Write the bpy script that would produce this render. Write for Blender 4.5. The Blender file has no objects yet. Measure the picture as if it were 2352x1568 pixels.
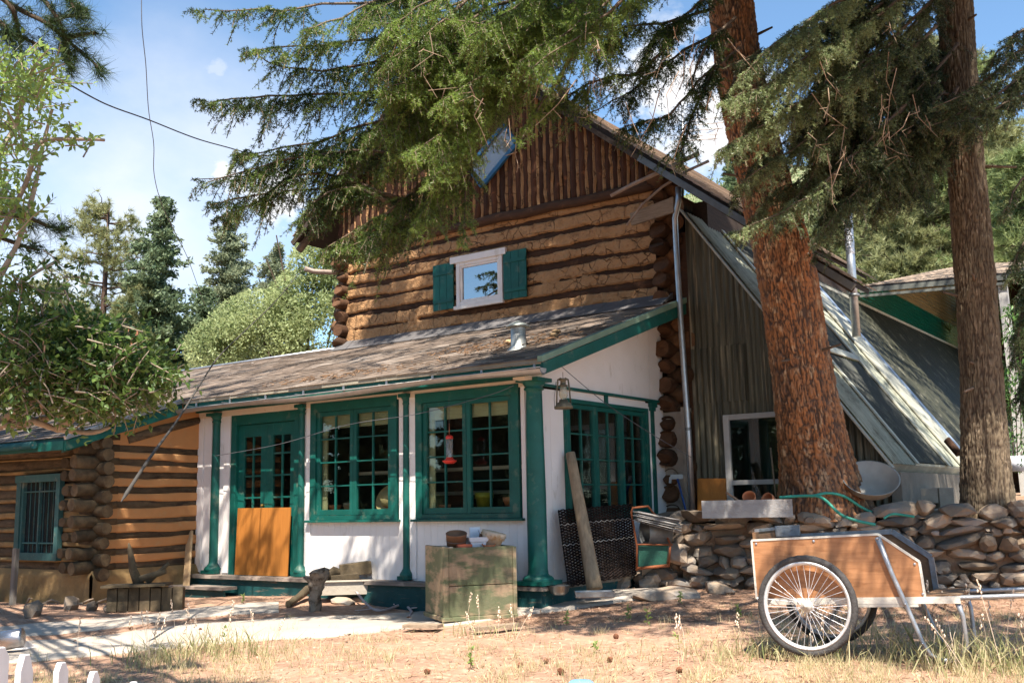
import bpy, math, random
import numpy as np
from math import sin, cos, pi, radians
random.seed(11)
RN = np.random.RandomState(5)
SC = bpy.context.scene
COL = SC.collection
V = lambda *a: np.array(a, float)
def nrm(v):
    v = np.asarray(v, float); return v/np.maximum(np.linalg.norm(v, axis=-1, keepdims=True), 1e-9)
# ------------------------------------------------ camera model measured from the photograph (2352 x 1568 units)
F_ = 2370.; CX, CY = 1176., 784.
_x = nrm(V(3346, 441, 2370)); _y = nrm(V(1724, -341, -2370)); _y = nrm(_y-_x*(_x@_y)); _z = np.cross(_x, _y)
RM = np.array([_x, _y, _z]); CAM = V(0, 0, 1.3)
def ray(u, v): return RM@V((u-CX)/F_, -(v-CY)/F_, -1.)
def P(u, v, D): return CAM+ray(u, v)*D
def hit(u, v, ax, val):
    r = ray(u, v); return CAM+r*((val-CAM[ax])/r[ax])
RIGHT = nrm(V(.811, .584, 0)); FWD = nrm(V(-.582, .813, 0)); UP = V(0, 0, 1)
SUN = nrm(V(.30, -.42, .86))
# ------------------------------------------------ value noise
def vn(x, y, z=0., seed=0):
    x, y, z = np.broadcast_arrays(np.asarray(x, float), np.asarray(y, float), np.asarray(z, float))
    xi, yi, zi = np.floor(x).astype(np.int64), np.floor(y).astype(np.int64), np.floor(z).astype(np.int64)
    fx, fy, fz = x-xi, y-yi, z-zi
    fx, fy, fz = [t*t*(3-2*t) for t in (fx, fy, fz)]
    def h(a, b, c):
        n = (a*374761393+b*668265263+c*1274126177+seed*974634777) & 0xffffffff
        n = ((n ^ (n >> 13))*1274126177) & 0xffffffff
        return ((n ^ (n >> 16)) & 0xffff)/65535.
    r = 0
    for a in (0, 1):
        for b in (0, 1):
            for c in (0, 1):
                r = r+h(xi+a, yi+b, zi+c)*(fx if a else 1-fx)*(fy if b else 1-fy)*(fz if c else 1-fz)
    return r
def fbm(x, y, z=0., o=3, seed=0):
    r = 0; a = .5
    for i in range(o):
        r = r+a*vn(x*2**i, y*2**i, np.asarray(z)*2**i, seed+i*7); a *= .5
    return r/(1-.5**o)
# ------------------------------------------------ materials
MATS = {}
def newmat(name):
    m = bpy.data.materials.new(name); m.use_nodes = True; nt = m.node_tree
    for n in list(nt.nodes): nt.nodes.remove(n)
    out = nt.nodes.new('ShaderNodeOutputMaterial'); return m, nt, out
def mat(name, c1, c2=None, scale=4., st=(1, 1, 1), rough=.8, bump=.3, bs=30., metal=0., rv=.25, c3=None, t3=(.55, .65), s3=3., st3=(1, 1, 1), h=None, spec=.3, det=5., bst=None, dist=.02, crack=0):
    """noise mix c1-c2, worn patches c3, per-piece brightness from the 'rnd' attribute, optional 'h' height attribute colour"""
    if name in MATS: return MATS[name]
    m, nt, out = newmat(name); N, L = nt.nodes, nt.links
    bs_ = N.new('ShaderNodeBsdfPrincipled'); L.new(bs_.outputs[0], out.inputs[0])
    tc = N.new('ShaderNodeTexCoord')
    def noise(scale, st, det=det):
        mp = N.new('ShaderNodeMapping'); mp.inputs['Scale'].default_value = st; mp.inputs['Location'].default_value = (3.37, 5.13, 7.71); L.new(tc.outputs['Object'], mp.inputs[0])
        n = N.new('ShaderNodeTexNoise'); n.inputs['Scale'].default_value = scale; n.inputs['Detail'].default_value = det
        n.inputs['Roughness'].default_value = .62
        L.new(mp.outputs[0], n.inputs['Vector']); return n.outputs['Fac']
    def mr(src, a, b):
        r = N.new('ShaderNodeMapRange'); r.inputs[1].default_value = a; r.inputs[2].default_value = b; L.new(src, r.inputs[0]); return r.outputs[0]
    def mix(f, a, b):
        x = N.new('ShaderNodeMix'); x.data_type = 'RGBA'
        if isinstance(f, float): x.inputs[0].default_value = f
        else: L.new(f, x.inputs[0])
        for i, q in ((6, a), (7, b)):
            if isinstance(q, tuple): x.inputs[i].default_value = (*q, 1)
            else: L.new(q, x.inputs[i])
        return x.outputs[2]
    c2 = c2 or tuple(q*.7 for q in c1)
    col = mix(mr(noise(scale, st), .3, .7), c1, c2)
    if c3: col = mix(mr(noise(s3, st3, 8.), *t3), col, c3)
    vo = None
    if crack:
        vm = N.new('ShaderNodeVectorMath'); vm.operation = 'MULTIPLY_ADD'; nn_ = N.new('ShaderNodeTexNoise'); nn_.inputs['Scale'].default_value = crack*1.5; L.new(tc.outputs['Object'], nn_.inputs['Vector']); L.new(nn_.outputs['Color'], vm.inputs[0]); vm.inputs[1].default_value = (.12, .12, .12); L.new(tc.outputs['Object'], vm.inputs[2])
        vo = N.new('ShaderNodeTexVoronoi'); vo.feature = 'DISTANCE_TO_EDGE'; vo.inputs['Scale'].default_value = crack; L.new(vm.outputs[0], vo.inputs['Vector']); n3 = noise(crack*.5, (1, 1, 1)); cm_ = N.new('ShaderNodeMath'); cm_.operation = 'MULTIPLY'; L.new(mr(vo.outputs['Distance'], .035, .0), cm_.inputs[0]); L.new(mr(n3, .45, .6), cm_.inputs[1]); col = mix(cm_.outputs[0], col, tuple(q*.3 for q in c2)); vo = cm_
    if h:
        at = N.new('ShaderNodeAttribute'); at.attribute_name = 'h'
        col = mix(mr(at.outputs['Fac'], h[1], h[2]), h[0], col)
    at = N.new('ShaderNodeAttribute'); at.attribute_name = 'rnd'
    hv = N.new('ShaderNodeHueSaturation'); L.new(col, hv.inputs['Color'])
    vv = N.new('ShaderNodeMapRange'); vv.inputs[3].default_value = 1-rv; vv.inputs[4].default_value = 1+rv; L.new(at.outputs['Fac'], vv.inputs[0])
    L.new(vv.outputs[0], hv.inputs['Value']); L.new(hv.outputs[0], bs_.inputs['Base Color'])
    bs_.inputs['Roughness'].default_value = rough; bs_.inputs['Metallic'].default_value = metal
    bs_.inputs['Specular IOR Level'].default_value = spec
    if bump:
        b = N.new('ShaderNodeBump'); b.inputs['Strength'].default_value = bump; b.inputs['Distance'].default_value = dist
        hh_ = noise(bs, bst or st, 6.)
        if vo is not None: sb_ = N.new('ShaderNodeMath'); sb_.operation = 'SUBTRACT'; L.new(hh_, sb_.inputs[0]); L.new(vo.outputs[0], sb_.inputs[1]); hh_ = sb_.outputs[0]
        L.new(hh_, b.inputs['Height']); L.new(b.outputs[0], bs_.inputs['Normal'])
    MATS[name] = m; return m
def leafmat(name, c1, c2, trans=.35, rough=.5, spec=.3):
    m, nt, out = newmat(name); N, L = nt.nodes, nt.links
    at = N.new('ShaderNodeAttribute'); at.attribute_name = 'rnd'
    x = N.new('ShaderNodeMix'); x.data_type = 'RGBA'; x.inputs[6].default_value = (*c1, 1); x.inputs[7].default_value = (*c2, 1)
    L.new(at.outputs['Fac'], x.inputs[0])
    b = N.new('ShaderNodeBsdfPrincipled'); b.inputs['Roughness'].default_value = rough; b.inputs['Specular IOR Level'].default_value = spec
    L.new(x.outputs[2], b.inputs['Base Color'])
    t = N.new('ShaderNodeBsdfTranslucent'); 
    hv = N.new('ShaderNodeHueSaturation'); hv.inputs['Value'].default_value = 1.5; hv.inputs['Hue'].default_value = .485; L.new(x.outputs[2], hv.inputs['Color']); L.new(hv.outputs[0], t.inputs['Color'])
    s = N.new('ShaderNodeMixShader'); s.inputs[0].default_value = trans; L.new(b.outputs[0], s.inputs[1]); L.new(t.outputs[0], s.inputs[2])
    L.new(s.outputs[0], out.inputs[0]); MATS[name] = m; return m
def glassmat(name, tint=(.85, .9, .88), dirt=0., refl=.045):
    m, nt, out = newmat(name); N, L = nt.nodes, nt.links
    g = N.new('ShaderNodeBsdfGlossy'); g.inputs['Roughness'].default_value = .01
    tc = N.new('ShaderNodeTexCoord'); no = N.new('ShaderNodeTexNoise'); no.inputs['Scale'].default_value = 2.2; L.new(tc.outputs['Object'], no.inputs['Vector'])
    bp = N.new('ShaderNodeBump'); bp.inputs['Strength'].default_value = .05; L.new(no.outputs['Fac'], bp.inputs['Height']); L.new(bp.outputs[0], g.inputs['Normal'])
    t = N.new('ShaderNodeBsdfTransparent'); t.inputs['Color'].default_value = (*tint, 1)
    lw = N.new('ShaderNodeLayerWeight'); pw = N.new('ShaderNodeMath'); pw.operation = 'POWER'; L.new(lw.outputs['Facing'], pw.inputs[0]); pw.inputs[1].default_value = 3.5
    f = N.new('ShaderNodeMath'); f.operation = 'MULTIPLY_ADD'; L.new(pw.outputs[0], f.inputs[0]); f.inputs[1].default_value = 1-refl; f.inputs[2].default_value = refl
    s = N.new('ShaderNodeMixShader'); L.new(f.outputs[0], s.inputs[0]); L.new(t.outputs[0], s.inputs[1]); L.new(g.outputs[0], s.inputs[2])
    last = s
    if dirt:
        d = N.new('ShaderNodeBsdfDiffuse'); d.inputs['Color'].default_value = (.5, .5, .45, 1)
        s2 = N.new('ShaderNodeMixShader'); s2.inputs[0].default_value = dirt; L.new(s.outputs[0], s2.inputs[1]); L.new(d.outputs[0], s2.inputs[2]); last = s2
    L.new(last.outputs[0], out.inputs[0]); MATS[name] = m; return m
# ------------------------------------------------ mesh building
WO = {}
def mesh_object(name, verts, faces, material, parent=None, org=None, rnd=None, smooth=None, h=None, bevel=0.):
    """faces: list of tuples, or an (n,k) integer array"""
    verts = np.asarray(verts, float)
    if parent is not None: base = WO[parent.name]; o_loc = V(0, 0, 0)
    else:
        base = np.asarray(org, float) if org is not None else V((verts[:, 0].min()+verts[:, 0].max())/2, (verts[:, 1].min()+verts[:, 1].max())/2, verts[:, 2].min())
        o_loc = base
    me = bpy.data.meshes.new(name)
    vv = (verts-base).astype(np.float32)
    if isinstance(faces, np.ndarray):
        k = faces.shape[1]; n = len(faces)
        me.vertices.add(len(vv)); me.vertices.foreach_set('co', vv.ravel())
        me.loops.add(n*k); me.loops.foreach_set('vertex_index', faces.astype(np.int32).ravel())
        me.polygons.add(n); me.polygons.foreach_set('loop_start', np.arange(0, n*k, k, dtype=np.int32))
        me.polygons.foreach_set('loop_total', np.full(n, k, dtype=np.int32)); me.update(calc_edges=True)
    else:
        me.from_pydata(vv.tolist(), [], faces); me.update()
    n = len(me.polygons)
    if rnd is not None:
        a = me.attributes.new('rnd', 'FLOAT', 'FACE'); a.data.foreach_set('value', np.asarray(rnd, np.float32))
    if h is not None:
        a = me.attributes.new('h', 'FLOAT', 'POINT'); a.data.foreach_set('value', np.asarray(h, np.float32))
    if smooth is not None:
        sm = np.full(n, bool(smooth)) if np.isscalar(smooth) else np.asarray(smooth, bool)
        me.polygons.foreach_set('use_smooth', sm)
    me.materials.append(material)
    o = bpy.data.objects.new(name, me); COL.objects.link(o); o.location = o_loc
    if parent is not None: o.parent = parent
    WO[o.name] = base
    if bevel:
        b = o.modifiers.new('bevel', 'BEVEL'); b.width = bevel; b.segments = 2; b.limit_method = 'ANGLE'; b.angle_limit = radians(40)
    return o
def frame3(d):
    d = nrm(d); a = UP if abs(d[2]) < .95 else V(1, 0, 0)
    s = nrm(np.cross(d, a)); return d, s, np.cross(s, d)
class MB:
    def __init__(s): s.v = []; s.f = []; s.r = []; s.s = []
    def add(s, vs, fs, r=None, sm=False):
        o = len(s.v); s.v.extend([tuple(map(float, q)) for q in vs]); r = random.random() if r is None else r
        for f in fs: s.f.append(tuple(i+o for i in f)); s.r.append(r); s.s.append(sm)
        return s
    def hexa(s, p, r=None):   # 8 points: bottom 4 loop, top 4 loop
        return s.add(p, [(0, 3, 2, 1), (4, 5, 6, 7), (0, 1, 5, 4), (1, 2, 6, 5), (2, 3, 7, 6), (3, 0, 4, 7)], r)
    def box(s, a, b, r=None):  # world aligned min/max
        (x0, y0, z0), (x1, y1, z1) = a, b
        return s.hexa([(x0, y0, z0), (x1, y0, z0), (x1, y1, z0), (x0, y1, z0), (x0, y0, z1), (x1, y0, z1), (x1, y1, z1), (x0, y1, z1)], r)
    def beam(s, p0, p1, w, h, up=UP, r=None):
        p0, p1 = np.asarray(p0, float), np.asarray(p1, float); d = nrm(p1-p0); sd = nrm(np.cross(d, up)); u = np.cross(sd, d)
        q = [a+sd*i*w/2+u*j*h/2 for j in (-1, 1) for a, i in ((p0, -1), (p0, 1), (p1, 1), (p1, -1))]
        return s.hexa(q, r)
    def tube(s, pts, rad, n=8, cap=True, r=None, sm=True, wob=0., seed=0):
        pts = [np.asarray(p, float) for p in pts]; k = len(pts)
        rad = [rad]*k if np.isscalar(rad) else list(rad); vs = []
        d0, a, b = frame3(pts[min(1, k-1)]-pts[0])
        for i, p in enumerate(pts):
            t = nrm(pts[min(i+1, k-1)]-pts[max(i-1, 0)]); a = nrm(a-t*(a@t)); b = np.cross(t, a)
            for j in range(n):
                w = 2*pi*j/n; rr = rad[i]*(1+wob*(2*float(vn(i*.7, j*1.3, seed))-1)); vs.append(p+(a*cos(w)+b*sin(w))*rr)
        fs = [(i*n+j, i*n+(j+1) % n, (i+1)*n+(j+1) % n, (i+1)*n+j) for i in range(k-1) for j in range(n)]
        r = random.random() if r is None else r
        s.add(vs, fs, r, sm)
        if cap: o = len(s.v)-len(vs); s.f += [tuple(o+j for j in range(n))[::-1], tuple(o+(k-1)*n+j for j in range(n))]; q_ = 1. if cap == 2 else r; s.r += [q_, q_]; s.s += [False, False]
        return s
    def lathe(s, org, prof, n=20, axis=UP, r=None, sm=True):
        d, a, b = frame3(axis); org = np.asarray(org, float); k = len(prof)
        vs = [org+d*z+(a*cos(2*pi*j/n)+b*sin(2*pi*j/n))*q for q, z in prof for j in range(n)]
        fs = [(i*n+j, i*n+(j+1) % n, (i+1)*n+(j+1) % n, (i+1)*n+j) for i in range(k-1) for j in range(n)]
        return s.add(vs, fs, r, sm)
    def prism(s, poly, vec, r=None):
        poly = [np.asarray(p, float) for p in poly]; n = len(poly); vec = np.asarray(vec, float)
        fs = [tuple(range(n)), tuple(range(2*n-1, n-1, -1))]+[(i, i+n, (i+1) % n+n, (i+1) % n) for i in range(n)]
        return s.add(poly+[p+vec for p in poly], fs, r)
    def ball(s, c, rad, sub=2, amp=.2, fr=2., sq=(1, 1, 1), r=None, sm=True, seed=None):
        vs, fs = ICO[sub]; seed = random.randint(0, 999) if seed is None else seed
        q = vs*(1+amp*(2*fbm(vs[:, 0]*fr+9, vs[:, 1]*fr+5, vs[:, 2]*fr+7, 2, seed)-1))[:, None]*np.array(sq)*rad+np.asarray(c)
        return s.add(q, fs, r, sm)
    def build(s, name, m, parent=None, org=None, bevel=0.):
        return mesh_object(name, s.v, s.f, m, parent, org, s.r, s.s, None, bevel)
def ico(n):
    import bmesh
    bm = bmesh.new(); bmesh.ops.create_icosphere(bm, subdivisions=n, radius=1); bm.verts.ensure_lookup_table()
    v = np.array([x.co[:] for x in bm.verts]); f = [tuple(q.index for q in p.verts) for p in bm.faces]; bm.free(); return v, f
ICO = {i: ico(i) for i in (1, 2, 3)}
def thing(name, label, cat, loc, group=None):
    o = bpy.data.objects.new(name, None); COL.objects.link(o); o.location = loc; o.empty_display_size = .1
    o['label'] = label; o['category'] = cat
    if group: o['group'] = group
    WO[o.name] = np.asarray(loc, float); return o
def tag(o, label, cat, group=None):
    o['label'] = label; o['category'] = cat
    if group: o['group'] = group
    return o
def struct(o, kind='structure', label=None, cat=None):
    o['kind'] = kind
    if label: o['label'] = label
    if cat: o['category'] = cat
    return o
def copy_tree(o, loc, rz=0., sc=1., label=None):
    def cp(a, par):
        c = a.copy(); COL.objects.link(c)
        if par is not None: c.parent = par
        for ch in list(a.children): cp(ch, c)
        return c
    c = cp(o, None); c.location = loc; c.rotation_euler = (0, 0, rz); c.scale = (sc, sc, sc)
    if label: c['label'] = label
    return c
class Fr:  # wall frame: u along the wall, n outwards, z up
    def __init__(s, O, u, n): s.O = np.asarray(O, float); s.u = nrm(u); s.n = nrm(n)
    def p(s, u, n, z): return s.O+s.u*u+s.n*n+UP*z
    def box(s, m, u0, u1, n0, n1, z0, z1, r=None):
        return m.hexa([s.p(u0, n0, z0), s.p(u1, n0, z0), s.p(u1, n1, z0), s.p(u0, n1, z0), s.p(u0, n0, z1), s.p(u1, n0, z1), s.p(u1, n1, z1), s.p(u0, n1, z1)], r)
    def poly(s, m, pts, n0, n1, r=None): return m.prism([s.p(u, n0, z) for u, z in pts], s.n*(n1-n0), r)
# ------------------------------------------------ palette
green = mat('green_paint', (.002, .072, .056), (.004, .098, .078), 6, rough=.5, bump=.15, bs=60, rv=.10, c3=(.08, .13, .095), t3=(.57, .70), s3=7, spec=.4)
dgreen = mat('dark_green_paint', (.006, .05, .055), (.012, .075, .075), 6, rough=.6, bump=.2, bs=40, c3=(.16, .13, .1), t3=(.58, .68), s3=7, st3=(.5, 4, 4))
white = mat('white_paint', (.80, .75, .72), (.74, .69, .65), 2.5, rough=.6, bump=.12, bs=40, rv=.05, c3=(.48, .41, .34), t3=(.60, .8), s3=6, st3=(1, 1, .4))
cream = mat('cream_paint', (.74, .62, .48), (.68, .55, .42), 3, rough=.6, bump=.12, bs=40, rv=.05, c3=(.45, .32, .2), t3=(.62, .75), s3=9)
daub = mat('tan_daub', (.46, .26, .125), (.36, .195, .09), 3.5, rough=.95, bump=1., bs=22, dist=.035, rv=.1, crack=5., c3=(.24, .125, .06), t3=(.55, .68), s3=8, det=8)
odaub = mat('orange_daub', (.56, .27, .105), (.46, .21, .08), 2.5, rough=.95, bump=.35, bs=25, rv=.06, c3=(.48, .27, .12), t3=(.55, .7), s3=5)
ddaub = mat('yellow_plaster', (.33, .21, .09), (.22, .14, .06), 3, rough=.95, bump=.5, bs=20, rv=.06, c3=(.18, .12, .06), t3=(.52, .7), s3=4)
logdark = mat('dark_log', (.07, .032, .016), (.035, .018, .010), 5, st=(1, 6, 6), rough=.85, bump=.6, bs=14, rv=.3, c3=(.14, .065, .03), t3=(.58, .72), s3=5)
logred = mat('red_log', (.085, .032, .014), (.035, .015, .008), 7, st=(5, 5, .6), rough=.85, bump=.6, bs=14, rv=.4, c3=(.22, .08, .03), t3=(.6, .72), s3=5)
loggrey = mat('grey_log', (.14, .095, .055), (.07, .048, .028), 7, st=(1, 1, 3), rough=.9, bump=.6, bs=16, rv=.3, c3=(.045, .03, .02), t3=(.54, .64), s3=4, st3=(.6, .6, 3))
logend = mat('log_end', (.30, .17, .08), (.17, .09, .045), 12, rough=.9, bump=.5, bs=30, rv=.45)
wood = mat('weathered_wood', (.34, .25, .17), (.22, .16, .11), 6, st=(1, 1, 8), rough=.85, bump=.35, bs=20, rv=.2)
woodx = mat('weathered_plank', (.36, .27, .19), (.22, .16, .11), 6, st=(1, 9, 9), rough=.85, bump=.35, bs=20, rv=.2)
dead = mat('dead_branch', (.42, .33, .27), (.28, .2, .15), 9, rough=.85, bump=.3, rv=.25)
shing = mat('asphalt_shingle', (.20, .15, .115), (.12, .092, .075), 9, rough=.95, bump=.5, bs=120, dist=.006, rv=.32, c3=(.28, .235, .20), t3=(.52, .7), s3=1.6)
flash = mat('flashing', (.14, .13, .13), (.10, .095, .095), 5, rough=.6, bump=.2, rv=.05)
metal = mat('galvanised', (.55, .56, .58), (.38, .39, .41), 8, rough=.38, bump=.1, metal=.85, rv=.1)
dmetal = mat('dull_metal', (.26, .27, .27), (.17, .17, .17), 8, rough=.5, bump=.1, metal=.6, rv=.1)
black = mat('black', (.02, .02, .022), (.012, .012, .013), 8, rough=.6, bump=.1, rv=.1)
glass = glassmat('window_glass')
ply = mat('plywood', (.42, .165, .035), (.34, .125, .025), 5, st=(14, 14, .7), rough=.5, bump=.05, rv=.03)
terra = mat('terracotta', (.55, .20, .09), (.45, .16, .07), 9, rough=.8, bump=.15, rv=.1)
rope = mat('dark_rope', (.06, .055, .05), (.04, .035, .03), 30, rough=.8, bump=.2)
cordm = mat('thin_wire', (.10, .10, .11), None, 30, rough=.6, bump=0)
# ------------------------------------------------ ground
GC = np.array([(-7.5, 9., .06), (-2.6, 7, .22), (-5.8, 10.9, .28), (-2, 11., .2), (2, 12, .3), (-12.5, 8, .15), (-10, 9.2, .2), (-7, 9.6, .2), (-9.6, 5.2, 0), (-4.3, 5.5, .06), (-14.5, 7.8, .1), (-6, 2, -.05), (0, 0, -.1), (-3, 2.5, -.05), (-20, 5, -.1), (6, 5, .2), (-7.5, 12, .2), (-25, 15, .1), (5, 15, .4)])
def g(x, y):
    x = np.asarray(x, float); y = np.asarray(y, float); w = 0; s = 0
    for a, b, c in GC:
        k = 1/((x-a)**2+(y-b)**2+.15)**1.5; w = w+k; s = s+k*c
    return s/w+.012*(2*vn(x*1.3, y*1.3, 0, 3)-1)+.01*(2*vn(x*4, y*4, 0, 4)-1)
def G(u, v):
    z = .1
    for i in range(12): p = hit(u, v, 2, z); z = float(g(p[0], p[1]))
    return V(p[0], p[1], z)
gm = mat('dirt_and_needles', (.44, .27, .18), (.27, .155, .105), 2.2, rough=1, bump=.7, bs=45, dist=.03, c3=(.55, .37, .26), t3=(.50, .72), s3=11, det=9)
cx_ = np.unique(np.concatenate([np.linspace(-400, -24, 12), np.arange(-24, 9, .09), np.linspace(9, 400, 12)]))
cy_ = np.unique(np.concatenate([np.linspace(-400, -3, 12), np.arange(-3, 14, .09), np.linspace(14, 500, 14)]))
gx, gy = np.meshgrid(cx_, cy_); gz = g(gx, gy); gz = np.where((gy > 14), gz-.1, gz)
near = (gx > -22) & (gx < 8) & (gy < 13)
gz = gz+np.where(near, .014*(fbm(gx*9, gy*9, 0, 2, 5)-.5), 0)
nx, ny = len(cx_), len(cy_); idx = np.arange(nx*ny).reshape(ny, nx)
qf = np.stack([idx[:-1, :-1], idx[:-1, 1:], idx[1:, 1:], idx[1:, :-1]], -1).reshape(-1, 4)
struct(mesh_object('ground', np.stack([gx, gy, gz], -1).reshape(-1, 3), qf, gm, org=(0, 0, 0), rnd=np.full(len(qf), .5), smooth=True), label='pinkish dry dirt yard strewn with pine needles', cat='ground')
# path slabs
conc = mat('concrete', (.43, .37, .31), (.35, .30, .25), 1.6, rough=.9, bump=.3, bs=60, rv=.04, c3=(.40, .33, .27), t3=(.56, .75), s3=5, dist=.01)
def strip(name, up, lo, z=.03):
    m = MB(); a = [G(*q) for q in up]; b = [G(*q) for q in lo]; n = 14; A = []; B = []
    for arr, out in ((a, A), (b, B)):
        for i in range(len(arr)-1):
            for k in range(n): out.append(arr[i]+(arr[i+1]-arr[i])*k/n)
        out.append(arr[-1])
    vs = []; 
    for p, q in zip(A, B):
        for k in range(7):
            t = k/6; r = p+(q-p)*t; r = V(r[0], r[1], 0); e = .02*(k in (0, 6))*(float(vn(r[0]*5, r[1]*5))-.5)*2
            vs.append((r[0]+e, r[1]+e, float(g(r[0], r[1]))+z+(.0 if 0 < k < 6 else -.012)))
        r = V(q[0], q[1], 0); vs.append((r[0], r[1], float(g(r[0], r[1]))-.1))
    fs = [(i*8+k, i*8+k+1, (i+1)*8+k+1, (i+1)*8+k) for i in range(len(A)-1) for k in range(7)]
    return m.add(vs, fs, .5, True).build(name, conc, org=(0, 0, 0))
struct(strip('path', [(0, 1478), (400, 1440), (770, 1417), (975, 1398), (1200, 1376), (1520, 1352)], [(0, 1522), (400, 1488), (770, 1462), (975, 1440), (1200, 1412), (1520, 1374)]), label='pale concrete path crossing the yard past the planter crate', cat='path')
struct(strip('path', [(0, 1440), (250, 1420), (430, 1400), (640, 1382)], [(0, 1466), (250, 1447), (430, 1420), (640, 1398)], .02), label='narrow shaded concrete path along the foot of the log wing', cat='path')
# terrace behind the stone wall
W0 = V(-5.75, 11.15, 0); W1 = V(0.8, 12.2, 0)
W0 = hit(1560, 1345, 2, .3); W1 = hit(2300, 1372, 2, .17); WD = nrm((W1-W0)*V(1, 1, 0)); WN = V(WD[1], -WD[0], 0)  # WN towards the camera
if WN@(-FWD) < 0: WN = -WN
WL = 7.5
def terz(x, y): return 1.06+.035*np.clip(-((x-W0[0])*WN[0]+(y-W0[1])*WN[1]), 0, 8)
tm = mat('terrace_dirt', (.34, .22, .14), (.22, .14, .09), 3, rough=1, bump=.6, bs=30, dist=.03, rv=.1)
m = MB(); ns, nt_ = 90, 70; vs = []
for i in range(ns):
    for j in range(nt_):
        s_ = -.15+(WL+16)*i/(ns-1); t_ = .12+14*(j/(nt_-1))**1.3
        p = W0+WD*s_-WN*t_; 
        if p[0] < -6.3 and p[1] > 12.3: p = V(-6.3, p[1], 0)
        vs.append((p[0], p[1], float(terz(p[0], p[1]))+.05*float(fbm(p[0]*3, p[1]*3, 0, 3))-.03))
fs = [(i*nt_+j, (i+1)*nt_+j, (i+1)*nt_+j+1, i*nt_+j+1) for i in range(ns-1) for j in range(nt_-1)]
struct(m.add(vs, fs, .5, True).build('terrace', tm, org=(0, 0, 0)), label='raised shady earth bank behind the stone wall', cat='ground')
# ------------------------------------------------ stone wall
stone = mat('field_stone', (.32, .235, .16), (.175, .135, .105), 3.5, rough=.9, bump=.5, bs=22, dist=.02, rv=.5, c3=(.17, .155, .14), t3=(.48, .62), s3=3)
sw = thing('stone_wall', 'dry stacked retaining wall of tan and grey fieldstones behind the garden cart', 'stone wall', W0)
def rock(m, c, half, ax, seed=None, r=None, sub=2):
    """angular stone: sphere cut by random planes, stretched to half sizes along the axes ax (3x3 rows)"""
    vs, fs = ICO[sub]; rs = np.random.RandomState(random.randint(0, 1 << 30) if seed is None else seed)
    pn = nrm(rs.randn(9, 3)); pn = np.vstack([pn, np.eye(3), -np.eye(3)]); pd = np.concatenate([rs.uniform(.55, .85, 9), rs.uniform(.7, .95, 6)])
    dt = vs@pn.T; rr = np.where(dt > .05, pd/np.maximum(dt, .05), 9).min(1); rr = np.minimum(rr, 1.25)
    q = vs*rr[:, None]; q = q*1.16*(1+.03*(2*fbm(q[:, 0]*4+3, q[:, 1]*4, q[:, 2]*4, 3, rs.randint(99))-1))[:, None]
    q = (q*np.asarray(half))@np.asarray(ax)+np.asarray(c); m.add(q, fs, random.random() if r is None else r, False)
m = MB()
def wall_h(s): return .90+.10*float(vn(s*1.1, 3.3))*(s > 2.2)
rowz = 0.; base = lambda s: .30-.13*min(1, max(0, s)/4.5)
row = 0
while rowz < .98:
    hrow = random.uniform(.10, .165)
    s = -.12+ .45*max(0, (.5-rowz))*-1 + random.uniform(0, .1) if rowz < .5 else random.uniform(-.05, .12)
    while s < WL:
        w = random.uniform(.13, .36) if random.random() < .75 else random.uniform(.36, .52)
        hh = hrow*random.uniform(.8, 1.35)
        if rowz < wall_h(s)-.05:
            c = W0*V(1, 1, 0)+WD*(s+w/2)+WN*random.uniform(-.05, .05)+UP*(base(s)+rowz+hrow/2+random.uniform(-.02, .02))
            tl = random.uniform(-.28, .28); a = nrm(WD+UP*tl); b = nrm(WN+UP*random.uniform(-.2, .2)); b = nrm(b-a*(a@b)); ax = np.array([a, b, np.cross(a, b)])
            rock(m, c, (w*.54, random.uniform(.15, .22), hh*.56), ax)
        s += w*.96
    rowz += hrow*.93
for i in range(60):   # small filler stones in the joints
    s = random.uniform(0, WL); w = random.uniform(.04, .08); rock(m, W0*V(1, 1, 0)+WD*s+WN*random.uniform(.08, .16)+UP*(base(s)+random.uniform(.02, .85)), (w, w*.8, w*.7), np.array([WD, WN, UP]))
for i in range(10):   # thicker heap at the left end
    s = random.uniform(-.75, -.05); z = random.uniform(0, max(.06, .55+s*.8)); w = random.uniform(.14, .26)
    rock(m, W0*V(1, 1, 0)+WD*s+WN*random.uniform(-.25, .2)+UP*(base(0)+z), (w, w*.8, w*.6), np.array([nrm(WD+V(0, 0, random.uniform(-.3, .3))), WN, UP]))
for i, (t, z, w) in enumerate([(.2, .2, .24), (.55, .2, .22), (.25, .5, .22), (.6, .5, .24), (.9, .25, .25), (.35, .75, .2), (.7, .75, .22)]):   # the return towards the porch
    rock(m, W0*V(1, 1, 0)-WN*t-WD*random.uniform(.0, .12)+UP*(base(0)+z), (w, w*.9, .15), np.array([WD, WN, UP]))
m.build('stones', stone, sw)
m = MB(); m.prism([W0*V(1, 1, 0)+WD*.05-WN*.02+UP*.1, W0*V(1, 1, 0)+WD*WL-WN*.02+UP*.1, W0*V(1, 1, 0)+WD*WL-WN*.45+UP*.1, W0*V(1, 1, 0)+WD*.05-WN*.45+UP*.1], UP*.93).build('earth_core', tm, sw)
# loose flat stones lying at the foot
for i, (u, v, w, h, lab) in enumerate([(1560, 1325, .34, .12, 'flat pointed tan slab jutting left from the low end of the wall'), (1530, 1362, .42, .10, 'broad low boulder sunk in the dirt below the pointed slab'), (1655, 1352, .16, .10, 'rounded tan rock at the foot of the wall left of the cart')]):
    p = G(u, v+10); m = MB(); rock(m, p+UP*(.02 if i else .17), (w, .22, h), np.array([RIGHT, FWD, UP]), 40+i, None, 3); tag(m.build('rock', stone), lab, 'rock', 'loose rocks by the wall')
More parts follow.
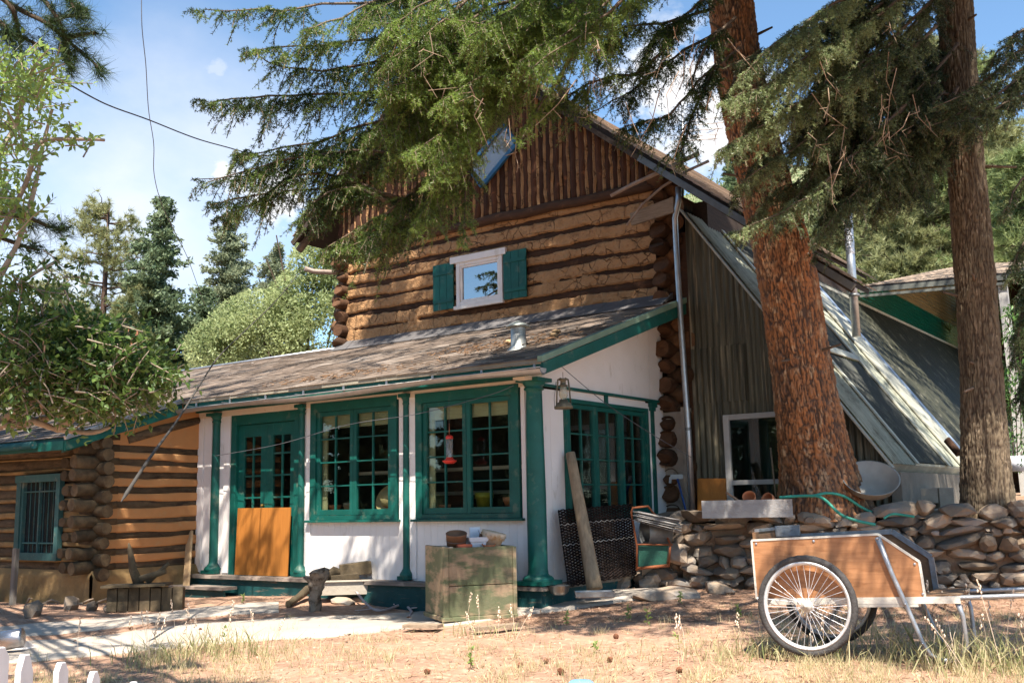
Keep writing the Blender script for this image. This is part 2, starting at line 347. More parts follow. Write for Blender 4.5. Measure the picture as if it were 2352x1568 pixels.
# ------------------------------------------------ house
Y1 = 12.68; XL, XR = -12.72, -6.30; ZE = 5.72
def rz_(x): return 8.76-.8*abs(x+9.98)     # underside line of the rake in the gable plane
rnd01 = random.random
def plane_grid(O, u, v, lu, lv, nu, nv, fn, m, r=.5):
    U, Vv = np.meshgrid(np.linspace(0, lu, nu), np.linspace(0, lv, nv)); n = np.cross(u, v); d = fn(U, Vv)
    pts = np.asarray(O)+U[..., None]*u+Vv[..., None]*v+d[..., None]*n
    ix = np.arange(nu*nv).reshape(nv, nu); f = np.stack([ix[:-1, :-1], ix[:-1, 1:], ix[1:, 1:], ix[1:, :-1]], -1).reshape(-1, 4)
    m.add(pts.reshape(-1, 3), [tuple(q) for q in f.tolist()], r, True)
house = thing('log_house', 'two storey log house with tan chinking, upright log gable and steep shingled roof', 'house', (XL, Y1, 0))
# horizontal logs with daub strips, upper storey
def log_rows(rows, pitch, u0, u1, Oy, frm, m_log, m_daub, part, amp=1., dark=.05, z0=0, zt=None, rad=.125):
    ml = MB()
    for k, z in enumerate(rows):
        n = 26; pts = []
        for i in range(n+1):
            u = u0+(u1-u0)*i/n; pts.append(frm.p(u, -rad-.012+.012*(2*float(vn(u*1.2, k*3.3))-1), z+.02*(2*float(vn(u*.9, k*5.1, 2))-1)))
        ml.tube(pts, rad, 12, wob=.09, seed=k*3.7)
    ml.build('logs', m_log, part)
    md = MB(); zt = zt or rows[-1]
    def fn(U, Z):
        zz = Z+z0+.022*(2*fbm(U*1.1+k0, Z*1.5, 0, 2, 3)-1)+.010*(2*fbm(U*9, Z*9, 0, 3, 8)-1)
        ph = (zz-rows[0])/pitch; d = np.abs(ph-np.round(ph))*pitch      # distance to the log axis
        d = d+(.026*(2*vn(U*.7, np.round(ph)*3.1, 0, 12)-1)+.016*(2*vn(U*3.3, np.round(ph)*5.1+Z*3, 0, 14)-1)+.010*(2*vn(U*13, np.round(ph)*5.1+Z*9, 0, 15)-1))*amp
        b = np.clip((d-dark)/.034, 0, 1)
        return -.17+.165*b+.03*b*fbm(U*5, Z*5, 0, 4, 5)+.012*b*(1-np.abs(2*vn(U*14, Z*14, 0, 9)-1))
    k0 = rnd01()*9
    plane_grid(frm.p(u0, 0, z0), frm.u, UP, u1-u0, zt-z0, int((u1-u0)/.028), int((zt-z0)/.02), lambda U, Z: fn(U, Z), md)
    md.build('chinking', m_daub, part)
frH = Fr((XL, Y1, 0), (1, 0, 0), (0, -1, 0))
rows = [3.86+.243*k for k in range(9)]
log_rows(rows, .243, .12, XR-XL-.25, Y1, frH, logdark, daub, house, z0=3.6, zt=5.74, dark=.006)
# body behind: side walls
m = MB(); m.box((XL+.1, Y1+.2, 0), (XR-.12, Y1+7.5, 5.7)); m.build('wall', logdark, house)
# log ends at both corners (overlapping saddle notches)
for side, x in ((-1, XL+.10), (1, XR-.16)):
    me_, mc = MB(), MB()
    for k in range(20):
        z = 1.1+.243*k-.06
        if z > 5.75: break
        if side < 0 and z < 3.7: continue
        rr = random.uniform(.095, .135); o1 = random.uniform(.1, .26); 
        zz = z+random.uniform(-.02, .02)
        # front wall log end pokes out sideways; side wall log end pokes out to the front
        me_.tube([V(x, Y1+.1, zz), V(x+side*(.05+o1), Y1+.1+random.uniform(-.03, .03), zz), V(x+side*(.06+o1), Y1+.1, zz)], [rr, rr, rr*.93], 14, cap=2, wob=.08, seed=k)
        z2 = zz+.12; o2 = random.uniform(.05, .22); rr = random.uniform(.095, .13)
        mc.tube([V(x+side*.02, Y1+.3, z2), V(x+side*.02, Y1-.02-o2, z2+random.uniform(-.02, .02)), V(x+side*.02, Y1-.03-o2, z2)], [rr, rr, rr*.93], 14, cap=2, wob=.08, seed=k+50)
    me_.build('log_ends', mat('sawn_log_ends', (.16, .08, .038), (.07, .036, .018), 8, rough=.9, bump=.7, bs=20, rv=.45), house)
    mc.build('corner_logs', mat('corner_log', (.095, .045, .022), (.05, .025, .013), 8, rough=.9, bump=.7, bs=20, rv=.45), house)
# gable of upright logs
m, mdg = MB(), MB(); x = XL-.05; k = 0
while x < XR+.15:
    w = random.uniform(.125, .165); xc = x+w/2; zt = rz_(xc)-.02
    if zt > ZE+.08:
        pts = [V(xc+.012*(2*rnd01()-1), Y1-.0+.02*(2*rnd01()-1), z) for z in np.linspace(ZE-.03, zt, 8)]
        m.tube(pts, w*.5-.006, 10, wob=.12, seed=k)
        xe = x+w+random.uniform(-.004, .004); zt2 = rz_(xe)-.02
        if zt2 > ZE+.2:
            zb = ZE-.05+random.uniform(0, .05); nn = max(3, int((zt2-zb)/.09)); q = []
            for z in np.linspace(zb, zt2, nn): q.append((xe+.010*(2*rnd01()-1), z, .022+.012*rnd01()))
            vs = []; 
            for (a, z, hw) in q: vs += [(a-hw, Y1-.045, z), (a, Y1-.07-.008*rnd01(), z), (a+hw, Y1-.045, z)]
            mdg.add(vs, [(i*3+j, i*3+j+1, (i+1)*3+j+1, (i+1)*3+j) for i in range(nn-1) for j in (0, 1)], rnd01(), False)
    x += w; k += 1
m.build('gable_logs', logred, house); mdg.build('gable_chinking', daub, house)
m = MB(); m.tube([V(XL-.02+.5*i, Y1-.055+.02*(2*rnd01()-1), ZE-.0+.015*(2*rnd01()-1)) for i in range(14)], .075, 12, wob=.12); m.build('plate_log', logdark, house)
m = MB(); m.prism([(XL, Y1+.06, ZE-.2), (XR, Y1+.06, ZE-.2), (XR, Y1+.06, rz_(XR)), (-9.98, Y1+.06, 8.7), (XL, Y1+.06, rz_(XL))], V(0, .1, 0)); m.build('gable_backing', logdark, house)
# main roof, long right slope
yF, yB = Y1-.42, Y1+8; rl = (-13.5, rz_(-13.5)+.05); rr_ = (-3.72, rz_(-3.72)+.05); rt = (-9.98, 8.83)
oldsh = mat('old_roof_shingle', (.46, .37, .29), (.32, .25, .2), 4, st=(1, 1, 1), rough=.95, bump=.5, bs=60, rv=.3)
m = MB(); T = .055
for a, b in ((rl, rt), (rr_, rt)):
    a0 = a
    if a is rr_:
        a0 = (-6.0, rz_(-6.0)+.05); m.prism([(a[0], yF, a[1]), (a0[0], yF, a0[1]), (a0[0], yF, a0[1]+T*1.28), (a[0], yF, a[1]+T*1.28)], V(0, .62, 0))
    m.prism([(a0[0], yF, a0[1]), (b[0], yF, b[1]), (b[0], yF, b[1]+T*1.28), (a0[0], yF, a0[1]+T*1.28)], V(0, yB-yF, 0))
m.build('roof_deck', mat('dark_roof_boards', (.06, .04, .03), (.035, .025, .02), 5, st=(6, .6, 6), rv=.2), house)
m = MB()
for a, sg in ((rl, -1), (rr_, 1)):
    Lr = math.hypot(rt[0]-a[0], rt[1]-a[1]); n = int(Lr/.16); dx = V(a[0]-rt[0], 0, a[1]-rt[1])/Lr; nn = V(-dx[2], 0, dx[0])*(-1 if sg > 0 else 1); nn = nn if nn[2] > 0 else -nn
    for i in range(n):
        y = yF-.02-rnd01()*.02
        while y < (yB if not (sg > 0 and rt[0]+dx[0]*i*.16 > -6.1) else yF+.6):
            w = random.uniform(.18, .34) if y < yF+3 else 1.2
            p = V(rt[0], y, rt[1]+T*1.28)+dx*(i*.16)+nn*(.004); q = p+dx*(.19+.02*rnd01())+nn*.014
            m.hexa([p, p+V(0, w-.008, 0), q+V(0, w-.008, 0), q, p+nn*.010, p+V(0, w-.008, 0)+nn*.010, q+V(0, w-.008, 0)+nn*.016, q+nn*.016]); y += w
m.build('roof', oldsh, house)
m = MB()   # rake boards along the front of the gable
for a in (rl, rr_):
    A, B = V(a[0], yF-.03, a[1]-.05), V(rt[0], yF-.03, rt[1]-.05); m.beam(A+UP*.0, B, .03, .10 if a is rl else .07)
    if a is rl: m.tube([A+V(0, .16, -.09), A*.35+B*.65+V(0, .16, -.09), B+V(0, .16, -.09)], .065, 8, wob=.1)
m.build('rake_board', mat('rake_wood', (.085, .062, .048), (.05, .038, .03), 5, st=(5, 5, 5), rough=.9, bump=.5, bs=20, c3=(.16, .12, .09), t3=(.55, .7)), house)
m = MB(); m.tube([V(-13.34, Y1-.3, 5.50), V(-13.25, Y1-.15, 5.46), V(-12.62, Y1-.02, 5.36)], .045, 12); 
m.build('gutter_pipe', mat('rusty_tin', (.24, .19, .165), (.16, .12, .10), 7, rough=.6, metal=.3), house)
m = MB(); a = rr_; m.beam(V(a[0]+.02, yF-.06, a[1]-.02), V(-6.5, yF-.06, rz_(-6.5)+.02), .07, .085); m.build('metal_fascia', mat('grey_fascia', (.17, .19, .20), (.11, .12, .125), 5, rough=.5, metal=.3), house)
# upper window with shutters
wf = MB(); fr = Fr((0, Y1-.03, 0), (1, 0, 0), (0, -1, 0))
for a in ((-10.13, -9.16, .02, .075, 4.375, 4.43), (-10.2, -9.10, .02, .07, 5.13, 5.235), (-10.09, -10.02, 0, .05, 4.43, 5.13), (-9.25, -9.18, 0, .05, 4.43, 5.13), (-10.02, -9.25, 0, .045, 4.43, 4.49), (-10.02, -9.25, 0, .045, 5.08, 5.13),
          (-10.02, -9.985, .0, .03, 4.49, 5.08), (-9.285, -9.25, 0, .03, 4.49, 5.08), (-9.985, -9.285, 0, .03, 4.49, 4.525), (-9.985, -9.285, 0, .03, 5.045, 5.08)): fr.box(wf, *a)
win = wf.build('window', white, house, bevel=.004)
m = MB(); m.add([fr.p(-9.985, .004, 4.525), fr.p(-9.285, .004, 4.525), fr.p(-9.285, .004, 5.045), fr.p(-9.985, .004, 5.045)], [(0, 1, 2, 3)]); m.build('pane', glassmat('upper_glass', (.35, .4, .42), 0, .5), win)
m = MB(); fr.box(m, -10.02, -9.25, -.30, -.29, 4.45, 5.1); m.build('curtain', mat('dark_curtain', (.05, .06, .07), None, 4), win)
for x0, x1 in ((-10.57, -10.145), (-9.155, -8.72)):
    m = MB(); n = 3
    for i in range(n):
        a = x0+(x1-x0)*i/n; fr.box(m, a+.002, a+(x1-x0)/n-.002, .03, .052, 4.41, 5.16)
    for zz in (4.52, 4.98): fr.box(m, x0+.01, x1-.01, .052, .066, zz, zz+.055)
    m.build('shutter', green, house, bevel=.003)
# tilted blue framed window in the gable
dp = [hit(u, v, 1, Y1-.14) for u, v in ((1077, 385), (1107, 428), (1187, 330), (1157, 287))]
blue = mat('blue_paint', (.03, .12, .24), (.025, .09, .18), 5, rough=.5, bump=.1, rv=.1)
m = MB(); c = sum(dp)/4
inn = [c+(p-c)*np.array([.86, 1, .86]) for p in dp]; e1 = nrm(dp[2]-dp[1]); e2 = nrm(dp[1]-dp[0])
for i in range(4):
    a, b = dp[i], dp[(i+1) % 4]; m.beam(a-nrm(b-a)*0, b, .05, .065, up=np.cross(nrm(b-a), V(0, 1, 0)))
dw = m.build('tilted_window', blue, house)
m = MB(); m.prism([p+V(0, .01, 0) for p in dp], V(0, .01, 0)); m.build('pane', glassmat('lilac_glass', (.5, .45, .5), .3, .2), dw)
# weathered board and stove pipe
m = MB(); m.prism([hit(u, v, 1, 12.33) for u, v in ((1447, 490), (1545, 452), (1547, 487), (1450, 518))], V(0, .04, 0)); m.build('nailed_board', woodx, house)
m = MB(); m.box((-6.25, Y1+.6, 4.7), (-6.02, 19.4, 5.55)); m.build('clerestory', MATS['dark_roof_boards'], house)
m = MB(); p = P(1295, 255, 17); m.lathe(p-UP*.5, [(.085, 0), (.085, .82), (.10, .82), (.10, .88), (.06, .9), (0, .9)], 16); m.lathe(p-UP*.5, [(.2, 0), (.09, .12)], 16); m.build('stove_pipe', black, house)
for pts, r0, lab in (([(1403, 450), (1450, 425), (1530, 388), (1605, 352)], .035, 'thick bark-streaked dead stick jutting over the right eave of the log house'), ([(1440, 517), (1475, 470), (1520, 430), (1580, 392), (1628, 370)], .022, 'thin bare dead stick drooping in front of the nailed board')):
    m = MB(); m.tube([P(u, v, 14.2) for u, v in pts], np.linspace(r0*.7, r0, len(pts)), 8, wob=.2); tag(m.build('dead_stick', dead), lab, 'stick', 'dead sticks at the eave')
# downpipe at the right corner
dpp = thing('downpipe', 'bent galvanised downpipe running down the corner between log house and corrugated wall', 'downpipe', (-6.2, 12.5, 1.1))
m = MB(); q = [(1558, 430, 12.35), (1558, 465, 12.35), (1550, 500, 12.4), (1553, 560, 12.4), (1565, 760, 12.4), (1582, 1000, 12.4), (1590, 1172, 12.4)]
m.tube([hit(u, v, 1, y) for u, v, y in q], .04, 12); m.build('pipe', metal, dpp)
m = MB(); p = hit(1580, 985, 1, 12.4); m.lathe(p-UP*.02, [(.046, 0), (.046, .04)], 12); m.build('bracket', dmetal, dpp)
# ------------------------------------------------ porch
Y0 = 9.55; X0 = -6.52; FZ = .43
porch = thing('sun_porch', 'white board sun porch with green columns, green framed windows and a shingled lean-to roof', 'porch', (-9.4, Y0, FZ))
fp = Fr((0, Y0, 0), (1, 0, 0), (0, -1, 0)); fs_ = Fr((X0, 0, 0), (0, 1, 0), (1, 0, 0))
RS = .334
def rfz(y): return 2.9+RS*(y-9.3)
m = MB()
def boards(fr, m, u0, u1, z0, z1, n0=-.03, n1=0., w=.105, ztop=None):
    u = u0
    while u < u1-.004:
        e = min(u+w, u1); fr.box(m, u+.0012, e-.0012, n0, n1, z0, z1, random.uniform(.3, .7)); u = e
for a in ((-12.45, -12.33), (-12.29, -12.14), (-11.86, -11.74)): fp.box(m, a[0], a[1], .002, .022, FZ+.02, 2.70)
for a in ((-12.45, -11.72, FZ, 2.78), (-10.34, -10.1, FZ, 2.78), (-10.1, -8.57, FZ, 1.14), (-8.57, -8.28, FZ, 2.78), (-8.28, -6.73, FZ, 1.14), (-6.73, -6.52, FZ, 2.78)):
    if a[0] == -10.34: m.build('wall', white, porch); m = MB()
    boards(fp, m, *a)
# corner boards and panels beside the columns
for a in ((-10.19, -10.11), (-8.555, -8.47), (-8.385, -8.29), (-6.715, -6.66)): fp.box(m, a[0], a[1], .002, .022, FZ+.02, 2.70)
m.build('wall', white, porch); m = MB(); boards(fs_, m, 0.+Y0+.002, 10.11, FZ, 2.6, w=.28); boards(fs_, m, 12.12, 12.62, FZ, 2.6, w=.25); boards(fs_, m, 10.11, 12.12, FZ, 1.14)
fs_.box(m, 10.11, 11.05, -.03, 0, 2.5, 2.62); fs_.box(m, 11.13, 12.12, -.03, 0, 2.5, 2.62)
fs_.poly(m, [(9.56, 2.655), (12.25, 2.655), (12.25, rfz(12.25)-.07), (9.56, rfz(9.56)-.07)], -.03, .005)
fs_.poly(m, [(12.258, 2.655), (12.64, 2.655), (12.64, rfz(12.64)-.07), (12.258, rfz(12.258)-.07)], -.03, .005)
m.build('side_wall', white, porch)
m = MB(); boards(fp, m, -12.45, -6.53, 2.62, 2.84, -.025, .03, .32); fs_.box(m, 9.2, 9.545, -.06, .1, 2.66, 2.84); m.build('eave_board', cream, porch)
# windows
def casement(name, fr, u0, u1, z0, z1, nsash, parent, cols=2, rowsn=4, casing=.10, sill=True, topc=.12, thin=False):
    m = MB(); c = casing
    fr.box(m, u0, u0+c, 0, .045, z0, z1); fr.box(m, u1-c, u1, 0, .045, z0, z1); fr.box(m, u0+c, u1-c, 0, .043, z1-topc, z1)
    fr.box(m, u0+c, u1-c, 0, .043, z0, z0+.055)
    if sill: fr.box(m, u0-.05, u1+.05, 0, .085, z0-.03, z0-.002)
    a0, a1 = u0+c+.003, u1-c-.003; sw_ = (a1-a0)/nsash; zb, zt = z0+.058, z1-topc-.004; st = .055 if not thin else .04
    for i in range(nsash):
        b0, b1 = a0+sw_*i+.003, a0+sw_*(i+1)-.003
        fr.box(m, b0, b0+st, -.03, .02, zb, zt); fr.box(m, b1-st, b1, -.03, .02, zb, zt)
        fr.box(m, b0+st, b1-st, -.03, .018, zb, zb+.07); fr.box(m, b0+st, b1-st, -.03, .018, zt-.055, zt)
        for k in range(1, cols): uu = b0+st+(b1-b0-2*st)*k/cols; fr.box(m, uu-.009, uu+.009, -.025, .010, zb+.07, zt-.055)
        for k in range(1, rowsn): zz = zb+.07+(zt-zb-.125)*k/rowsn; fr.box(m, b0+st, b1-st, -.023, .008, zz-.009, zz+.009)
    w = m.build(name, green, parent, bevel=.0025)
    p = MB()
    for i in range(nsash):
        b0, b1 = a0+sw_*i+st, a0+sw_*(i+1)-st; fr.box(p, b0, b1, -.012, -.008, zb+.06, zt-.05)
    p.build('pane', glass, w); return w
casement('window', fp, -10.10, -8.58, 1.155, 2.67, 2, porch)
casement('window', fp, -8.275, -6.735, 1.155, 2.66, 2, porch)
casement('window', fs_, 10.11, 12.12, 1.1, 2.52, 3, porch, casing=.06, sill=False, topc=.05)
# door: double french door in deep green frame
m = MB(); fp.box(m, -11.72, -11.61, -.1, .02, FZ, 2.62); fp.box(m, -10.43, -10.34, -.1, .02, FZ, 2.62); fp.box(m, -11.61, -10.43, -.1, .015, 2.48, 2.62); m.build('door_frame', green, porch, bevel=.003)
fd = Fr((0, Y0+.05, 0), (1, 0, 0), (0, -1, 0)); m = MB(); p = MB()
for b0, b1 in ((-11.608, -11.022), (-11.018, -10.432)):
    st = .12; zb, zt = FZ+.02, 2.475
    fd.box(m, b0, b0+st, -.02, .02, zb, zt); fd.box(m, b1-st, b1, -.02, .02, zb, zt); fd.box(m, b0+st, b1-st, -.02, .018, zt-.17, zt); fd.box(m, b0+st, b1-st, -.02, .018, zb, 1.12)
    uu = (b0+b1)/2; fd.box(m, uu-.015, uu+.015, -.015, .012, 1.12, zt-.17)
    for k in range(1, 4): zz = 1.12+(zt-.17-1.12)*k/4+.05; fd.box(m, b0+st, b1-st, -.013, .01, zz-.012, zz+.012)
    fd.box(p, b0+st, b1-st, -.006, -.002, 1.12, zt-.17)
door = m.build('door', green, porch, bevel=.003); p.build('pane', glass, door)
m = MB(); m.ball(fd.p(-11.06, .06, 1.36), .025, 1, 0); m.lathe(fd.p(-11.06, .015, 1.36), [(.012, 0), (.012, .04)], 8, axis=V(0, -1, 0)); m.build('door_knob', mat('brass', (.5, .33, .1), None, 5, metal=.9, rough=.35), door)
# columns
def column(x, y, r, zt, parent, big=False, square=False):
    m = MB(); zb = FZ+.01
    b = r*(1.75 if big else 2.2); m.box((x-b, y-b if big else y-b*.8, zb), (x+b, y+b if big else y+.0, zb+.045)); q_ = .78 if big else 1.
    m.lathe((x, y, zb+.045), [(r*2.0*q_, 0), (r*2.05*q_, .02), (r*1.75*q_, .045), (r*1.5*q_, .055), (r*1.35*q_, .07), (r*1.04, .09), (r, .12), (r*1.0, .9), (r*.84, zt-zb-.20), (r*.84, zt-zb-.17), (r*1.05, zt-zb-.16), (r*1.05, zt-zb-.145), (r*.88, zt-zb-.13), (r*1.1, zt-zb-.10), (r*1.6*q_, zt-zb-.07)], 28)
    b = r*1.75*q_; m.box((x-b, y-b, zt-.03), (x+b, y+(b if big else 0), zt+.012)); return m.build('column', green, parent)
for x, r in ((-12.02, .062), (-10.265, .044), (-8.43, .040)): column(x, Y0-.035, r, 2.66, porch)
column(X0+.02, Y0-.06, .108, 2.68, porch, True)
m = MB(); fs_.box(m, 12.25, 12.31, 0, .03, FZ, 2.56); fs_.box(m, 12.2, 12.36, 0, .055, 2.55, 2.62); fs_.box(m, 12.22, 12.34, 0, .04, 2.5, 2.55); m.build('pilaster', green, porch)
m = MB(); fs_.box(m, 9.62, 12.45, .0, .045, 2.622, 2.652); fs_.box(m, 11.055, 11.125, 0, .02, 2.50, 2.622); fp.box(m, -12.45, -6.45, .03, .09, 2.70, 2.82); m.build('trim', green, porch)
# floor edge and steps
m = MB(); m.box((-12.45, Y0-.24, FZ-.045), (X0+.2, Y0+3, FZ)); m.box((-12.4, Y0-.5, .26), (-11.25, Y0-.245, .30)); m.build('floor_board', mat('porch_floor', (.22, .18, .15), (.12, .10, .085), 6, st=(.6, 8, 8), c3=(.34, .27, .22), t3=(.55, .65), rough=.8), porch)
m = MB(); m.box((-12.45, Y0-.20, .02), (X0+.15, Y0-.16, FZ-.047)); m.box((-12.38, Y0-.46, .02), (-11.27, Y0-.42, .258)); m.box((X0+.11, Y0-.16, .0), (X0+.15, 12.6, FZ-.047)); m.build('step_riser', dgreen, porch)
# roof deck, shingles, barge, gutter
xw0, xw1 = -12.33, -6.16; ye = 9.16
def shed_roof(name, x0, x1, ya, yb, parent, deckm, rowh=.145, sag=0.):
    m = MB(); m.prism([(x0, ya, rfz(ya)-.05), (x1, ya, rfz(ya)-.05), (x1, yb, rfz(yb)-.05), (x0, yb, rfz(yb)-.05)], UP*.045); m.build('roof_deck', deckm, parent)
    m = MB(); y = ya-.03; k = 0; dy = rowh
    while y < yb:
        x = x0-random.uniform(0, .3)
        while x < x1:
            w = random.uniform(.28, .34); a, b = max(x, x0), min(x+w-.006, x1)
            if b-a > .02:
                z0_ = rfz(y)+.016+.004*(2*rnd01()-1)+.012*(float(vn(x*.8, y*2))-.5); y2 = min(y+dy+.05, yb); z1_ = rfz(y2)+.003; j = random.uniform(-.008, .008)
                m.hexa([(a, y+j, z0_-.010), (b, y+j, z0_-.010), (b, y2, z1_-.008), (a, y2, z1_-.008), (a, y+j, z0_), (b, y+j, z0_), (b, y2, z1_), (a, y2, z1_)])
            x += w
        y += dy; k += 1
    return m.build(name, shing, parent)
shed_roof('roof', xw0, xw1, ye, Y1-.02, porch, cream)
m = MB()
for i in range(24):
    x = XL+.05+i*.265; j = .01*rnd01(); yk = Y1-.32-.05*rnd01()
    m.hexa([(x, yk, rfz(yk)+.026), (x+.27, yk, rfz(yk)+.026), (x+.27, Y1-.03, rfz(Y1)+.03+j), (x, Y1-.03, rfz(Y1)+.03+j), (x, yk, rfz(yk)+.034), (x+.27, yk, rfz(yk)+.034), (x+.27, Y1-.03, rfz(Y1)+.11+j), (x, Y1-.03, rfz(Y1)+.11+j)], .5)
m.build('flashing', flash, porch)
m = MB()
for x in (xw1+.0,):
    m.prism([(x, ye-.02, rfz(ye)-.18), (x, Y1-.0, rfz(Y1)-.20), (x, Y1-.0, rfz(Y1)-.05), (x, ye-.02, rfz(ye)-.045)], V(.03, 0, 0))
m.build('barge_board', green, porch)
m = MB(); m.prism([(xw1-.02, ye-.06, rfz(ye)-.04), (xw1-.02, Y1, rfz(Y1)-.045), (xw1-.02, Y1, rfz(Y1)+.03), (xw1-.02, ye-.06, rfz(ye)+.022)], V(.065, 0, 0)); m.build('drip_edge', mat('pale_green_tin', (.20, .30, .22), (.14, .22, .17), 5, rough=.6, rv=.05), porch)
m = MB(); m.beam(V(xw0, ye-.005, rfz(ye)-.02), V(xw1, ye-.005, rfz(ye)-.02), .02, .05); m.build('eave_strip', mat('buff_strip', (.36, .32, .24), (.28, .25, .2), 5, rv=.05), porch)
m = MB(); m.beam(V(xw0, ye+.02, rfz(ye)-.11), V(xw1, ye+.02, rfz(ye)-.11), .02, .115); m.build('fascia', green, porch)
# gutter: half round trough, sagging
m = MB(); n = 40; vs = []; K = 9; yg = ye-.085
for i in range(n+1):
    x = xw0-.05+(xw1+.12-xw0)*i/n; zc = 2.735+.02*sin(i*.25)-.03*(1-i/n)
    for j in range(K):
        a = pi+pi*j/(K-1); vs.append((x, yg+.06*cos(a), zc+.055*sin(a)))
    vs.append((x, yg+.06, zc+.012)); 
K1 = K+1
m.add(vs, [(i*K1+j, i*K1+j+1, (i+1)*K1+j+1, (i+1)*K1+j) for i in range(n) for j in range(K1-1)], .5, True)
m.add([(xw1+.07, yg+.06*cos(pi+pi*j/8), 2.737+.055*sin(pi+pi*j/8)) for j in range(9)], [tuple(range(9))], .5)
m.tube([V(xw0-.05, yg-.062, 2.71), V(xw1+.07, yg-.062, 2.742)], .008, 6)
gt = m.build('gutter', mat('gutter_tin', (.50, .46, .42), (.36, .33, .3), 5, rough=.45, metal=.6, rv=.05), porch)
for i in range(9): m = MB(); x = xw0+.3+.72*i; m.box((x, yg-.06, 2.742), (x+.03, yg+.09, 2.748)); m.box((x, yg+.07, 2.742), (x+.03, yg+.085, 2.80)); m.build('gutter_bracket', metal, gt)
# vents on the roof
vt = thing('roof_vent', 'galvanised vent pipe with a conical cap standing on the porch roof', 'vent', (-7.13, 10.1, 3.1))
m = MB(); m.lathe((-7.13, 10.1, 3.06), [(.17, .05), (.13, .10), (.095, .14), (.093, .36)], 24); m.build('pipe', mat('vent_zinc', (.38, .39, .38), (.25, .26, .25), 9, metal=.7, rough=.45, st=(1, 1, .3)), vt)
m = MB(); m.lathe((-7.13, 10.1, 3.42), [(.10, 0), (.145, .005), (.145, .02), (.07, .065), (.0, .09)], 24); m.build('cap', mat('vent_cap', (.30, .32, .30), (.2, .22, .2), 9, metal=.6, rough=.5), vt)
m = MB(); 
for i in range(0): pass
vt2 = thing('roof_vent', 'small white mushroom vent rising above the far edge of the wing roof', 'vent', (-13.7, 12.3, 3.8))
p = hit(585, 842, 1, 12.45); m = MB(); m.lathe(p-UP*.22, [(.035, 0), (.035, .25)], 12); m.build('pipe', metal, vt2)
m = MB(); m.lathe(p-UP*.02, [(.10, -.03), (.11, 0), (.10, .05), (.06, .085), (0, .095)], 20); m.build('cap', white, vt2)
# interior of the porch: dark back wall, shelf, valance
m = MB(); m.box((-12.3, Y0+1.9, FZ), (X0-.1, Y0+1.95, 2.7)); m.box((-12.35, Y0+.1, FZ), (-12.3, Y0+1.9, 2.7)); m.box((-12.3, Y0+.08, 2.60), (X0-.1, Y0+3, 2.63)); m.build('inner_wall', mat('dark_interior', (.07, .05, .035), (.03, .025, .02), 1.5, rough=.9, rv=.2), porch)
m = MB(); m.box((-10.05, Y0+.62, 1.735), (-6.75, Y0+.85, 1.775)); m.box((-9.9, Y0+1.7, 1.45), (-7, Y0+1.85, 1.5)); m.build('shelf', mat('shelf_wood', (.55, .44, .32), None, 4), porch)
m = MB()
for a, b in ((-9.98, -8.7), (-8.15, -6.86)): m.box((a, Y0+.06, 2.33), (b, Y0+.08, 2.52)); m.box((a, Y0+.055, 1.2), (a+.1, Y0+.075, 2.4))
m.build('blind', mat('old_blind', (.55, .47, .26), (.42, .35, .2), 5, st=(1, 1, 9)), porch)
m = MB(); m.box((-10.05, Y0+.04, 1.16), (-6.75, Y0+.34, 1.20)); m.build('sill_board', mat('inner_sill', (.3, .24, .18), None, 5), porch)
# ------------------------------------------------ items on the inner sill
def pot(name, org, r, h, material, label, cat='flower pot', group=None, tilt=None, rim=True, parent=None):
    m = MB(); ax = nrm(tilt) if tilt is not None else UP
    pr_ = [(r*.68, 0), (r*.9, h*.72), (r*1.0, h*.72), (r*1.03, h), (r*.93, h), (r*.86, h*.75), (r*.62, h*.06), (0, h*.06)] if rim else [(r*.85, 0), (r*.97, h*.5), (r, h), (r*.93, h), (r*.88, h*.2), (0, h*.2)]
    m.lathe(org, [(0, 0)]+pr_, 28, axis=ax); return tag(m.build(name, material), label, cat, group)
mossm = mat('mossy_jar', (.14, .16, .08), (.08, .09, .05), 9, rough=.7)
ypaint = mat('yellow_plastic', (.40, .34, .04), None, 5, rough=.4)
for x, r, h, mt, lab in ((-9.88, .085, .15, terra, 'terracotta pot at the left end of the sill of the left porch window'), (-9.62, .08, .17, mat('buff_pot', (.42, .30, .2), None, 6), 'buff clay pot second from the left on the sill of the left porch window'),
                         (-8.02, .075, .12, terra, 'small terracotta pot at the left end of the sill of the right porch window'), (-7.42, .11, .25, ypaint, 'yellow green bucket on the sill of the right porch window'), (-7.03, .095, .19, terra, 'big terracotta pot at the right end of the sill of the right porch window')):
    pot('flower_pot', (x, Y0+.2, 1.20), r, h, mt, lab, 'flower pot' if mt is not ypaint else 'bucket')
hat = thing('straw_hat', 'straw sun hat with a red band leaning inside the left porch window', 'hat', (-8.93, Y0+.14, 1.16))
strawm = mat('straw', (.72, .50, .26), (.60, .40, .19), 40, rough=.8, bump=.4, bs=90)
ax = nrm(V(.15, -1, .45)); m = MB(); m.lathe(V(-8.9, Y0+.19, 1.40), [(.20, .012), (.19, .0), (.115, .0), (.105, .06), (.085, .10), (.0, .115)], 28, axis=ax); m.build('brim_and_crown', strawm, hat)
m = MB(); m.lathe(V(-8.9, Y0+.19, 1.40)+ax*.006, [(.1175, 0), (.112, .025)], 28, axis=ax); m.build('band', mat('red_band', (.5, .06, .03), None, 5), hat)
m = MB()
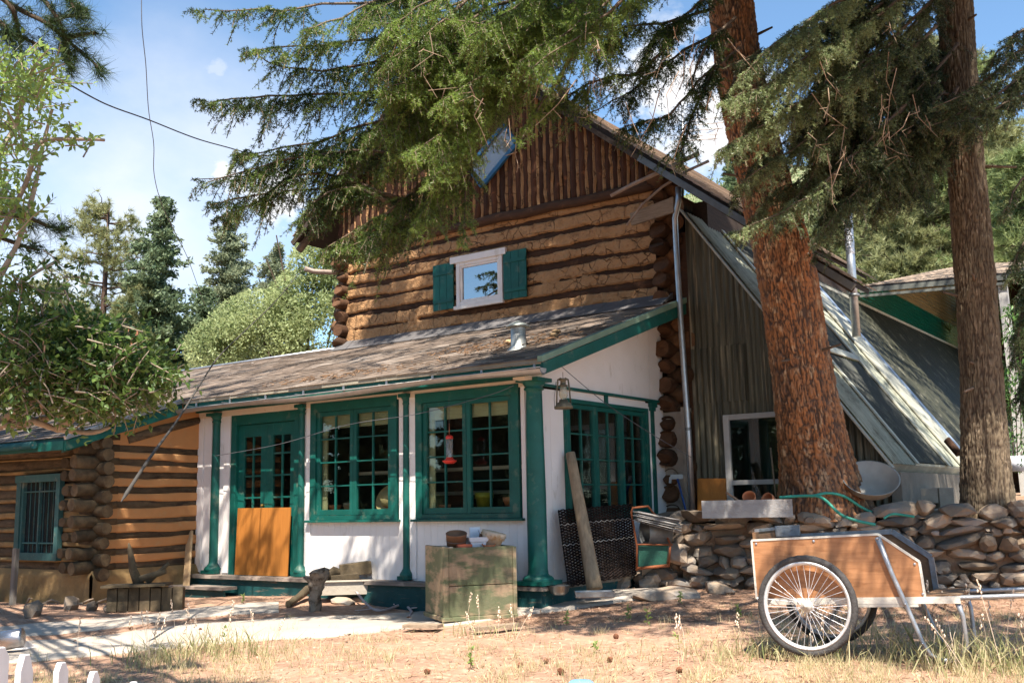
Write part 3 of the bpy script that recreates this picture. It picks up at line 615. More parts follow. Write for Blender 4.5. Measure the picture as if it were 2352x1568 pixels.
# ------------------------------------------------ log wing
XW, YW = -12.45, 7.95
wing = thing('log_wing', 'low log wing with orange chinking, stacked corner logs and a green framed window', 'house', (XW, YW, .1))
def wall_logs(fr, u0, u1, zrow, pitch, dark, mlog, mdaub, zt, clampf=None, r=.1, amp=.8):
    ml = MB()
    for k, z in enumerate(zrow):
        n = 16; e0 = 0
        ml.tube([fr.p(u0+(u1-u0)*i/n, -r-.004+.012*(2*float(vn(i*.7, k*3.3))-1), z+.014*(2*float(vn(i*.6, k*5.1, 2))-1)) for i in range(n+1)], r, 12, wob=.10, seed=k*3.1)
    ml.build('logs', mlog, wing)
    md = MB(); U, Z = np.meshgrid(np.linspace(u0, u1, int((u1-u0)/.03)), np.linspace(.45, zt, int((zt-.45)/.016)))
    zz = Z+.02*(2*fbm(U*1.3, Z*1.5, 0, 2, 3)-1); d = np.full(U.shape, 9.)
    for k, z in enumerate(zrow): d = np.minimum(d, np.abs(zz-z)-dark*(.6+.8*float(vn(k*7.7, 1.3)))-.012*(2*vn(U*1.5, np.full(U.shape, k*3.), 0, 3)-1))
    b = np.clip(d/.02, 0, 1); dd = -.14+.15*b+.012*b*fbm(U*4, Z*4, 0, 3, 5)
    if clampf is not None: Z = np.minimum(Z, clampf(U))
    pts = fr.O+U[..., None]*fr.u+Z[..., None]*UP+dd[..., None]*fr.n; nv, nu = U.shape
    ix = np.arange(nu*nv).reshape(nv, nu); f = np.stack([ix[:-1, :-1], ix[:-1, 1:], ix[1:, 1:], ix[1:, :-1]], -1).reshape(-1, 4)
    md.add(pts.reshape(-1, 3), [tuple(q) for q in f.tolist()], .5, True); md.build('chinking', mdaub, wing)
fwS = Fr((XW, YW, 0), (0, 1, 0), (1, 0, 0)); fwF = Fr((-20, YW, 0), (1, 0, 0), (0, -1, 0))
wr = [.60, .79, 1.0, 1.19, 1.41, 1.60, 1.80, 1.97, 2.15]
wall_logs(fwS, .05, 1.62, wr, .2, .022, loggrey, odaub, 2.98, lambda U: rfz(YW+U)-.06)
wall_logs(fwF, .2, 7.5, [.58, .77, .98, 1.17, 1.39, 1.58, 1.79, 1.98, 2.14], .2, .05, loggrey, ddaub, 2.28)
m = MB(); m.tube([fwS.p(.42, .0, 2.27), fwS.p(.9, .015, 2.43), fwS.p(1.57, .0, 2.60)], [.06, .065, .05], 10, wob=.2); m.tube([fwF.p(.2, .06, 2.2), fwF.p(7.6, .06, 2.2)], .07, 10, wob=.15); m.build('brace_log', loggrey, wing)
# foundation
m = MB()
for fr, a, b in ((fwS, -.06, 1.62), (fwF, .2, 7.6)):
    U, Z = np.meshgrid(np.linspace(a, b, 60 if a < 0 else 200), np.linspace(-.05, .56, 22)); dd = .05+.06*fbm(U*2.2, Z*2.5, 0, 3, 17)-.05*np.clip((Z-.48)/.08, 0, 1)
    pts = fr.O+U[..., None]*fr.u+Z[..., None]*UP+dd[..., None]*fr.n; nv, nu = U.shape
    ix = np.arange(nu*nv).reshape(nv, nu); f = np.stack([ix[:-1, :-1], ix[:-1, 1:], ix[1:, 1:], ix[1:, :-1]], -1).reshape(-1, 4); m.add(pts.reshape(-1, 3), [tuple(q) for q in f.tolist()], .5, True)
m.build('foundation', ddaub, wing)
m = MB(); wend = mat('wing_log_end', (.12, .08, .042), (.055, .036, .02), 10, rough=.9, bump=.6, bs=24, rv=.35)
for k, z in enumerate(wr+[2.3]):
    r = random.uniform(.075, .095); o = random.uniform(.14, .27)
    m.tube([V(XW-.35, YW+.06, z-.09), V(XW+o*.0+.03, YW+.05, z-.09), V(XW+o*.66, YW+.05, z-.09), V(XW+o*.7, YW+.05, z-.09)], [r, r, r, r*.93], 14, cap=2, wob=.09, seed=k)
    m.tube([V(XW-.06, YW+.3, z), V(XW-.06, YW-o*.5, z+random.uniform(-.02, .02)), V(XW-.06, YW-o-.05, z), V(XW-.06, YW-o-.07, z)], [r, r, r, r*.93], 14, cap=2, wob=.09, seed=k+30)
    m.tube([V(XW-.42-rnd01()*.1, YW+.3, z-.02), V(XW-.42, YW-o*.9, z)], [r*.9, r*.8], 12, wob=.14, seed=k+60)
m.build('log_ends', wend, wing)
m = MB(); m.box((-20, YW+.2, 0), (XW-.15, YW+1.5, 2.2)); m.box((-20, YW+1.5, 0), (XW-.15, Y1+2, 2.7)); m.build('inner_wall', logdark, wing)
# wing window
fW = Fr((0, YW, 0), (1, 0, 0), (0, -1, 0)); m = MB()
wgreen = mat('faded_green_trim', (.05, .13, .12), (.03, .09, .09), 5, rough=.7, bump=.2, c3=(.17, .18, .14), t3=(.56, .7), s3=7)
for a in ((-14.26, -14.15, .03, .10, .78, 1.74), (-13.26, -13.17, .03, .10, .78, 1.74), (-14.28, -13.15, .03, .115, 1.74, 1.84), (-14.26, -13.17, .03, .11, .68, .78), (-13.73, -13.70, .03, .07, .78, 1.74), (-14.15, -14.11, .03, .08, .78, 1.74), (-13.3, -13.26, .03, .08, .78, 1.74), (-14.15, -13.26, .03, .065, 1.60, 1.62), (-14.15, -13.26, .03, .065, .90, .92)): fW.box(m, *a)
for k in range(8): fW.box(m, -14.1+.115*k, -14.093+.115*k, .035, .045, .78, 1.74)
ww = m.build('window', wgreen, wing); m = MB(); fW.box(m, -14.15, -13.26, .018, .03, .78, 1.74); m.build('pane', mat('dark_pane', (.012, .015, .018), (.03, .03, .03), 3, rough=.12, bump=0, rv=.1, spec=.6), ww)
shed_roof('roof', -20, xw0-.01, 7.4, Y1-.02, wing, dgreen)
m = MB(); m.prism([(-20, Y1-.03, rfz(Y1)-.03), (-20, Y1+3.4, 2.9), (XL+.2, Y1+3.4, 2.9), (XL+.2, Y1-.03, rfz(Y1)-.03)], UP*.05); m.build('back_roof', shing, wing)
m = MB(); m.prism([(-12.33, 7.38, rfz(7.4)-.17), (-12.33, 9.13, rfz(9.13)-.18), (-12.33, 9.13, rfz(9.13)-.05), (-12.33, 7.38, rfz(7.4)-.045)], V(.03, 0, 0)); m.box((-20, 7.37, rfz(7.4)-.16), (-12.335, 7.395, rfz(7.4)-.045)); m.prism([(-12.45, 7.42, rfz(7.42)-.2), (-12.45, YW+.1, rfz(YW)-.16), (-12.45, YW+.1, rfz(YW)-.06), (-12.45, 7.42, rfz(7.42)-.06)], V(.03, 0, 0))
m.build('barge_board', green, wing)
m = MB(); m.beam(V(-12.30, 7.37, rfz(7.37)+.0), V(-12.30, 9.13, rfz(9.13)+.0), .05, .05); m.build('drip_edge', metal, wing)
m = MB(); m.tube([V(-20, 7.3, 2.17), V(-12.9, 7.3, 2.19)], .05, 12); m.build('gutter', dgreen, wing)
m = MB(); m.tube([V(-20, Y1-.02, rfz(Y1)+.02), V(XL, Y1-.02, rfz(Y1)+.02)], .022, 6); m.build('ridge_cap', metal, wing)
# ------------------------------------------------ greenhouse
GY = 12.80; gh = thing('greenhouse', 'lean-to greenhouse of corrugated sheets with long sloping fibreglass glazing', 'greenhouse', (-5, GY, 1.1))
gz_ = lambda x: 5.264-1.4*(x+6.137)
corr = mat('corrugated_sheet', (.145, .13, .085), (.03, .03, .022), 5, st=(4.4, 4.4, .16), rough=.55, bump=.1, metal=.1, c3=(.30, .25, .16), t3=(.54, .68), s3=5, st3=(4, 4, .2), rv=.1, spec=.3)
def corrugated(m, p00, p10, ptop, pitch, amp, nrmv, k=8, nv=1):
    """sheet from edge line p(s)=p00+(p10-p00)s up to ptop(s); waves across s"""
    Ls = np.linalg.norm(p10-p00); n = int(Ls/pitch*k); vs = []
    for i in range(n+1):
        s = i/n; a = p00+(p10-p00)*s; b = ptop(s); o = nrmv*amp*cos(2*pi*s*Ls/pitch)
        for j in range(nv+1): vs.append(a+(b-a)*j/nv+o)
    w = nv+1
    return m.add(vs, [(i*w+j, (i+1)*w+j, (i+1)*w+j+1, i*w+j+1) for i in range(n) for j in range(nv)], rnd01(), True)
m = MB(); N_ = V(0, -1, 0)
def seg(xa, xb, z0, ztop, y):
    corrugated(m, V(xa, y, z0), V(xb, y, z0), lambda s: V(xa+(xb-xa)*s, y, min(ztop, gz_(xa+(xb-xa)*s)-.03)), .088, .013, N_)
seg(-6.14, -5.68, 1.15, 9, GY); seg(-5.68, -4.85, 2.36, 9, GY); seg(-4.85, -3.62, 1.15, 9, GY); seg(-6.14, -5.35, 2.6, 3.35, GY-.012)
m.build('corrugated_wall', corr, gh)
m = MB(); m.box((-6.3, GY-.02, 1.2), (-6.14, GY+.05, 5.0)); m.box((-6.14, GY+.05, 1.0), (-5.7, GY+.09, 2.4)); m.build('corner_post', logdark, gh)
m = MB(); m.box((-6.22, 12.55, 0.2), (-6.17, 12.77, 2.55)); m.box((X0-.02, 12.62, .2), (-6.17, 12.77, 2.5)); m.build('plaster_pier', mat('grey_plaster', (.36, .31, .26), (.26, .22, .18), 3, rough=.95, bump=.4, c3=(.16, .13, .1), t3=(.55, .7)), gh)
fg = Fr((0, GY-.02, 0), (1, 0, 0), (0, -1, 0)); m = MB()
greyw = mat('grey_white_paint', (.52, .50, .47), (.44, .42, .39), 4, rough=.6, c3=(.28, .22, .18), t3=(.66, .76))
for a in ((-5.70, -5.62, 0, .05, 1.16, 2.42), (-4.9, -4.82, 0, .05, 1.16, 2.42), (-5.62, -4.9, 0, .048, 2.35, 2.42), (-5.62, -4.9, 0, .048, 1.50, 1.56), (-5.62, -4.9, 0, .048, 1.16, 1.2)): fg.box(m, *a)
gw = m.build('window', greyw, gh, bevel=.003); m = MB(); fg.box(m, -5.62, -4.9, 0.002, .012, 1.2, 2.35); m.build('pane', glass, gw)
m = MB(); fg.box(m, -5.7, -4.8, -.9, -.88, 1.1, 2.5); fg.box(m, -5.7, -5.68, -.88, -.06, 1.1, 2.5); 
for k in range(6): fg.box(m, -5.6+.13*k, -5.57+.13*k, -.5, -.48, 1.2, 2.3)
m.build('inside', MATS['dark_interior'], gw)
# glazing
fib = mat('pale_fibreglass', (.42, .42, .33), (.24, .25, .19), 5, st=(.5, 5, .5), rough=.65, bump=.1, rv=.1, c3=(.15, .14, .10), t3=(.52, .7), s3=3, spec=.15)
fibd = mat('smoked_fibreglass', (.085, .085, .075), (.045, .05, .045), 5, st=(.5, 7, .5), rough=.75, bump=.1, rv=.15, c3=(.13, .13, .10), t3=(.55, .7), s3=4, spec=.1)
sl = nrm(V(1, 0, -1.4)); sn = nrm(V(1.4, 0, 1)); top0 = V(-6.137, 0, 5.264); SLN = math.hypot(2.53, 3.541)
def slab(m, ya, yb, a, b, lift, wav=None, r=None):
    A = top0+sl*a+sn*lift; B = top0+sl*b+sn*lift
    if wav:
        p0 = V(B[0], ya, B[2]); p1 = V(B[0], yb, B[2]); q0 = V(A[0], ya, A[2]); q1 = V(A[0], yb, A[2])
        corrugated(m, p0, p1, lambda s: q0+(q1-q0)*s, wav, .012, sn)
    else: m.prism([V(A[0], ya, A[2]), V(A[0], yb, A[2]), V(B[0], yb, B[2]), V(B[0], ya, B[2])], sn*.02, r)
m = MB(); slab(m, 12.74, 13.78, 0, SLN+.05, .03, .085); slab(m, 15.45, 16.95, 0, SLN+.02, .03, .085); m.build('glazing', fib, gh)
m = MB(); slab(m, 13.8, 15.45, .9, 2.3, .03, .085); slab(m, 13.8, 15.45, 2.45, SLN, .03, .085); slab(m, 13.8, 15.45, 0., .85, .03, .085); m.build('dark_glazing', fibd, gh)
m = MB(); slab(m, 12.66, 12.76, -.05, SLN+.1, .0); slab(m, 13.74, 13.84, 0, SLN+.05, .05); slab(m, 15.4, 15.52, 0, SLN+.05, .05); slab(m, 13.8, 15.45, 2.3, 2.44, .05); slab(m, 16.2, 16.95, 0.6, SLN+.03, .055); m.prism([V(-3.66, 12.7, 1.60), V(-3.66, 17, 1.60), V(-3.58, 17, 1.70), V(-3.58, 12.7, 1.70)], V(0, 0, .03)); m.build('batten', mat('pale_batten', (.50, .49, .40), (.34, .33, .27), 4, rough=.5, rv=.1), gh)
m = MB(); slab(m, 16.95, 17.08, .3, SLN-.15, .075); m.build('edge_flashing', mat('blue_white_flashing', (.34, .42, .54), (.26, .32, .42), 4, rough=.4, metal=.4), gh)
m = MB(); m.box((-3.62, 12.85, 1.0), (-3.5, 17, 1.6)); m.build('knee_wall', mat('rough_concrete', (.28, .25, .21), (.2, .18, .15), 4, rough=.95, bump=.4, rv=.1), gh)
# second glazed slope behind
A_, B_ = V(-5.95, 17.1, 5.02), V(-5.95, 28.4, 5.02)
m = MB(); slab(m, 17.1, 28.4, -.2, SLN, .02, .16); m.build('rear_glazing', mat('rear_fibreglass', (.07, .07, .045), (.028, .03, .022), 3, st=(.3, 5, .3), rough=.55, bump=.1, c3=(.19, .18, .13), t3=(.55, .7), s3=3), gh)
m = MB(); m.beam(A_, B_, .09, .05); m.build('rear_edge', MATS['pale_batten'], gh)
# back shed
bs_ = thing('open_shed', 'low roofed shed behind the greenhouse with tan and green corrugated side sheets', 'shed', P(2150, 900, 19))
xs = -5.97; pA = hit(1962, 690, 0, xs); yA = pA[1]; zt_ = 4.85
tanm = mat('tan_corrugated', (.28, .21, .10), (.18, .14, .07), 5, st=(3, .4, 3), rough=.5, c3=(.10, .12, .07), t3=(.55, .7)); grc = mat('green_corrugated', (.0, .10, .065), (.0, .06, .042), 5, rough=.25, bump=0, spec=.7)
def hcorr(m, ya, yb, za, zb):
    n = int((zb-za)/.011); vs = []
    for i in range(n+1):
        z = za+(zb-za)*i/n; o = .014*cos(2*pi*(z-za)/.088); ys = max(ya, 19.5+(z-5.12)/.2235); vs += [(xs+o, min(ys, yb-.01), z), (xs+o, yb, z)]
    m.add(vs, [(2*i, 2*i+1, 2*i+3, 2*i+2) for i in range(n)], rnd01(), True)
m = MB(); hcorr(m, 19.7, 28.5, 5.6, 7.0); m.build('tan_wall', tanm, bs_); m = MB(); hcorr(m, 19.5, 28.5, 4.8, 5.6); m.build('green_wall', grc, bs_)
eL, eR = hit(1975, 665, 1, 19.5), hit(2312, 634, 1, 19.5); m = MB(); bk = V(0, 8.5, 1.9)
m.prism([eL, eR, eR+bk, eL+bk+V(-.4, 0, 0)], UP*.06); m.build('roof_deck', black, bs_); m = MB()
for i in range(34):
    t0, t1 = i/34, (i+1)/34
    for k in range(20): a = eL+(eR-eL)*t0+bk*k/20+UP*.065; b = eL+(eR-eL)*(t1-.002)+bk*k/20+UP*.065; c = bk/20; m.hexa([a, b, b+c, a+c, a+UP*.015, b+UP*.015, b+c, a+c])
m.build('roof', oldsh, bs_)
m = MB(); m.beam(eL-UP*.02, eR-UP*.02, .03, .09); m.beam(eL-UP*.13, eR-UP*.13+(eR-eL)*.01, .06, .05); m.build('fascia', mat('grey_fascia_board', (.13, .135, .12), (.09, .095, .085), 4), bs_)
m = MB(); p = hit(2303, 655, 1, 19.6); m.beam(V(p[0], p[1], p[2]), V(p[0]+.05, p[1], 1.2), .14, .14, up=V(0, 1, 0)); m.build('post', greyw, bs_)
m = MB(); m.box((eL[0], eL[1]+8, 1), (eR[0], eL[1]+8.1, 6.6)); m.build('rear_wall', logdark, bs_)
fl = thing('flue_pipe', 'tall galvanised flue pipe rising in front of the shed roof', 'flue', P(1958, 700, 16)); m = MB(); a = P(1962, 700, 16); b = V(a[0], a[1], P(1958, 468, 16)[2]); m.tube([a-UP*.5, b], .065, 16); m.build('pipe', metal, fl)
m = MB(); m.lathe(V(a[0], a[1], b[2]-.75), [(.066, 0), (.072, .02), (.067, .1), (.074, .2), (.068, .32), (.075, .45), (.07, .6), (.078, .72), (.07, .76)], 12); m.build('foil_wrap', mat('crumpled_foil', (.6, .6, .62), (.35, .35, .37), 20, metal=.9, rough=.35, bump=1, bs=30), fl)
m = MB(); m.lathe(P(1962, 682, 16), [(.07, 0), (.085, .01), (.085, .04), (.07, .05)], 16); m.build('collar', dmetal, fl)
# ------------------------------------------------ planter crate
cy_ = radians(20); cL = RIGHT*cos(cy_)+FWD*sin(cy_); cD = FWD*cos(cy_)-RIGHT*sin(cy_); c0 = G(1020, 1436); CW, CDp, CH = .78, .72, .735
c0 = V(c0[0], c0[1], c0[2]+.035)
crate = thing('planter_crate', 'big square planter crate of worn green painted boards standing on the yard path', 'crate', c0)
cm = mat('worn_green_boards', (.105, .125, .062), (.16, .15, .09), 3, st=(1, 1, 1), rough=.85, bump=.5, bs=30, dist=.01, rv=.12, c3=(.34, .24, .15), t3=(.46, .58), s3=3.0, st3=(.8, .8, 2.6), det=9)
cp = lambda l, d, z: c0+cL*l+cD*d+UP*z
def cbox(m, l0, l1, d0, d1, z0, z1, r=None): m.hexa([cp(l0, d0, z0), cp(l1, d0, z0), cp(l1, d1, z0), cp(l0, d1, z0), cp(l0, d0, z1), cp(l1, d0, z1), cp(l1, d1, z1), cp(l0, d1, z1)], r)
m = MB()
for z0, z1 in ((.045, .345), (.352, CH)): cbox(m, .055, CW-.03, 0, .035, z0, z1); cbox(m, .05, CW-.03, CDp-.035, CDp, z0, z1)
m.build('front_board', cm, crate, bevel=.005); m = MB()
for z0, z1 in ((.045, .27), (.276, .46), (.466, CH)): cbox(m, 0.0, .035, .012, CDp, z0, z1+.012); cbox(m, CW-.034, CW, 0.03, CDp, z0, z1)
m.build('side_board', cm, crate, bevel=.006)
m = MB(); cbox(m, -.006, .052, -.012, .03, .03, CH+.01); cbox(m, CW-.03, CW+.012, -.014, .03, .03, CH-.005); cbox(m, -.02, CW+.02, -.018, CDp+.01, .0, .043); m.build('corner_post', cm, crate, bevel=.006)
m = MB(); cbox(m, .04, CW-.04, .04, CDp-.04, CH-.12, CH-.10); m.build('soil', mat('dark_soil', (.09, .06, .045), (.05, .035, .025), 12, rough=1, bump=.8), crate)
m = MB(); cbox(m, .04, .12, .05, CDp-.04, CH-.03, CH+.004); cbox(m, .12, CW-.05, CDp-.2, CDp-.04, CH-.03, CH+.002); cbox(m, .12, CW-.05, .05, CDp-.22, CH-.06, CH-.03); m.build('inner_ledge', mat('pale_board', (.62, .52, .42), (.5, .42, .33), 4, st=(5, 5, 1)), crate)
# things on the crate
cz = CH-.025
b = thing('round_tin', 'round rusty brown tin lying open on the left of the planter crate', 'tin', cp(.21, .18, cz))
axt = nrm(UP*1-cD*.28-cL*.08); m = MB(); m.lathe(cp(.20, .20, cz+.045), [(0, 0), (.103, 0), (.11, .12), (.113, .125), (.108, .13), (.104, .12), (.098, .02), (0, .02)], 32, axis=axt); m.build('body', mat('rusty_tin_brown', (.20, .10, .055), (.13, .07, .04), 7, rough=.6, metal=.3, c3=(.35, .22, .12), t3=(.6, .7)), b)
m = MB(); m.lathe(cp(.20, .20, cz+.045)+axt*.05, [(.111, 0), (.112, .006)], 32, axis=axt); m.build('band', dmetal, b)
m = MB(); cbox(m, .17, .33, .05, .12, cz+.0, cz+.055); tag(m.build('brick', mat('red_brick', (.42, .10, .05), (.33, .08, .04), 9, bump=.4), bevel=.006), 'red brick lying in front of the rusty round tin on the crate', 'brick')
m = MB(); wp = mat('white_plastic', (.78, .79, .84), None, 3, rough=.35, bump=0, rv=.02); rc = cp(.42, .2, cz+.02); s = .7
for z0, z1, a, bb in ((0, .045, .075, .07), (.045, .06, .085, .08), (.06, .1, .1, .09)):
    q = [rc+cL*i*a+cD*j*bb+UP*z0 for i, j in ((-1, -1), (1, -1), (1, 1), (-1, 1))]; a2, b2 = a+.012, bb+.012
    m.hexa(q+[rc+cL*i*a2+cD*j*b2+UP*z1 for i, j in ((-1, -1), (1, -1), (1, 1), (-1, 1))], .5)
wt = m.build('plastic_tub', wp); tag(wt, 'white plastic tub with a pale liner between the tin and the flower pot', 'tub')
m = MB(); a = cp(.40, .36, cz+.02); m.hexa([a, a+cL*.11, a+cL*.11+cD*.03, a+cD*.03, a+UP*.20, a+cL*.115+UP*.20, a+cL*.115+cD*.03+UP*.20, a+cD*.03+UP*.20]); tag(m.build('white_card', wp), 'upright white square card behind the plastic tub', 'card')
fpm = mat('stained_flower_pot', (.55, .46, .36), (.42, .30, .19), 7, rough=.85, bump=.3, c3=(.34, .22, .11), t3=(.5, .64), s3=9)
axp = nrm(UP*1-cD*.12-cL*-.22); m = MB(); o = cp(.575, .20, cz-.01)
m.lathe(o, [(0, 0), (.088, 0), (.108, .11), (.126, .115), (.132, .185), (.122, .187), (.11, .12), (.085, .02), (0, .02)], 32, axis=axp)
for k in range(14): a = 2*pi*k/14; d_, e1, e2 = frame3(axp); m.ball(o+axp*.15+(e1*cos(a)+e2*sin(a))*.126, .014, 1, .2, sq=(1, 1, 1))
tag(m.build('flower_pot', fpm), 'large tilted stained clay flower pot with a decorated rim on the crate', 'flower pot')
m = MB(); m.lathe(cp(.52, .09, cz+.0), [(0, 0), (.04, 0), (.075, .045), (.072, .05), (.04, .012), (0, .012)], 24, axis=nrm(UP-cD*.15)); tag(m.build('pot_saucer', terra), 'small orange clay saucer with a chipped edge leaning in front of the stained pot', 'saucer')
m = MB(); pc = cp(.475, .2, cz+.1)
for k in range(26): a = k*2.4; t = k/26; m.ball(pc+V(cos(a)*.022*(1-t*.6), sin(a)*.022*(1-t*.6), t*.05), .012, 1, .3)
m.tube([pc+UP*.04, pc+UP*.06-cL*.02, pc+UP*.10-cL*.035], .002, 5); tag(m.build('dry_seed_pod', mat('cone_brown', (.17, .08, .045), (.09, .045, .03), 9, rough=.8)), 'shrivelled dry brown seed pod with a thin stalk beside the stained flower pot', 'seed pod')
m = MB()
for (u, v), (u2, v2), w in (((932, 1449), (1012, 1449), .17), ((1085, 1458), (1190, 1446), .12)):
    a = G(u, v); b_ = G(u2, v2); m.beam(a+UP*.055, b_+UP*.05, w, .03)
    o = m.build('flat_board', woodx); tag(o, 'pale board end poking out left under the planter crate' if w > .15 else 'thin board poking out right under the planter crate', 'board'); m = MB()
# ------------------------------------------------ garden cart
ya_ = radians(29); kD = FWD*cos(ya_)+RIGHT*sin(ya_); kL = RIGHT*cos(ya_)-FWD*sin(ya_); kL = nrm(kL+UP*.035); kU = np.cross(kL, kD); kU = kU if kU[2] > 0 else -kU
K0 = P(1865, 1508, 6.9); K0z = K0[2]
kp = lambda l, w, z: K0+kL*l+kD*w+kU*z
cart = thing('garden_cart', 'plywood garden cart with spoked bicycle wheels and pipe handles parked by the stone wall', 'cart', K0)
def kbox(m, l0, l1, w0, w1, z0, z1, r=None): m.hexa([kp(l0, w0, z0), kp(l1, w0, z0), kp(l1, w1, z0), kp(l0, w1, z0), kp(l0, w0, z1), kp(l1, w0, z1), kp(l1, w1, z1), kp(l0, w1, z1)], r)
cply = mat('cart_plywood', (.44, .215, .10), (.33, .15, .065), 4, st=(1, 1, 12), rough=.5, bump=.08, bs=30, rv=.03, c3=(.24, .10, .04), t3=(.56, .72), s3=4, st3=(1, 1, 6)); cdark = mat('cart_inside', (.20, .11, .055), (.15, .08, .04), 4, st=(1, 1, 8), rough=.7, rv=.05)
trim = mat('pale_trim', (.60, .56, .48), (.5, .46, .4), 6, rough=.5, rv=.05); mtrim = mat('metal_trim', (.30, .31, .32), (.2, .2, .21), 8, rough=.45, metal=.6, rv=.08); pipe = mat('cart_pipe', (.40, .42, .44), (.30, .31, .33), 9, rough=.4, metal=.6, rv=.05)
side = [(-.36, .375), (.745, .375), (.735, .60), (.495, .785), (-.36, .775)]
WN0, WF = .07, .63
def kpoly(m, pts, w0, w1, r=None): m.prism([kp(l, w0, z) for l, z in pts], kD*(w1-w0), r)
m = MB(); kpoly(m, side, WN0, WN0+.012); m.build('side_panel', cply, cart); m = MB(); kpoly(m, side, WF, WF+.012); m.build('side_panel', cdark, cart)
for w0, w1, mt in ((WN0-.004, WN0+.018, trim), (WF-.012, WF+.018, mtrim)):
    m = MB(); ww_ = .014 if mt is trim else .035
    for i in (1, 2, 3, 4):
        a, b_ = side[i], side[(i+1) % 5]; 
        pa, pb = kp(a[0], (w0+w1)/2, a[1]), kp(b_[0], (w0+w1)/2, b_[1]); m.beam(pa, pb, w1-w0, ww_, up=np.cross(nrm(pb-pa), kD))
    m.build('edge_trim', mt, cart)
m = MB(); kbox(m, -.355, .95, WN0+.014, WF-.002, .345, .375); m.build('floor', cdark, cart)
m = MB(); kbox(m, -.29, .955, WN0-.006, WN0+.013, .335, .378); kbox(m, .3, .7, WN0-.005, WN0+.03, .315, .334); m.build('side_rail', trim, cart)
m = MB(); kbox(m, .745, .96, WN0+.014, WF+.01, .377, .388); m.build('rear_shelf', mat('shelf_ply', (.22, .12, .06), (.15, .08, .045), 5, st=(6, 1, 1), c3=(.3, .2, .12), t3=(.55, .68), rough=.6), cart)
m = MB(); kbox(m, -.355, -.335, WN0+.014, WF, .375, .83); m.build('end_panel', cdark, cart)
m = MB(); kbox(m, -.362, -.33, WN0+.1, WF, .83, .85); kbox(m, -.33, -.15, WF-.03, WF-.01, .78, .86); m.build('end_trim', mtrim, cart)
def wheel(w):
    m = MB(); n = 72; R, r = .309, .0245; c = kp(0, w, .333); vs = []; k = 12
    for i in range(n):
        a = 2*pi*i/n; d = kL*cos(a)+kU*sin(a)
        for j in range(k):
            b_ = 2*pi*j/k; tr = .0022*((i+j) % 2)*(cos(b_) > .2); vs.append(c+d*(R+(r+tr)*cos(b_))+kD*(r*sin(b_)))
    fs = [(i*k+j, ((i+1) % n)*k+j, ((i+1) % n)*k+(j+1) % k, i*k+(j+1) % k) for i in range(n) for j in range(k)]
    rim = MB(); rv = []; prof = [(.288, -.016), (.293, -.019), (.279, -.018), (.268, -.007), (.268, .007), (.279, .018), (.293, .019), (.288, .016)]
    rim.lathe(c, prof, 64, axis=kD)
    ro = rim.build('wheel', mat('wheel_rim', (.68, .67, .66), (.55, .54, .53), 8, rough=.4, metal=.4, rv=.04), cart)
    m.add(vs, fs, .5, True); m.build('tyre', mat('tyre_rubber', (.075, .068, .065), (.04, .038, .037), 14, rough=.85, bump=.5, bs=70, rv=.1), ro)
    s = MB()
    for i in range(36):
        a = 2*pi*i/36; sg = 1 if i % 2 else -1; b_ = a+(.42 if (i//2) % 2 else -.42)
        s.tube([c+(kL*cos(b_)+kU*sin(b_))*.03+kD*sg*.025, c+(kL*cos(a)+kU*sin(a))*.27], .0017, 5, cap=False)
    s.build('spokes', mat('spoke_steel', (.85, .85, .87), None, 5, rough=.3, metal=.4, bump=0), ro)
    h_ = MB(); h_.lathe(c-kD*.045, [(0, 0), (.012, .0), (.012, .008), (.034, .010), (.037, .018), (.030, .028), (.022, .032), (.022, .062), (.036, .066), (.036, .078), (.015, .084), (0, .084)], 24, axis=kD); h_.build('hub', trim, ro)
    return ro
wheel(0.); wheel(WF+.085)
m = MB(); m.tube([kp(0, -.03, .333), kp(0, WF+.11, .333)], .009, 8); m.build('axle', pipe, cart)
m = MB()
for w in (WN0-.022, WF+.035):
    m.tube([kp(.495, w, .765), kp(.56, w, .53), kp(.625, w, .335), kp(.70, w, .10), kp(.74, w, .02), kp(.80, w+(.04 if w < .2 else -.04), -.02)], [.020, .0155, .0165, .0145, .014, .014], 12)
m.tube([kp(.80, WN0+.02, -.02), kp(.86, WN0+.12, -.035), kp(.88, .35, -.04), kp(.86, WF-.08, -.035), kp(.80, WF-.01, -.02)], .014, 10)
for w in (WN0+.02, WF-.03): m.tube([kp(.93, w, .35), kp(.955, w, .26), kp(.96, w+(.02 if w < .3 else -.02), .06), kp(.88, w+(.06 if w < .3 else -.06), -.035)], [.019, .014, .013, .013], 10)
m.build('leg', pipe, cart)
m = MB(); 
for w in (WN0+.02, WF-.02): m.tube([kp(.80, w, .362), kp(.95, w, .368), kp(1.25, w, .375), kp(1.8, w, .385)], .0155, 12)
m.tube([kp(1.8, WN0+.02, .385), kp(1.8, WF-.02, .385)], .0155, 12); m.build('handle', pipe, cart)
for l, z in ((-.33, .75), (.07, .755), (.50, .752), (.705, .585), (.735, .395), (-.32, .4)): m = MB(); m.lathe(kp(l, WN0-.004, z), [(0, -.012 if l == .50 else -.004), (.009, 0)], 10, axis=kD); m.build('bolt', metal, cart)
for l, z in ((.495, .76), (.625, .335), (.705, .09)): m = MB(); m.ball(kp(l, WN0-.04, z), .010, 1, 0); m.build('bolt', metal, cart)
m = MB(); m.lathe(kp(-.345, WN0-.02, .375), [(0, -.06), (.012, -.05), (.016, -.02), (.02, 0)], 8, axis=-kL); m.build('bolt', metal, cart)
# ------------------------------------------------ clutter round the porch
def on(u, v, ax, val): return hit(u, v, ax, val)
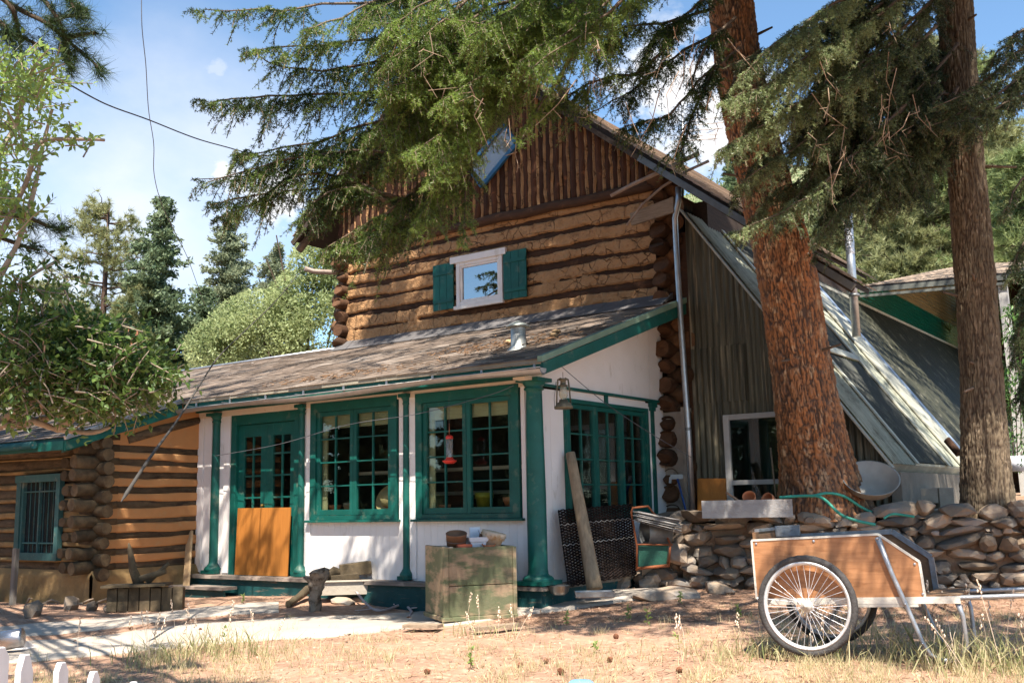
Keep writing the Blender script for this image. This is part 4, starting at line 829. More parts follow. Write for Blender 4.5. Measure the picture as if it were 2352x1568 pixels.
# plywood sheet on the door
m = MB(); a = Fr((0, Y0-.02, 0), (1, 0, 0), (0, -1, 0)); m.hexa([a.p(-11.53, .03, FZ+.005), a.p(-10.48, .03, FZ+.005), a.p(-10.48, .045, FZ+.005), a.p(-11.53, .045, FZ+.005), a.p(-11.52, .005, 1.33), a.p(-10.46, .005, 1.325), a.p(-10.46, .02, 1.325), a.p(-11.52, .02, 1.33)])
tag(m.build('plywood_sheet', ply), 'orange brown plywood sheet standing against the green porch door', 'plywood sheet')
# lantern under the right end of the eave
lp = P(1293, 868, 11.2); lan = thing('lantern', 'old tarnished storm lantern hanging from the porch eave corner', 'lantern', lp-UP*.4)
brz = mat('tarnished_brass', (.20, .17, .11), (.12, .10, .07), 12, rough=.55, metal=.6)
m = MB(); b = lp-UP*.335; m.lathe(b, [(0, 0), (.10, 0), (.10, .025), (.085, .04), (.085, .06), (.05, .075), (.045, .10), (0, .10)], 24); m.build('fount', brz, lan); m = MB(); m.lathe(b+UP*.245, [(.05, 0), (.055, .01), (.03, .02), (.03, .06), (.05, .07), (.045, .085), (0, .09)], 20); m.build('chimney_cap', brz, lan)
m = MB()
for s in (-1, 1): m.tube([b+RIGHT*s*.075+UP*.06, b+RIGHT*s*.068+UP*.2, b+RIGHT*s*.055+UP*.32, b+RIGHT*s*.02+UP*.335], .009, 8)
m.build('side_tube', brz, lan); m = MB(); m.lathe(b+UP*.10, [(.03, 0), (.05, .05), (.045, .10), (.03, .145)], 20); m.build('globe', glassmat('lantern_glass', (.9, .85, .7), .3, .06), lan)
m = MB(); m.tube([b+UP*.33, b+UP*.40], .003, 5); m.tube([b-RIGHT*.075+UP*.3, b-RIGHT*.10+UP*.12, b-RIGHT*.10-UP*.0], .003, 5); m.build('bail', rope, lan)
# hummingbird feeder
hp = P(1032, 1000, 11.9); fd_ = thing('hummingbird_feeder', 'red and clear hummingbird feeder hanging in front of the right porch window', 'bird feeder', hp-UP*.33)
redp = mat('red_plastic', (.72, .05, .03), (.6, .04, .025), 4, rough=.3, bump=0, rv=.03); m = MB(); m.lathe(hp-UP*.32, [(0, 0), (.05, .0), (.08, .022), (.085, .035), (.06, .04), (.04, .06), (.035, .075), (0, .075)], 24); m.build('feeder_base', redp, fd_); m = MB(); m.lathe(hp-UP*.04, [(.042, 0), (.045, .01), (.04, .035), (.02, .045), (0, .045)], 20); m.build('feeder_cap', redp, fd_)
m = MB(); m.lathe(hp-UP*.25, [(.04, 0), (.043, .21), (.0, .215)], 20); m.build('bottle', glassmat('feeder_glass', (.85, .85, .85), .22, .08), fd_)
m = MB(); m.tube([hp, hp+UP*.14], .005, 6); m.build('hook', mat('copper', (.5, .18, .1), None, 4, metal=.7, rough=.4), fd_); m = MB(); m.tube([hp+UP*.14, hp+UP*.46], .0022, 5); m.build('wire', cordm, fd_)
# woven mat rolled flat against the side windows
q = [P(1282, 1172, 11.55), P(1452, 1158, 12.6), P(1462, 1318, 12.4), P(1305, 1345, 11.2)]
matm = mat('black_woven_mat', (.030, .021, .018), (.014, .010, .009), 20, rough=1, bump=.3, rv=.4, spec=.05); m = MB()
for k in range(52):
    t = k/51; a = q[3]+(q[0]-q[3])*t; b = q[2]+(q[1]-q[2])*t; pts = [a+(b-a)*s/44+UP*.008*sin(s*1.9+k*pi)+(-FWD)*.010*cos(s*1.9+k*pi) for s in range(45)]
    m.tube(pts, .0095, 5, cap=False, sm=False)
wm = m.build('woven_mat', matm); tag(wm, 'dark woven mat standing against the side windows of the porch', 'mat')
m = MB()
for t in (.53, .80): a = q[3]+(q[0]-q[3])*t; b = q[2]+(q[1]-q[2])*t; m.tube([a+(b-a)*s/44+UP*(.012*sin(s*1.9))-FWD*.022 for s in range(45)], .004, 5, cap=False)
m.build('lashing', mat('grey_cord', (.45, .43, .4), None, 8), wm)
# post leaning in front of the mat
a, b = P(1366, 1352, 11.25), P(1310, 1040, 11.9); m = MB(); m.tube([a+(b-a)*t for t in np.linspace(0, 1, 9)], [.088, .082, .078, .074, .07, .066, .063, .06, .055], 14, wob=.06); tag(m.build('leaning_post', mat('bare_post', (.38, .28, .18), (.22, .16, .1), 5, st=(6, 6, .6), rough=.8, bump=.3, rv=.05)), 'pale peeled post leaning across the dark woven mat', 'post')
# metal chair frame and bundle
gc = thing('metal_chair', 'old green metal seat with a rusty orange tube frame beside the woven mat', 'chair', P(1500, 1315, 12.0)); rust = mat('rusty_tube', (.26, .08, .03), (.16, .05, .02), 9, rough=.8, rv=.1)
m = MB(); X = lambda u, v, D=12.1: P(u, v, D)
m.tube([X(1462, 1310), X(1463, 1255), X(1450, 1175), X(1453, 1166), X(1488, 1162, 12.2), X(1515, 1195, 12.3), X(1540, 1250, 12.2)], .013, 8); m.tube([X(1540, 1250), X(1536, 1300)], .013, 8); m.tube([X(1463, 1305), X(1535, 1298)], .018, 8); m.tube([X(1462, 1250), X(1545, 1250)], .010, 8); m.build('frame', rust, gc)
m = MB(); m.prism([X(1467, 1252, 12.12), X(1535, 1252, 12.12), X(1530, 1300, 12.12), X(1467, 1303, 12.12)], FWD*.02); m.build('seat', mat('old_green_metal', (.02, .09, .06), (.015, .06, .045), 7, rough=.6, c3=(.1, .08, .05), t3=(.6, .7)), gc)
m = MB(); rs = np.random.RandomState(4)
for k in range(34):
    o = V(0, 0, 0)+UP*rs.uniform(-.05, .06)+FWD*rs.uniform(-.08, .08); m.beam(X(1455+rs.uniform(-3, 12), 1184)+o, X(1562, 1206+rs.uniform(-4, 6))+o*1.2, .05, .006)
tag(m.build('lath_bundle', mat('grey_lath', (.34, .32, .30), (.22, .2, .19), 9, rv=.35)), 'bundle of grey weathered laths lying over the green metal seat', 'bundle')
m = MB(); m.lathe(X(1480, 1222, 12.3), [(.16, -.0), (.16, .3), (.14, .3), (.14, .02)], 20, axis=nrm(RIGHT+FWD*.3)); tag(m.build('metal_pail', dmetal), 'dull metal pail lying under the lath bundle', 'pail')
# bowl, tray
m = MB(); m.lathe(P(1285, 1366, 11.05), [(0, 0), (.06, 0), (.10, .04), (.115, .10), (.125, .105), (.108, .10), (.09, .04), (0, .015)], 32); tag(m.build('steel_bowl', mat('steel', (.42, .40, .36), (.3, .28, .26), 9, metal=.9, rough=.28, bump=.05)), 'round stainless steel bowl on the ground at the foot of the big corner column', 'bowl')
o = P(1365, 1370, 11.0); m = MB(); 
for i, j, a, b in ((-.24, .24, -.11, .11),): 
    c = lambda l, w, z: o+RIGHT*l+FWD*w+UP*z
    w = .012
    for l0, l1, w0, w1, z0, z1 in ((-.2, .2, -.11, .11, 0, .01), (-.2, .2, -.11, -.10, .01, .06), (-.2, .2, .10, .11, .01, .06), (-.2, -.19, -.1, .1, .01, .06), (.19, .2, -.1, .1, .01, .06)):
        m.hexa([c(l0, w0, z0), c(l1, w0, z0), c(l1, w1, z0), c(l0, w1, z0), c(l0*1.05, w0*1.05, z1), c(l1*1.05, w0*1.05, z1), c(l1*1.05, w1*1.05, z1), c(l0*1.05, w1*1.05, z1)])
tag(m.build('metal_tray', mat('tray_metal', (.40, .39, .38), None, 8, metal=.7, rough=.4)), 'shallow rectangular metal tray on the ground below the leaning post', 'tray')
# hoe with blue handle, orange board
m = MB(); a, b = on(1556, 1098, 1, 12.3), on(1577, 1178, 1, 12.2); hh = thing('hoe', 'garden hoe with a blue handle propped against the pier by the downpipe', 'hoe', b)
m.tube([a, b], .014, 8); m.build('handle', mat('blue_handle', (.03, .09, .30), None, 5, rough=.5), hh); m = MB(); m.beam(a-RIGHT*.09+UP*.02, a+RIGHT*.07+UP*.02, .03, .06); m.beam(a-RIGHT*.09+UP*.02, a-RIGHT*.10-UP*.06, .03, .03); m.build('blade', dmetal, hh)
m = MB(); pts = [on(1602, 1098, 1, 12.62), on(1666, 1098, 1, 12.62), on(1668, 1172, 1, 12.55), on(1602, 1172, 1, 12.55)]; m.prism(pts, V(0, .03, 0)); tag(m.build('orange_board', ply), 'rusty orange board leaning on the corrugated wall beside the downpipe', 'board')
m = MB(); m.tube([on(1782, 1140, 1, 12.5), on(1770, 1028, 1, 12.7)], .010, 6); tag(m.build('thin_stake', wood), 'thin stake leaning beside the greenhouse window next to the big trunk', 'stake')
# trough on the wall with pots, hose
p0 = hit(1613, 1190, 2, 1.12); p0 = P(1613, 1190, 11.85); p1 = P(1822, 1188, 11.65); tr_ = nrm((p1-p0)*V(1, 1, 0)); tn = V(-tr_[1], tr_[0], 0); tn = tn if tn@FWD > 0 else -tn; Lt = np.linalg.norm(p1-p0)
tro = thing('metal_trough', 'long grey metal trough resting on top of the stone wall', 'trough', p0); m = MB(); T_ = lambda l, w, z: p0+tr_*l+tn*w+UP*z
for l0, l1, w0, w1 in ((0, Lt, 0, .012), (0, Lt, .33, .342), (0, .012, .012, .33), (Lt-.012, Lt, .012, .33)): m.hexa([T_(l0, w0, 0), T_(l1, w0, 0), T_(l1, w1, 0), T_(l0, w1, 0), T_(l0, w0-.01, .20), T_(l1, w0-.01, .20), T_(l1, w1, .20), T_(l0, w1, .20)])
m.hexa([T_(0, 0, .002), T_(Lt, 0, .002), T_(Lt, .34, .002), T_(0, .34, .002), T_(0, 0, .01), T_(Lt, 0, .01), T_(Lt, .34, .01), T_(0, .34, .01)])
m.build('body', mat('trough_zinc', (.42, .40, .38), (.30, .28, .27), 3, st=(1, 1, 2.5), rough=.55, metal=.45, c3=(.22, .19, .17), t3=(.58, .72), rv=.03), tro)
for u, v, r, lab, ax in ((1722, 1142, .075, 'dark mouthed terracotta pot lying on its side in the metal trough', nrm(-RIGHT*.3-FWD*.7+UP*.5)), (1768, 1146, .08, 'bright orange terracotta pot tipped on its side in the metal trough right of the other', nrm(-RIGHT*.75-FWD*.6+UP*.35))):
    pot('terracotta_pot', P(u, v, 11.95)-ax*.1-UP*.02, r, .16, terra, lab, tilt=ax)
m = MB(); m.tube([P(1668, 1130, 11.95), P(1700, 1152, 11.95)], .014, 8); tag(m.build('wooden_handle', mat('tool_handle', (.45, .27, .17), None, 8)), 'short wooden tool handle sticking out of the metal trough', 'handle')
def smooth_path(pts, n=8):
    pts = [np.asarray(p, float) for p in pts]; out = []
    for i in range(len(pts)-1):
        a = pts[max(i-1, 0)]; b, c = pts[i], pts[i+1]; d = pts[min(i+2, len(pts)-1)]
        for k in range(n): t = k/n; out.append(.5*((2*b)+(-a+c)*t+(2*a-5*b+4*c-d)*t*t+(-a+3*b-3*c+d)*t**3))
    return out+[pts[-1]]
hm = mat('green_hose', (.05, .33, .24), (.04, .26, .19), 9, rough=.4, bump=.05, rv=.03); m = MB()
m.tube(smooth_path([P(1790, 1142, 12.0), P(1850, 1138, 11.9), P(1888, 1143, 11.8), P(1930, 1180, 11.6), P(1968, 1195, 11.5), P(2010, 1204, 11.5)]), .017, 10); m.tube(smooth_path([P(1862, 1140, 11.95), P(1900, 1132, 12), P(1940, 1140, 12), P(1980, 1165, 12), P(2012, 1178, 12), P(2060, 1180, 11.9)]), .016, 10); m.tube(smooth_path([P(2030, 1190, 11.6), P(2052, 1180, 11.6), P(2100, 1186, 11.5)]), .014, 8)
tag(m.build('garden_hose', hm), 'pale green garden hose looping over the stones at the foot of the big trunk', 'hose')
# glass tub and blocks on the terrace
m = MB(); axb = nrm(UP*.75-FWD*.62-RIGHT*.1); m.lathe(on(1998, 1128, 1, 12.5), [(0, 0), (.15, .01), (.27, .09), (.32, .20), (.33, .21), (.312, .205), (.26, .10), (.15, .03), (0, .025)], 40, axis=axb)
tag(m.build('wash_basin', mat('enamel', (.40, .37, .32), (.28, .26, .23), 3, rough=.3, bump=.03, rv=.02)), 'wide pale enamel basin tipped towards the yard behind the big trunk', 'basin')
blk = mat('concrete_block', (.40, .33, .26), (.30, .25, .2), 6, rough=.95, bump=.4, rv=.2)
for i, (u0, u1, v0, v1) in enumerate(((2042, 2110, 1120, 1152), (2112, 2158, 1121, 1155), (2160, 2196, 1120, 1168))):
    a, b = P(u0, v1, 13.), P(u1, v1, 13.); z = (v1-v0)/2370*13.; m = MB(); m.hexa([a, b-RIGHT*.01, b-RIGHT*.01+FWD*.2, a+FWD*.2, a+UP*z, b-RIGHT*.01+UP*z, b-RIGHT*.01+FWD*.2+UP*z, a+FWD*.2+UP*z]); tag(m.build('concrete_block', blk, bevel=.006), ['long tan concrete block nearest the enamel basin', 'middle concrete block in the row behind the stone wall', 'sunlit concrete block at the right end of the row by the second trunk'][i], 'concrete block')
m = MB(); m.lathe(P(2337, 1082, 13.5), [(0, 0), (.10, 0), (.125, .2), (.115, .2), (.095, .02), (0, .02)], 24); tag(m.build('white_bucket', wp), 'white bucket standing at the right edge beyond the second trunk', 'bucket')
m = MB(); m.tube([P(2175, 1010, 14), P(2203, 1042, 13.8)], .05, 10, wob=.2); tag(m.build('dark_log', logdark), 'short dark log lying on the lower end of the greenhouse glazing', 'log')
# grey trough with firewood, stump, branch by the porch
o = G(795, 1380)+UP*.03; aL = nrm(RIGHT+FWD*.12); aD = nrm(FWD-RIGHT*.12); c = lambda l, w, z: o+aL*l+aD*w+UP*z
tb = thing('plastic_trough', 'beige rectangular trough full of wood scraps in front of the porch', 'trough', o); m = MB()
for l0, l1, w0, w1 in ((-.31, .31, -.15, -.14), (-.31, .31, .14, .15), (-.31, -.30, -.14, .14), (.30, .31, -.14, .14), (-.3, .3, -.14, .14)):
    zt1 = .16 if not (l0 == -.3 and w0 == -.14) else .02; k = 1.12 if zt1 > .1 else 1
    m.hexa([c(l0, w0, .06), c(l1, w0, .06), c(l1, w1, .06), c(l0, w1, .06), c(l0*k, w0*k, .06+zt1), c(l1*k, w0*k, .06+zt1), c(l1*k, w1*k, .06+zt1), c(l0*k, w1*k, .06+zt1)])
m.hexa([c(-.365, -.19, .215), c(.365, -.19, .215), c(.365, -.155, .215), c(-.365, -.155, .215), c(-.365, -.19, .232), c(.365, -.19, .232), c(.365, -.155, .232), c(-.365, -.155, .232)])
m.build('body', mat('beige_plastic', (.50, .44, .36), (.44, .38, .31), 4, rough=.6, rv=.04), tb)
brn = mat('mossy_brown_wood', (.11, .08, .045), (.06, .045, .028), 7, rough=.9, bump=.5, c3=(.2, .15, .09), t3=(.56, .7))
for a, b, w, h, lab in ((c(-.08, .03, .33), c(.30, .06, .37), .2, .15, 'dark square timber offcut on top of the beige trough'), (c(-.18, -.06, .25), c(.16, -.06, .27), .1, .07, 'narrow olive timber offcut at the front of the beige trough')):
    m = MB(); m.beam(a, b, w, h); tag(m.build('timber_offcut', brn, bevel=.008), lab, 'timber')
m = MB(); m.tube([c(-.3, -.02, .22), c(-.14, .02, .33), c(-.02, .0, .29)], [.05, .07, .04], 9, wob=.4); tag(m.build('wood_chunk', brn), 'rough brown wood chunk at the left end of the beige trough', 'wood')
for i in range(3):
    m = MB(); p = G(790+i*38, 1385-i*4); rock(m, p+UP*.02, (.17, .12, .055), np.array([aL, aD, UP]), 60+i); tag(m.build('flat_stone', stone), ['flat brown stone under the left end of the beige trough', 'flat stone under the middle of the beige trough', 'flat layered stone under the right end of the beige trough'][i], 'stone', 'flat stones under the trough')
stp = mat('rough_bark_stump', (.34, .26, .19), (.17, .12, .08), 12, rough=.95, bump=.9, bs=30, dist=.03, c3=(.09, .06, .04), t3=(.52, .62), s3=12)
a = G(722, 1404)-UP*.02; m = MB(); m.tube(smooth_path([a, a+UP*.17+RIGHT*.01, a+UP*.3+RIGHT*.02, a+UP*.43+RIGHT*.05, a+UP*.50+RIGHT*.04], 5), np.interp(np.linspace(0, 1, 21), [0, .3, .6, .85, 1], [.065, .07, .085, .12, .06]), 14, wob=.38); m.tube([a+UP*.36-RIGHT*.02, a+UP*.41-RIGHT*.13], [.05, .012], 7, wob=.3); tag(m.build('tree_stump', stp), 'knobbly pale stump standing left of the beige trough', 'stump')
a, b = G(662, 1392)+UP*.05, G(705, 1378)+UP*.12; m = MB(); m.tube(smooth_path([a, a+(b-a)*.5-UP*.01, b, b+(b-a)*.6], 5), [.04]*6+[.045]*10, 10, wob=.3); tag(m.build('split_log', brn), 'short split log lying on the dirt left of the knobbly stump', 'log')
m = MB(); a = G(820, 1400); m.tube(smooth_path([G(818, 1385)+UP*.14, G(850, 1398)+UP*.06, G(880, 1402)+UP*.03, G(925, 1398)+UP*.05, G(945, 1410)+UP*.03, G(940, 1420)+UP*.02], 6), list(np.linspace(.014, .017, 31)), 8, wob=.15)
for q_ in ([(850, 1393), (830, 1402)], [(880, 1400), (850, 1408), (815, 1412)], [(925, 1394), (933, 1385)], [(945, 1407), (975, 1403)], [(905, 1397), (903, 1389)]): m.tube([G(u, v)+UP*.05 for u, v in q_], [.008, .004] if len(q_) == 2 else [.009, .007, .004], 6)
tag(m.build('fallen_branch', mat('pale_branch', (.52, .42, .40), (.4, .3, .28), 9, rough=.8)), 'pale curved fallen branch lying at the path edge left of the planter crate', 'branch')
# wood block planter and scraps by the wing
o = G(325, 1404); m = MB(); mm = MB(); wpk = thing('wood_block_planter', 'low planter of upright wood blocks against the orange chinked wall', 'planter', o); ax_ = nrm(V(0, 1, 0))
for k in range(7): p = o+RIGHT*(-.42+.13*k)+FWD*.0; m.hexa([p, p+RIGHT*.12, p+RIGHT*.12+FWD*.1, p+FWD*.1]+[q+UP*(.26+.03*rnd01()) for q in (p, p+RIGHT*.12, p+RIGHT*.12+FWD*.1, p+FWD*.1)])
m.build('block', brn, wpk, bevel=.006); m = MB(); m.beam(o-RIGHT*.46+UP*.3+FWD*.05, o+RIGHT*.3+UP*.31+FWD*.05, .3, .03); m.build('plank', brn, wpk)
m = MB(); a = o+UP*.3+FWD*.1-RIGHT*.18; m.tube([a+RIGHT*.1, a+RIGHT*.03+UP*.18, a-RIGHT*.02+UP*.42, a-RIGHT*.04+UP*.5], [.07, .05, .03, .008], 8, wob=.3); m.tube([a+RIGHT*.05+UP*.05, a+RIGHT*.42+UP*.16], [.05, .03], 8, wob=.3); m.tube([a+RIGHT*.2+UP*.03, a+RIGHT*.45+UP*.25], [.04, .02], 7, wob=.3); tag(m.build('driftwood', brn), 'upright spiky driftwood on the wood block planter by the wing', 'driftwood')
m = MB(); a, b = on(427, 1354, 1, 9.1), on(436, 1222, 1, 9.45); m.beam(a, b, .13, .03, up=V(0, 1, 0)); tag(m.build('leaning_board', mat('new_board', (.58, .40, .22), (.48, .32, .17), 5, st=(5, 5, .6)), bevel=.003), 'fresh tan board leaning at the joint between log wing and white porch', 'board')
for i, (u, v, r, lab) in enumerate(((275, 1397, .09, 'pale knobbly rock below the wing corner'), (210, 1402, .08, 'brown rock second from the wing corner, left of the pale one'), (75, 1416, .13, 'upright brown rock below the wing window'), (160, 1400, .10, 'dark rock between the wing window and the corner'), (248, 1405, .07, 'small brown rock just left of the pale knobbly rock'))):
    m = MB(); p = G(u, v); rock(m, p+UP*r*.6, (r, r*.9, r), np.array([RIGHT, FWD, UP]), 80+i); tag(m.build('rock', stone if i else mat('pale_stone', (.5, .42, .36), (.36, .29, .24), 9, bump=.6)), lab, 'rock', 'rocks along the wing')
m = MB(); a = G(150, 1400)
for k in range(9):
    p = a+RIGHT*random.uniform(-.6, .5)+FWD*random.uniform(-.1, .2)+UP*.1; q_ = p+RIGHT*random.uniform(-.4, .4)+UP*random.uniform(-.08, .05); m.tube([p-UP*.03, (p+q_)/2+UP*random.uniform(-.03, .03), q_], [.018, .014, .006], 7, wob=.25)
tag(m.build('driftwood_pile', mat('old_root', (.20, .15, .11), (.12, .09, .065), 9, rough=.9)), 'heap of crooked brown sticks on the ground under the wing window', 'stick pile')
m = MB(); a = on(28, 1395, 1, 7.6); m.beam(a, a+UP*.78+V(.02, 0, 0), .09, .05, up=V(0, 1, 0)); tag(m.build('gate_post', mat('grey_post', (.20, .18, .16), (.13, .12, .10), 5, st=(5, 5, .5))), 'short grey weathered post at the left edge below the wing window', 'post')
# tin can and paper on the left
m = MB(); p = P(22, 1472, 9.6); m.lathe(p-RIGHT*.13, [(.0, .03), (.085, .03), (.085, 0), (.09, 0), (.09, .22), (.088, .24), (0, .24)], 28, axis=nrm(RIGHT+FWD*.15+UP*.12)); tag(m.build('tin_can', mat('shiny_tin', (.6, .6, .62), (.35, .33, .33), 7, st=(1, 1, 5), metal=.95, rough=.25)), 'shiny tin can lying on its side at the left edge of the yard', 'tin can')
m = MB(); a = G(22, 1497); m.add([a+UP*.03, a+RIGHT*.12+UP*.12, a+RIGHT*.26+UP*.05, a+RIGHT*.13-FWD*.03+UP*.02], [(0, 1, 2), (0, 2, 3)], .5); m.add([q-UP*.004 for q in (a+UP*.03, a+RIGHT*.12+UP*.12, a+RIGHT*.26+UP*.05, a+RIGHT*.13-FWD*.03+UP*.02)], [(0, 2, 1), (0, 3, 2)], .5); tag(m.build('paper_scrap', white), 'folded grey white paper scrap on the dirt beside the tin can', 'paper')
# blue disc at the bottom edge
m = MB(); p = G(1335, 1572); m.lathe(p, [(0, .03), (.075, .028), (.088, .015), (.09, 0), (.083, 0)], 32); tag(m.build('blue_lid', mat('pale_blue_plastic', (.22, .50, .85), None, 4, rough=.4, bump=0)), 'pale blue plastic lid lying on the ground at the bottom edge', 'lid')
# picket fence, near left
pk = thing('picket_fence', 'white picket fence very close at the bottom left corner', 'fence', P(100, 1568, 3.5)); pw = mat('picket_white', (.86, .86, .84), None, 3, rough=.6, bump=.1, rv=.02)
f0, f1 = P(2, 1470, 3.2), P(310, 1556, 4.35); fdir = nrm((f1-f0)*V(1, 1, 0))
for u, v, D, w, pt in ((-10, 1483, 3.2, .10, 0), (49, 1500, 3.45, .098, 1), (133, 1518, 3.7, .09, 0), (208, 1539, 3.95, .085, 0), (300, 1563, 4.25, .085, 0), (385, 1590, 4.55, .08, 0), (-70, 1468, 2.95, .085, 0)):
    c_ = P(u+2, v, D); m = MB(); h_ = .03 if not pt else .05
    a, b = c_-fdir*w/2, c_+fdir*w/2; zb = -.1; e = nrm(np.cross(fdir, UP))*.02
    m.prism([V(a[0], a[1], zb), V(b[0], b[1], zb), V(b[0], b[1], c_[2]-h_*1.3), b*.35+c_*.65-UP*.004, a*.45+c_*.55-UP*.0, V(a[0], a[1], c_[2]-h_)], e); m.build('picket', pw, pk, bevel=.004)
m = MB(); m.beam(f0-UP*.45-fdir*.4, f1-UP*.35+fdir*.6, .03, .08); m.build('rail', pw, pk)
# wires
def cord(name, pts, r, mt, lab, cat='wire', n=8, taper=None):
    m = MB(); q_ = smooth_path(pts, n); rr = r if taper is None else list(np.interp(np.linspace(0, 1, len(q_)), *taper)); m.tube(q_, rr, 6, cap=True); return tag(m.build(name, mt), lab, cat)
cord('overhead_wire', [P(140, 183, 9), P(240, 238, 10.), P(340, 275, 11.), P(450, 318, 12.), P(545, 345, 13), P(680, 385, 15), P(800, 422, 17)], .007, rope, 'dark overhead wire sagging from the upper left pine towards the house gable')
cord('thin_hanging_wire', [P(325, -30, 8), P(326, 60, 8), P(335, 150, 8.2), P(341, 250, 8.4), P(353, 330, 8.6), P(354, 400, 8.8), P(372, 470, 9.2), P(405, 540, 10), P(430, 590, 11), P(452, 650, 12), P(470, 700, 13)], .0035, cordm, 'thin pale wire hanging almost straight down the open sky')
cord('guy_rope', [P(694, 618, 15.5), P(630, 695, 14.2), P(560, 762, 13.2), P(500, 822, 12.3), P(455, 890, 11.7), P(405, 968, 11), P(345, 1050, 10.2), P(302, 1115, 9.7), P(278, 1152, 9.4)], .01, rope, 'dark guy rope slanting from the left eave down past the log wing', 'rope', taper=([0, .35, .6, .92, 1], [.005, .008, .012, .020, .004]))
cord('clothes_line', [on(492, 1047, 1, 9.3), on(640, 1020, 1, 9.2), on(800, 975, 1, 9.2), on(960, 950, 1, 9.15), on(1120, 908, 1, 9.1), on(1180, 885, 1, 9.15)], .004, cordm, 'thin line strung across the front of the porch under the gutter')
cord('side_wire', [P(1290, 842, 11.4), P(1390, 925, 11.9), P(1490, 992, 12.2), P(1588, 1050, 12.6)], .004, cordm, 'thin wire running from the porch corner to the downpipe')
# antenna
an = thing('tv_antenna', 'white many-armed television antenna on a thin mast behind the roof', 'antenna', P(1566, 400, 21)); m = MB()
for v, u0, u1 in ((285, 1570, 1662), (298, 1566, 1660), (311, 1556, 1655), (321, 1550, 1648), (273, 1590, 1650)): m.tube([P(u0, v+4, 21), P(u1, v-4, 20.6)], .02, 5)
m.tube([P(1600, 262, 20.8), P(1606, 325, 20.8)], .012, 6); m.build('element', mat('antenna_white', (.8, .8, .82), None, 5, rough=.4, metal=.3), an); m = MB(); m.tube([P(1568, 262, 20.9), P(1568, 460, 20.9)], .026, 6); m.build('mast', metal, an)
# pine debris on the porch roof
m = MB(); rs = np.random.RandomState(9)
for k in range(420):
    if k < 260: x = rs.normal(-7.55, .55); y = 9.95+abs(rs.normal(.35, .3))
    else: x = rs.normal(-9.6, .7); y = 9.35+abs(rs.normal(.2, .15))
    if x > xw1-.1 or y > 12.3: continue
    a = rs.uniform(0, pi); l = rs.uniform(.03, .10); z = rfz(y)+.03+rs.uniform(0, .05)*(k < 260); d = V(cos(a), sin(a), RS*sin(a)+rs.uniform(-.2, .2))*l; m.beam(V(x, y, z)-d/2, V(x, y, z)+d/2, rs.uniform(.006, .018), .006)
struct(m.build('roof_debris', mat('roof_litter', (.26, .15, .08), (.16, .09, .05), 20, rv=.5)), 'stuff', 'brown twigs and needle litter scattered on the porch roof behind the vent', 'litter')
for (x, y), w in zip(((-6.85, 10.45), (-7.0, 10.75), (-7.45, 10.35)), ('just right of the roof vent', 'behind the roof vent', 'just left of the roof vent')):
    m = MB(); m.ball((x, y, rfz(y)+.06), .045, 2, .6, sq=(1.2, 1, .7)); tag(m.build('bark_chunk', mat('pale_bark_chunk', (.4, .27, .15), None, 8)), 'pale bark chunk lying in the litter '+w, 'bark')
# flue-side utility pole behind the shrub
m = MB(); a = P(309, 850, 24); m.beam(V(a[0], a[1], 0), P(309, 748, 24), .22, .22); tag(m.build('orange_pole', mat('orange_post', (.50, .22, .12), (.40, .16, .09), 5, c3=(.6, .45, .35), t3=(.55, .65))), 'orange brown square post standing among the far trees on the left', 'post')
# ------------------------------------------------ vegetation
rs = np.random.RandomState(21)
def soup(name, A, B, C, rnd, material, parent=None, org=None, D=None):
    k = 3 if D is None else 4; n = len(A); st = [A, B, C]+([] if D is None else [D])
    v = np.stack(st, 1).reshape(-1, 3); f = np.arange(n*k).reshape(n, k)
    return mesh_object(name, v, f, material, parent, org, rnd, False)
def perp(d):
    a = np.where(np.abs(d[:, 2:3]) < .9, np.array([[0, 0, 1.]]), np.array([[1., 0, 0]])); s = nrm(np.cross(d, a)); return s, np.cross(s, d)
def needles(p0, p1, spacing, ln, wd, fwd=.55, up=0.):
    """needle triangles along twig segments"""
    L = np.linalg.norm(p1-p0, axis=1); n = np.maximum(1, (L/spacing+rs.rand(len(L))).astype(int)); ix = np.repeat(np.arange(len(L)), n); N = len(ix)
    t = rs.rand(N, 1); b = p0[ix]+(p1-p0)[ix]*t; d = nrm(p1-p0)[ix]; s, u = perp(d); a = rs.rand(N, 1)*2*pi
    r = s*np.cos(a)+u*np.sin(a); nd = nrm(d*fwd+r*.85+np.array([0, 0, up])); l = ln*rs.uniform(.7, 1.2, (N, 1)); w = nrm(np.cross(nd, rs.randn(N, 3)))*wd*.5
    return b-w, b+w, b+nd*l, ix
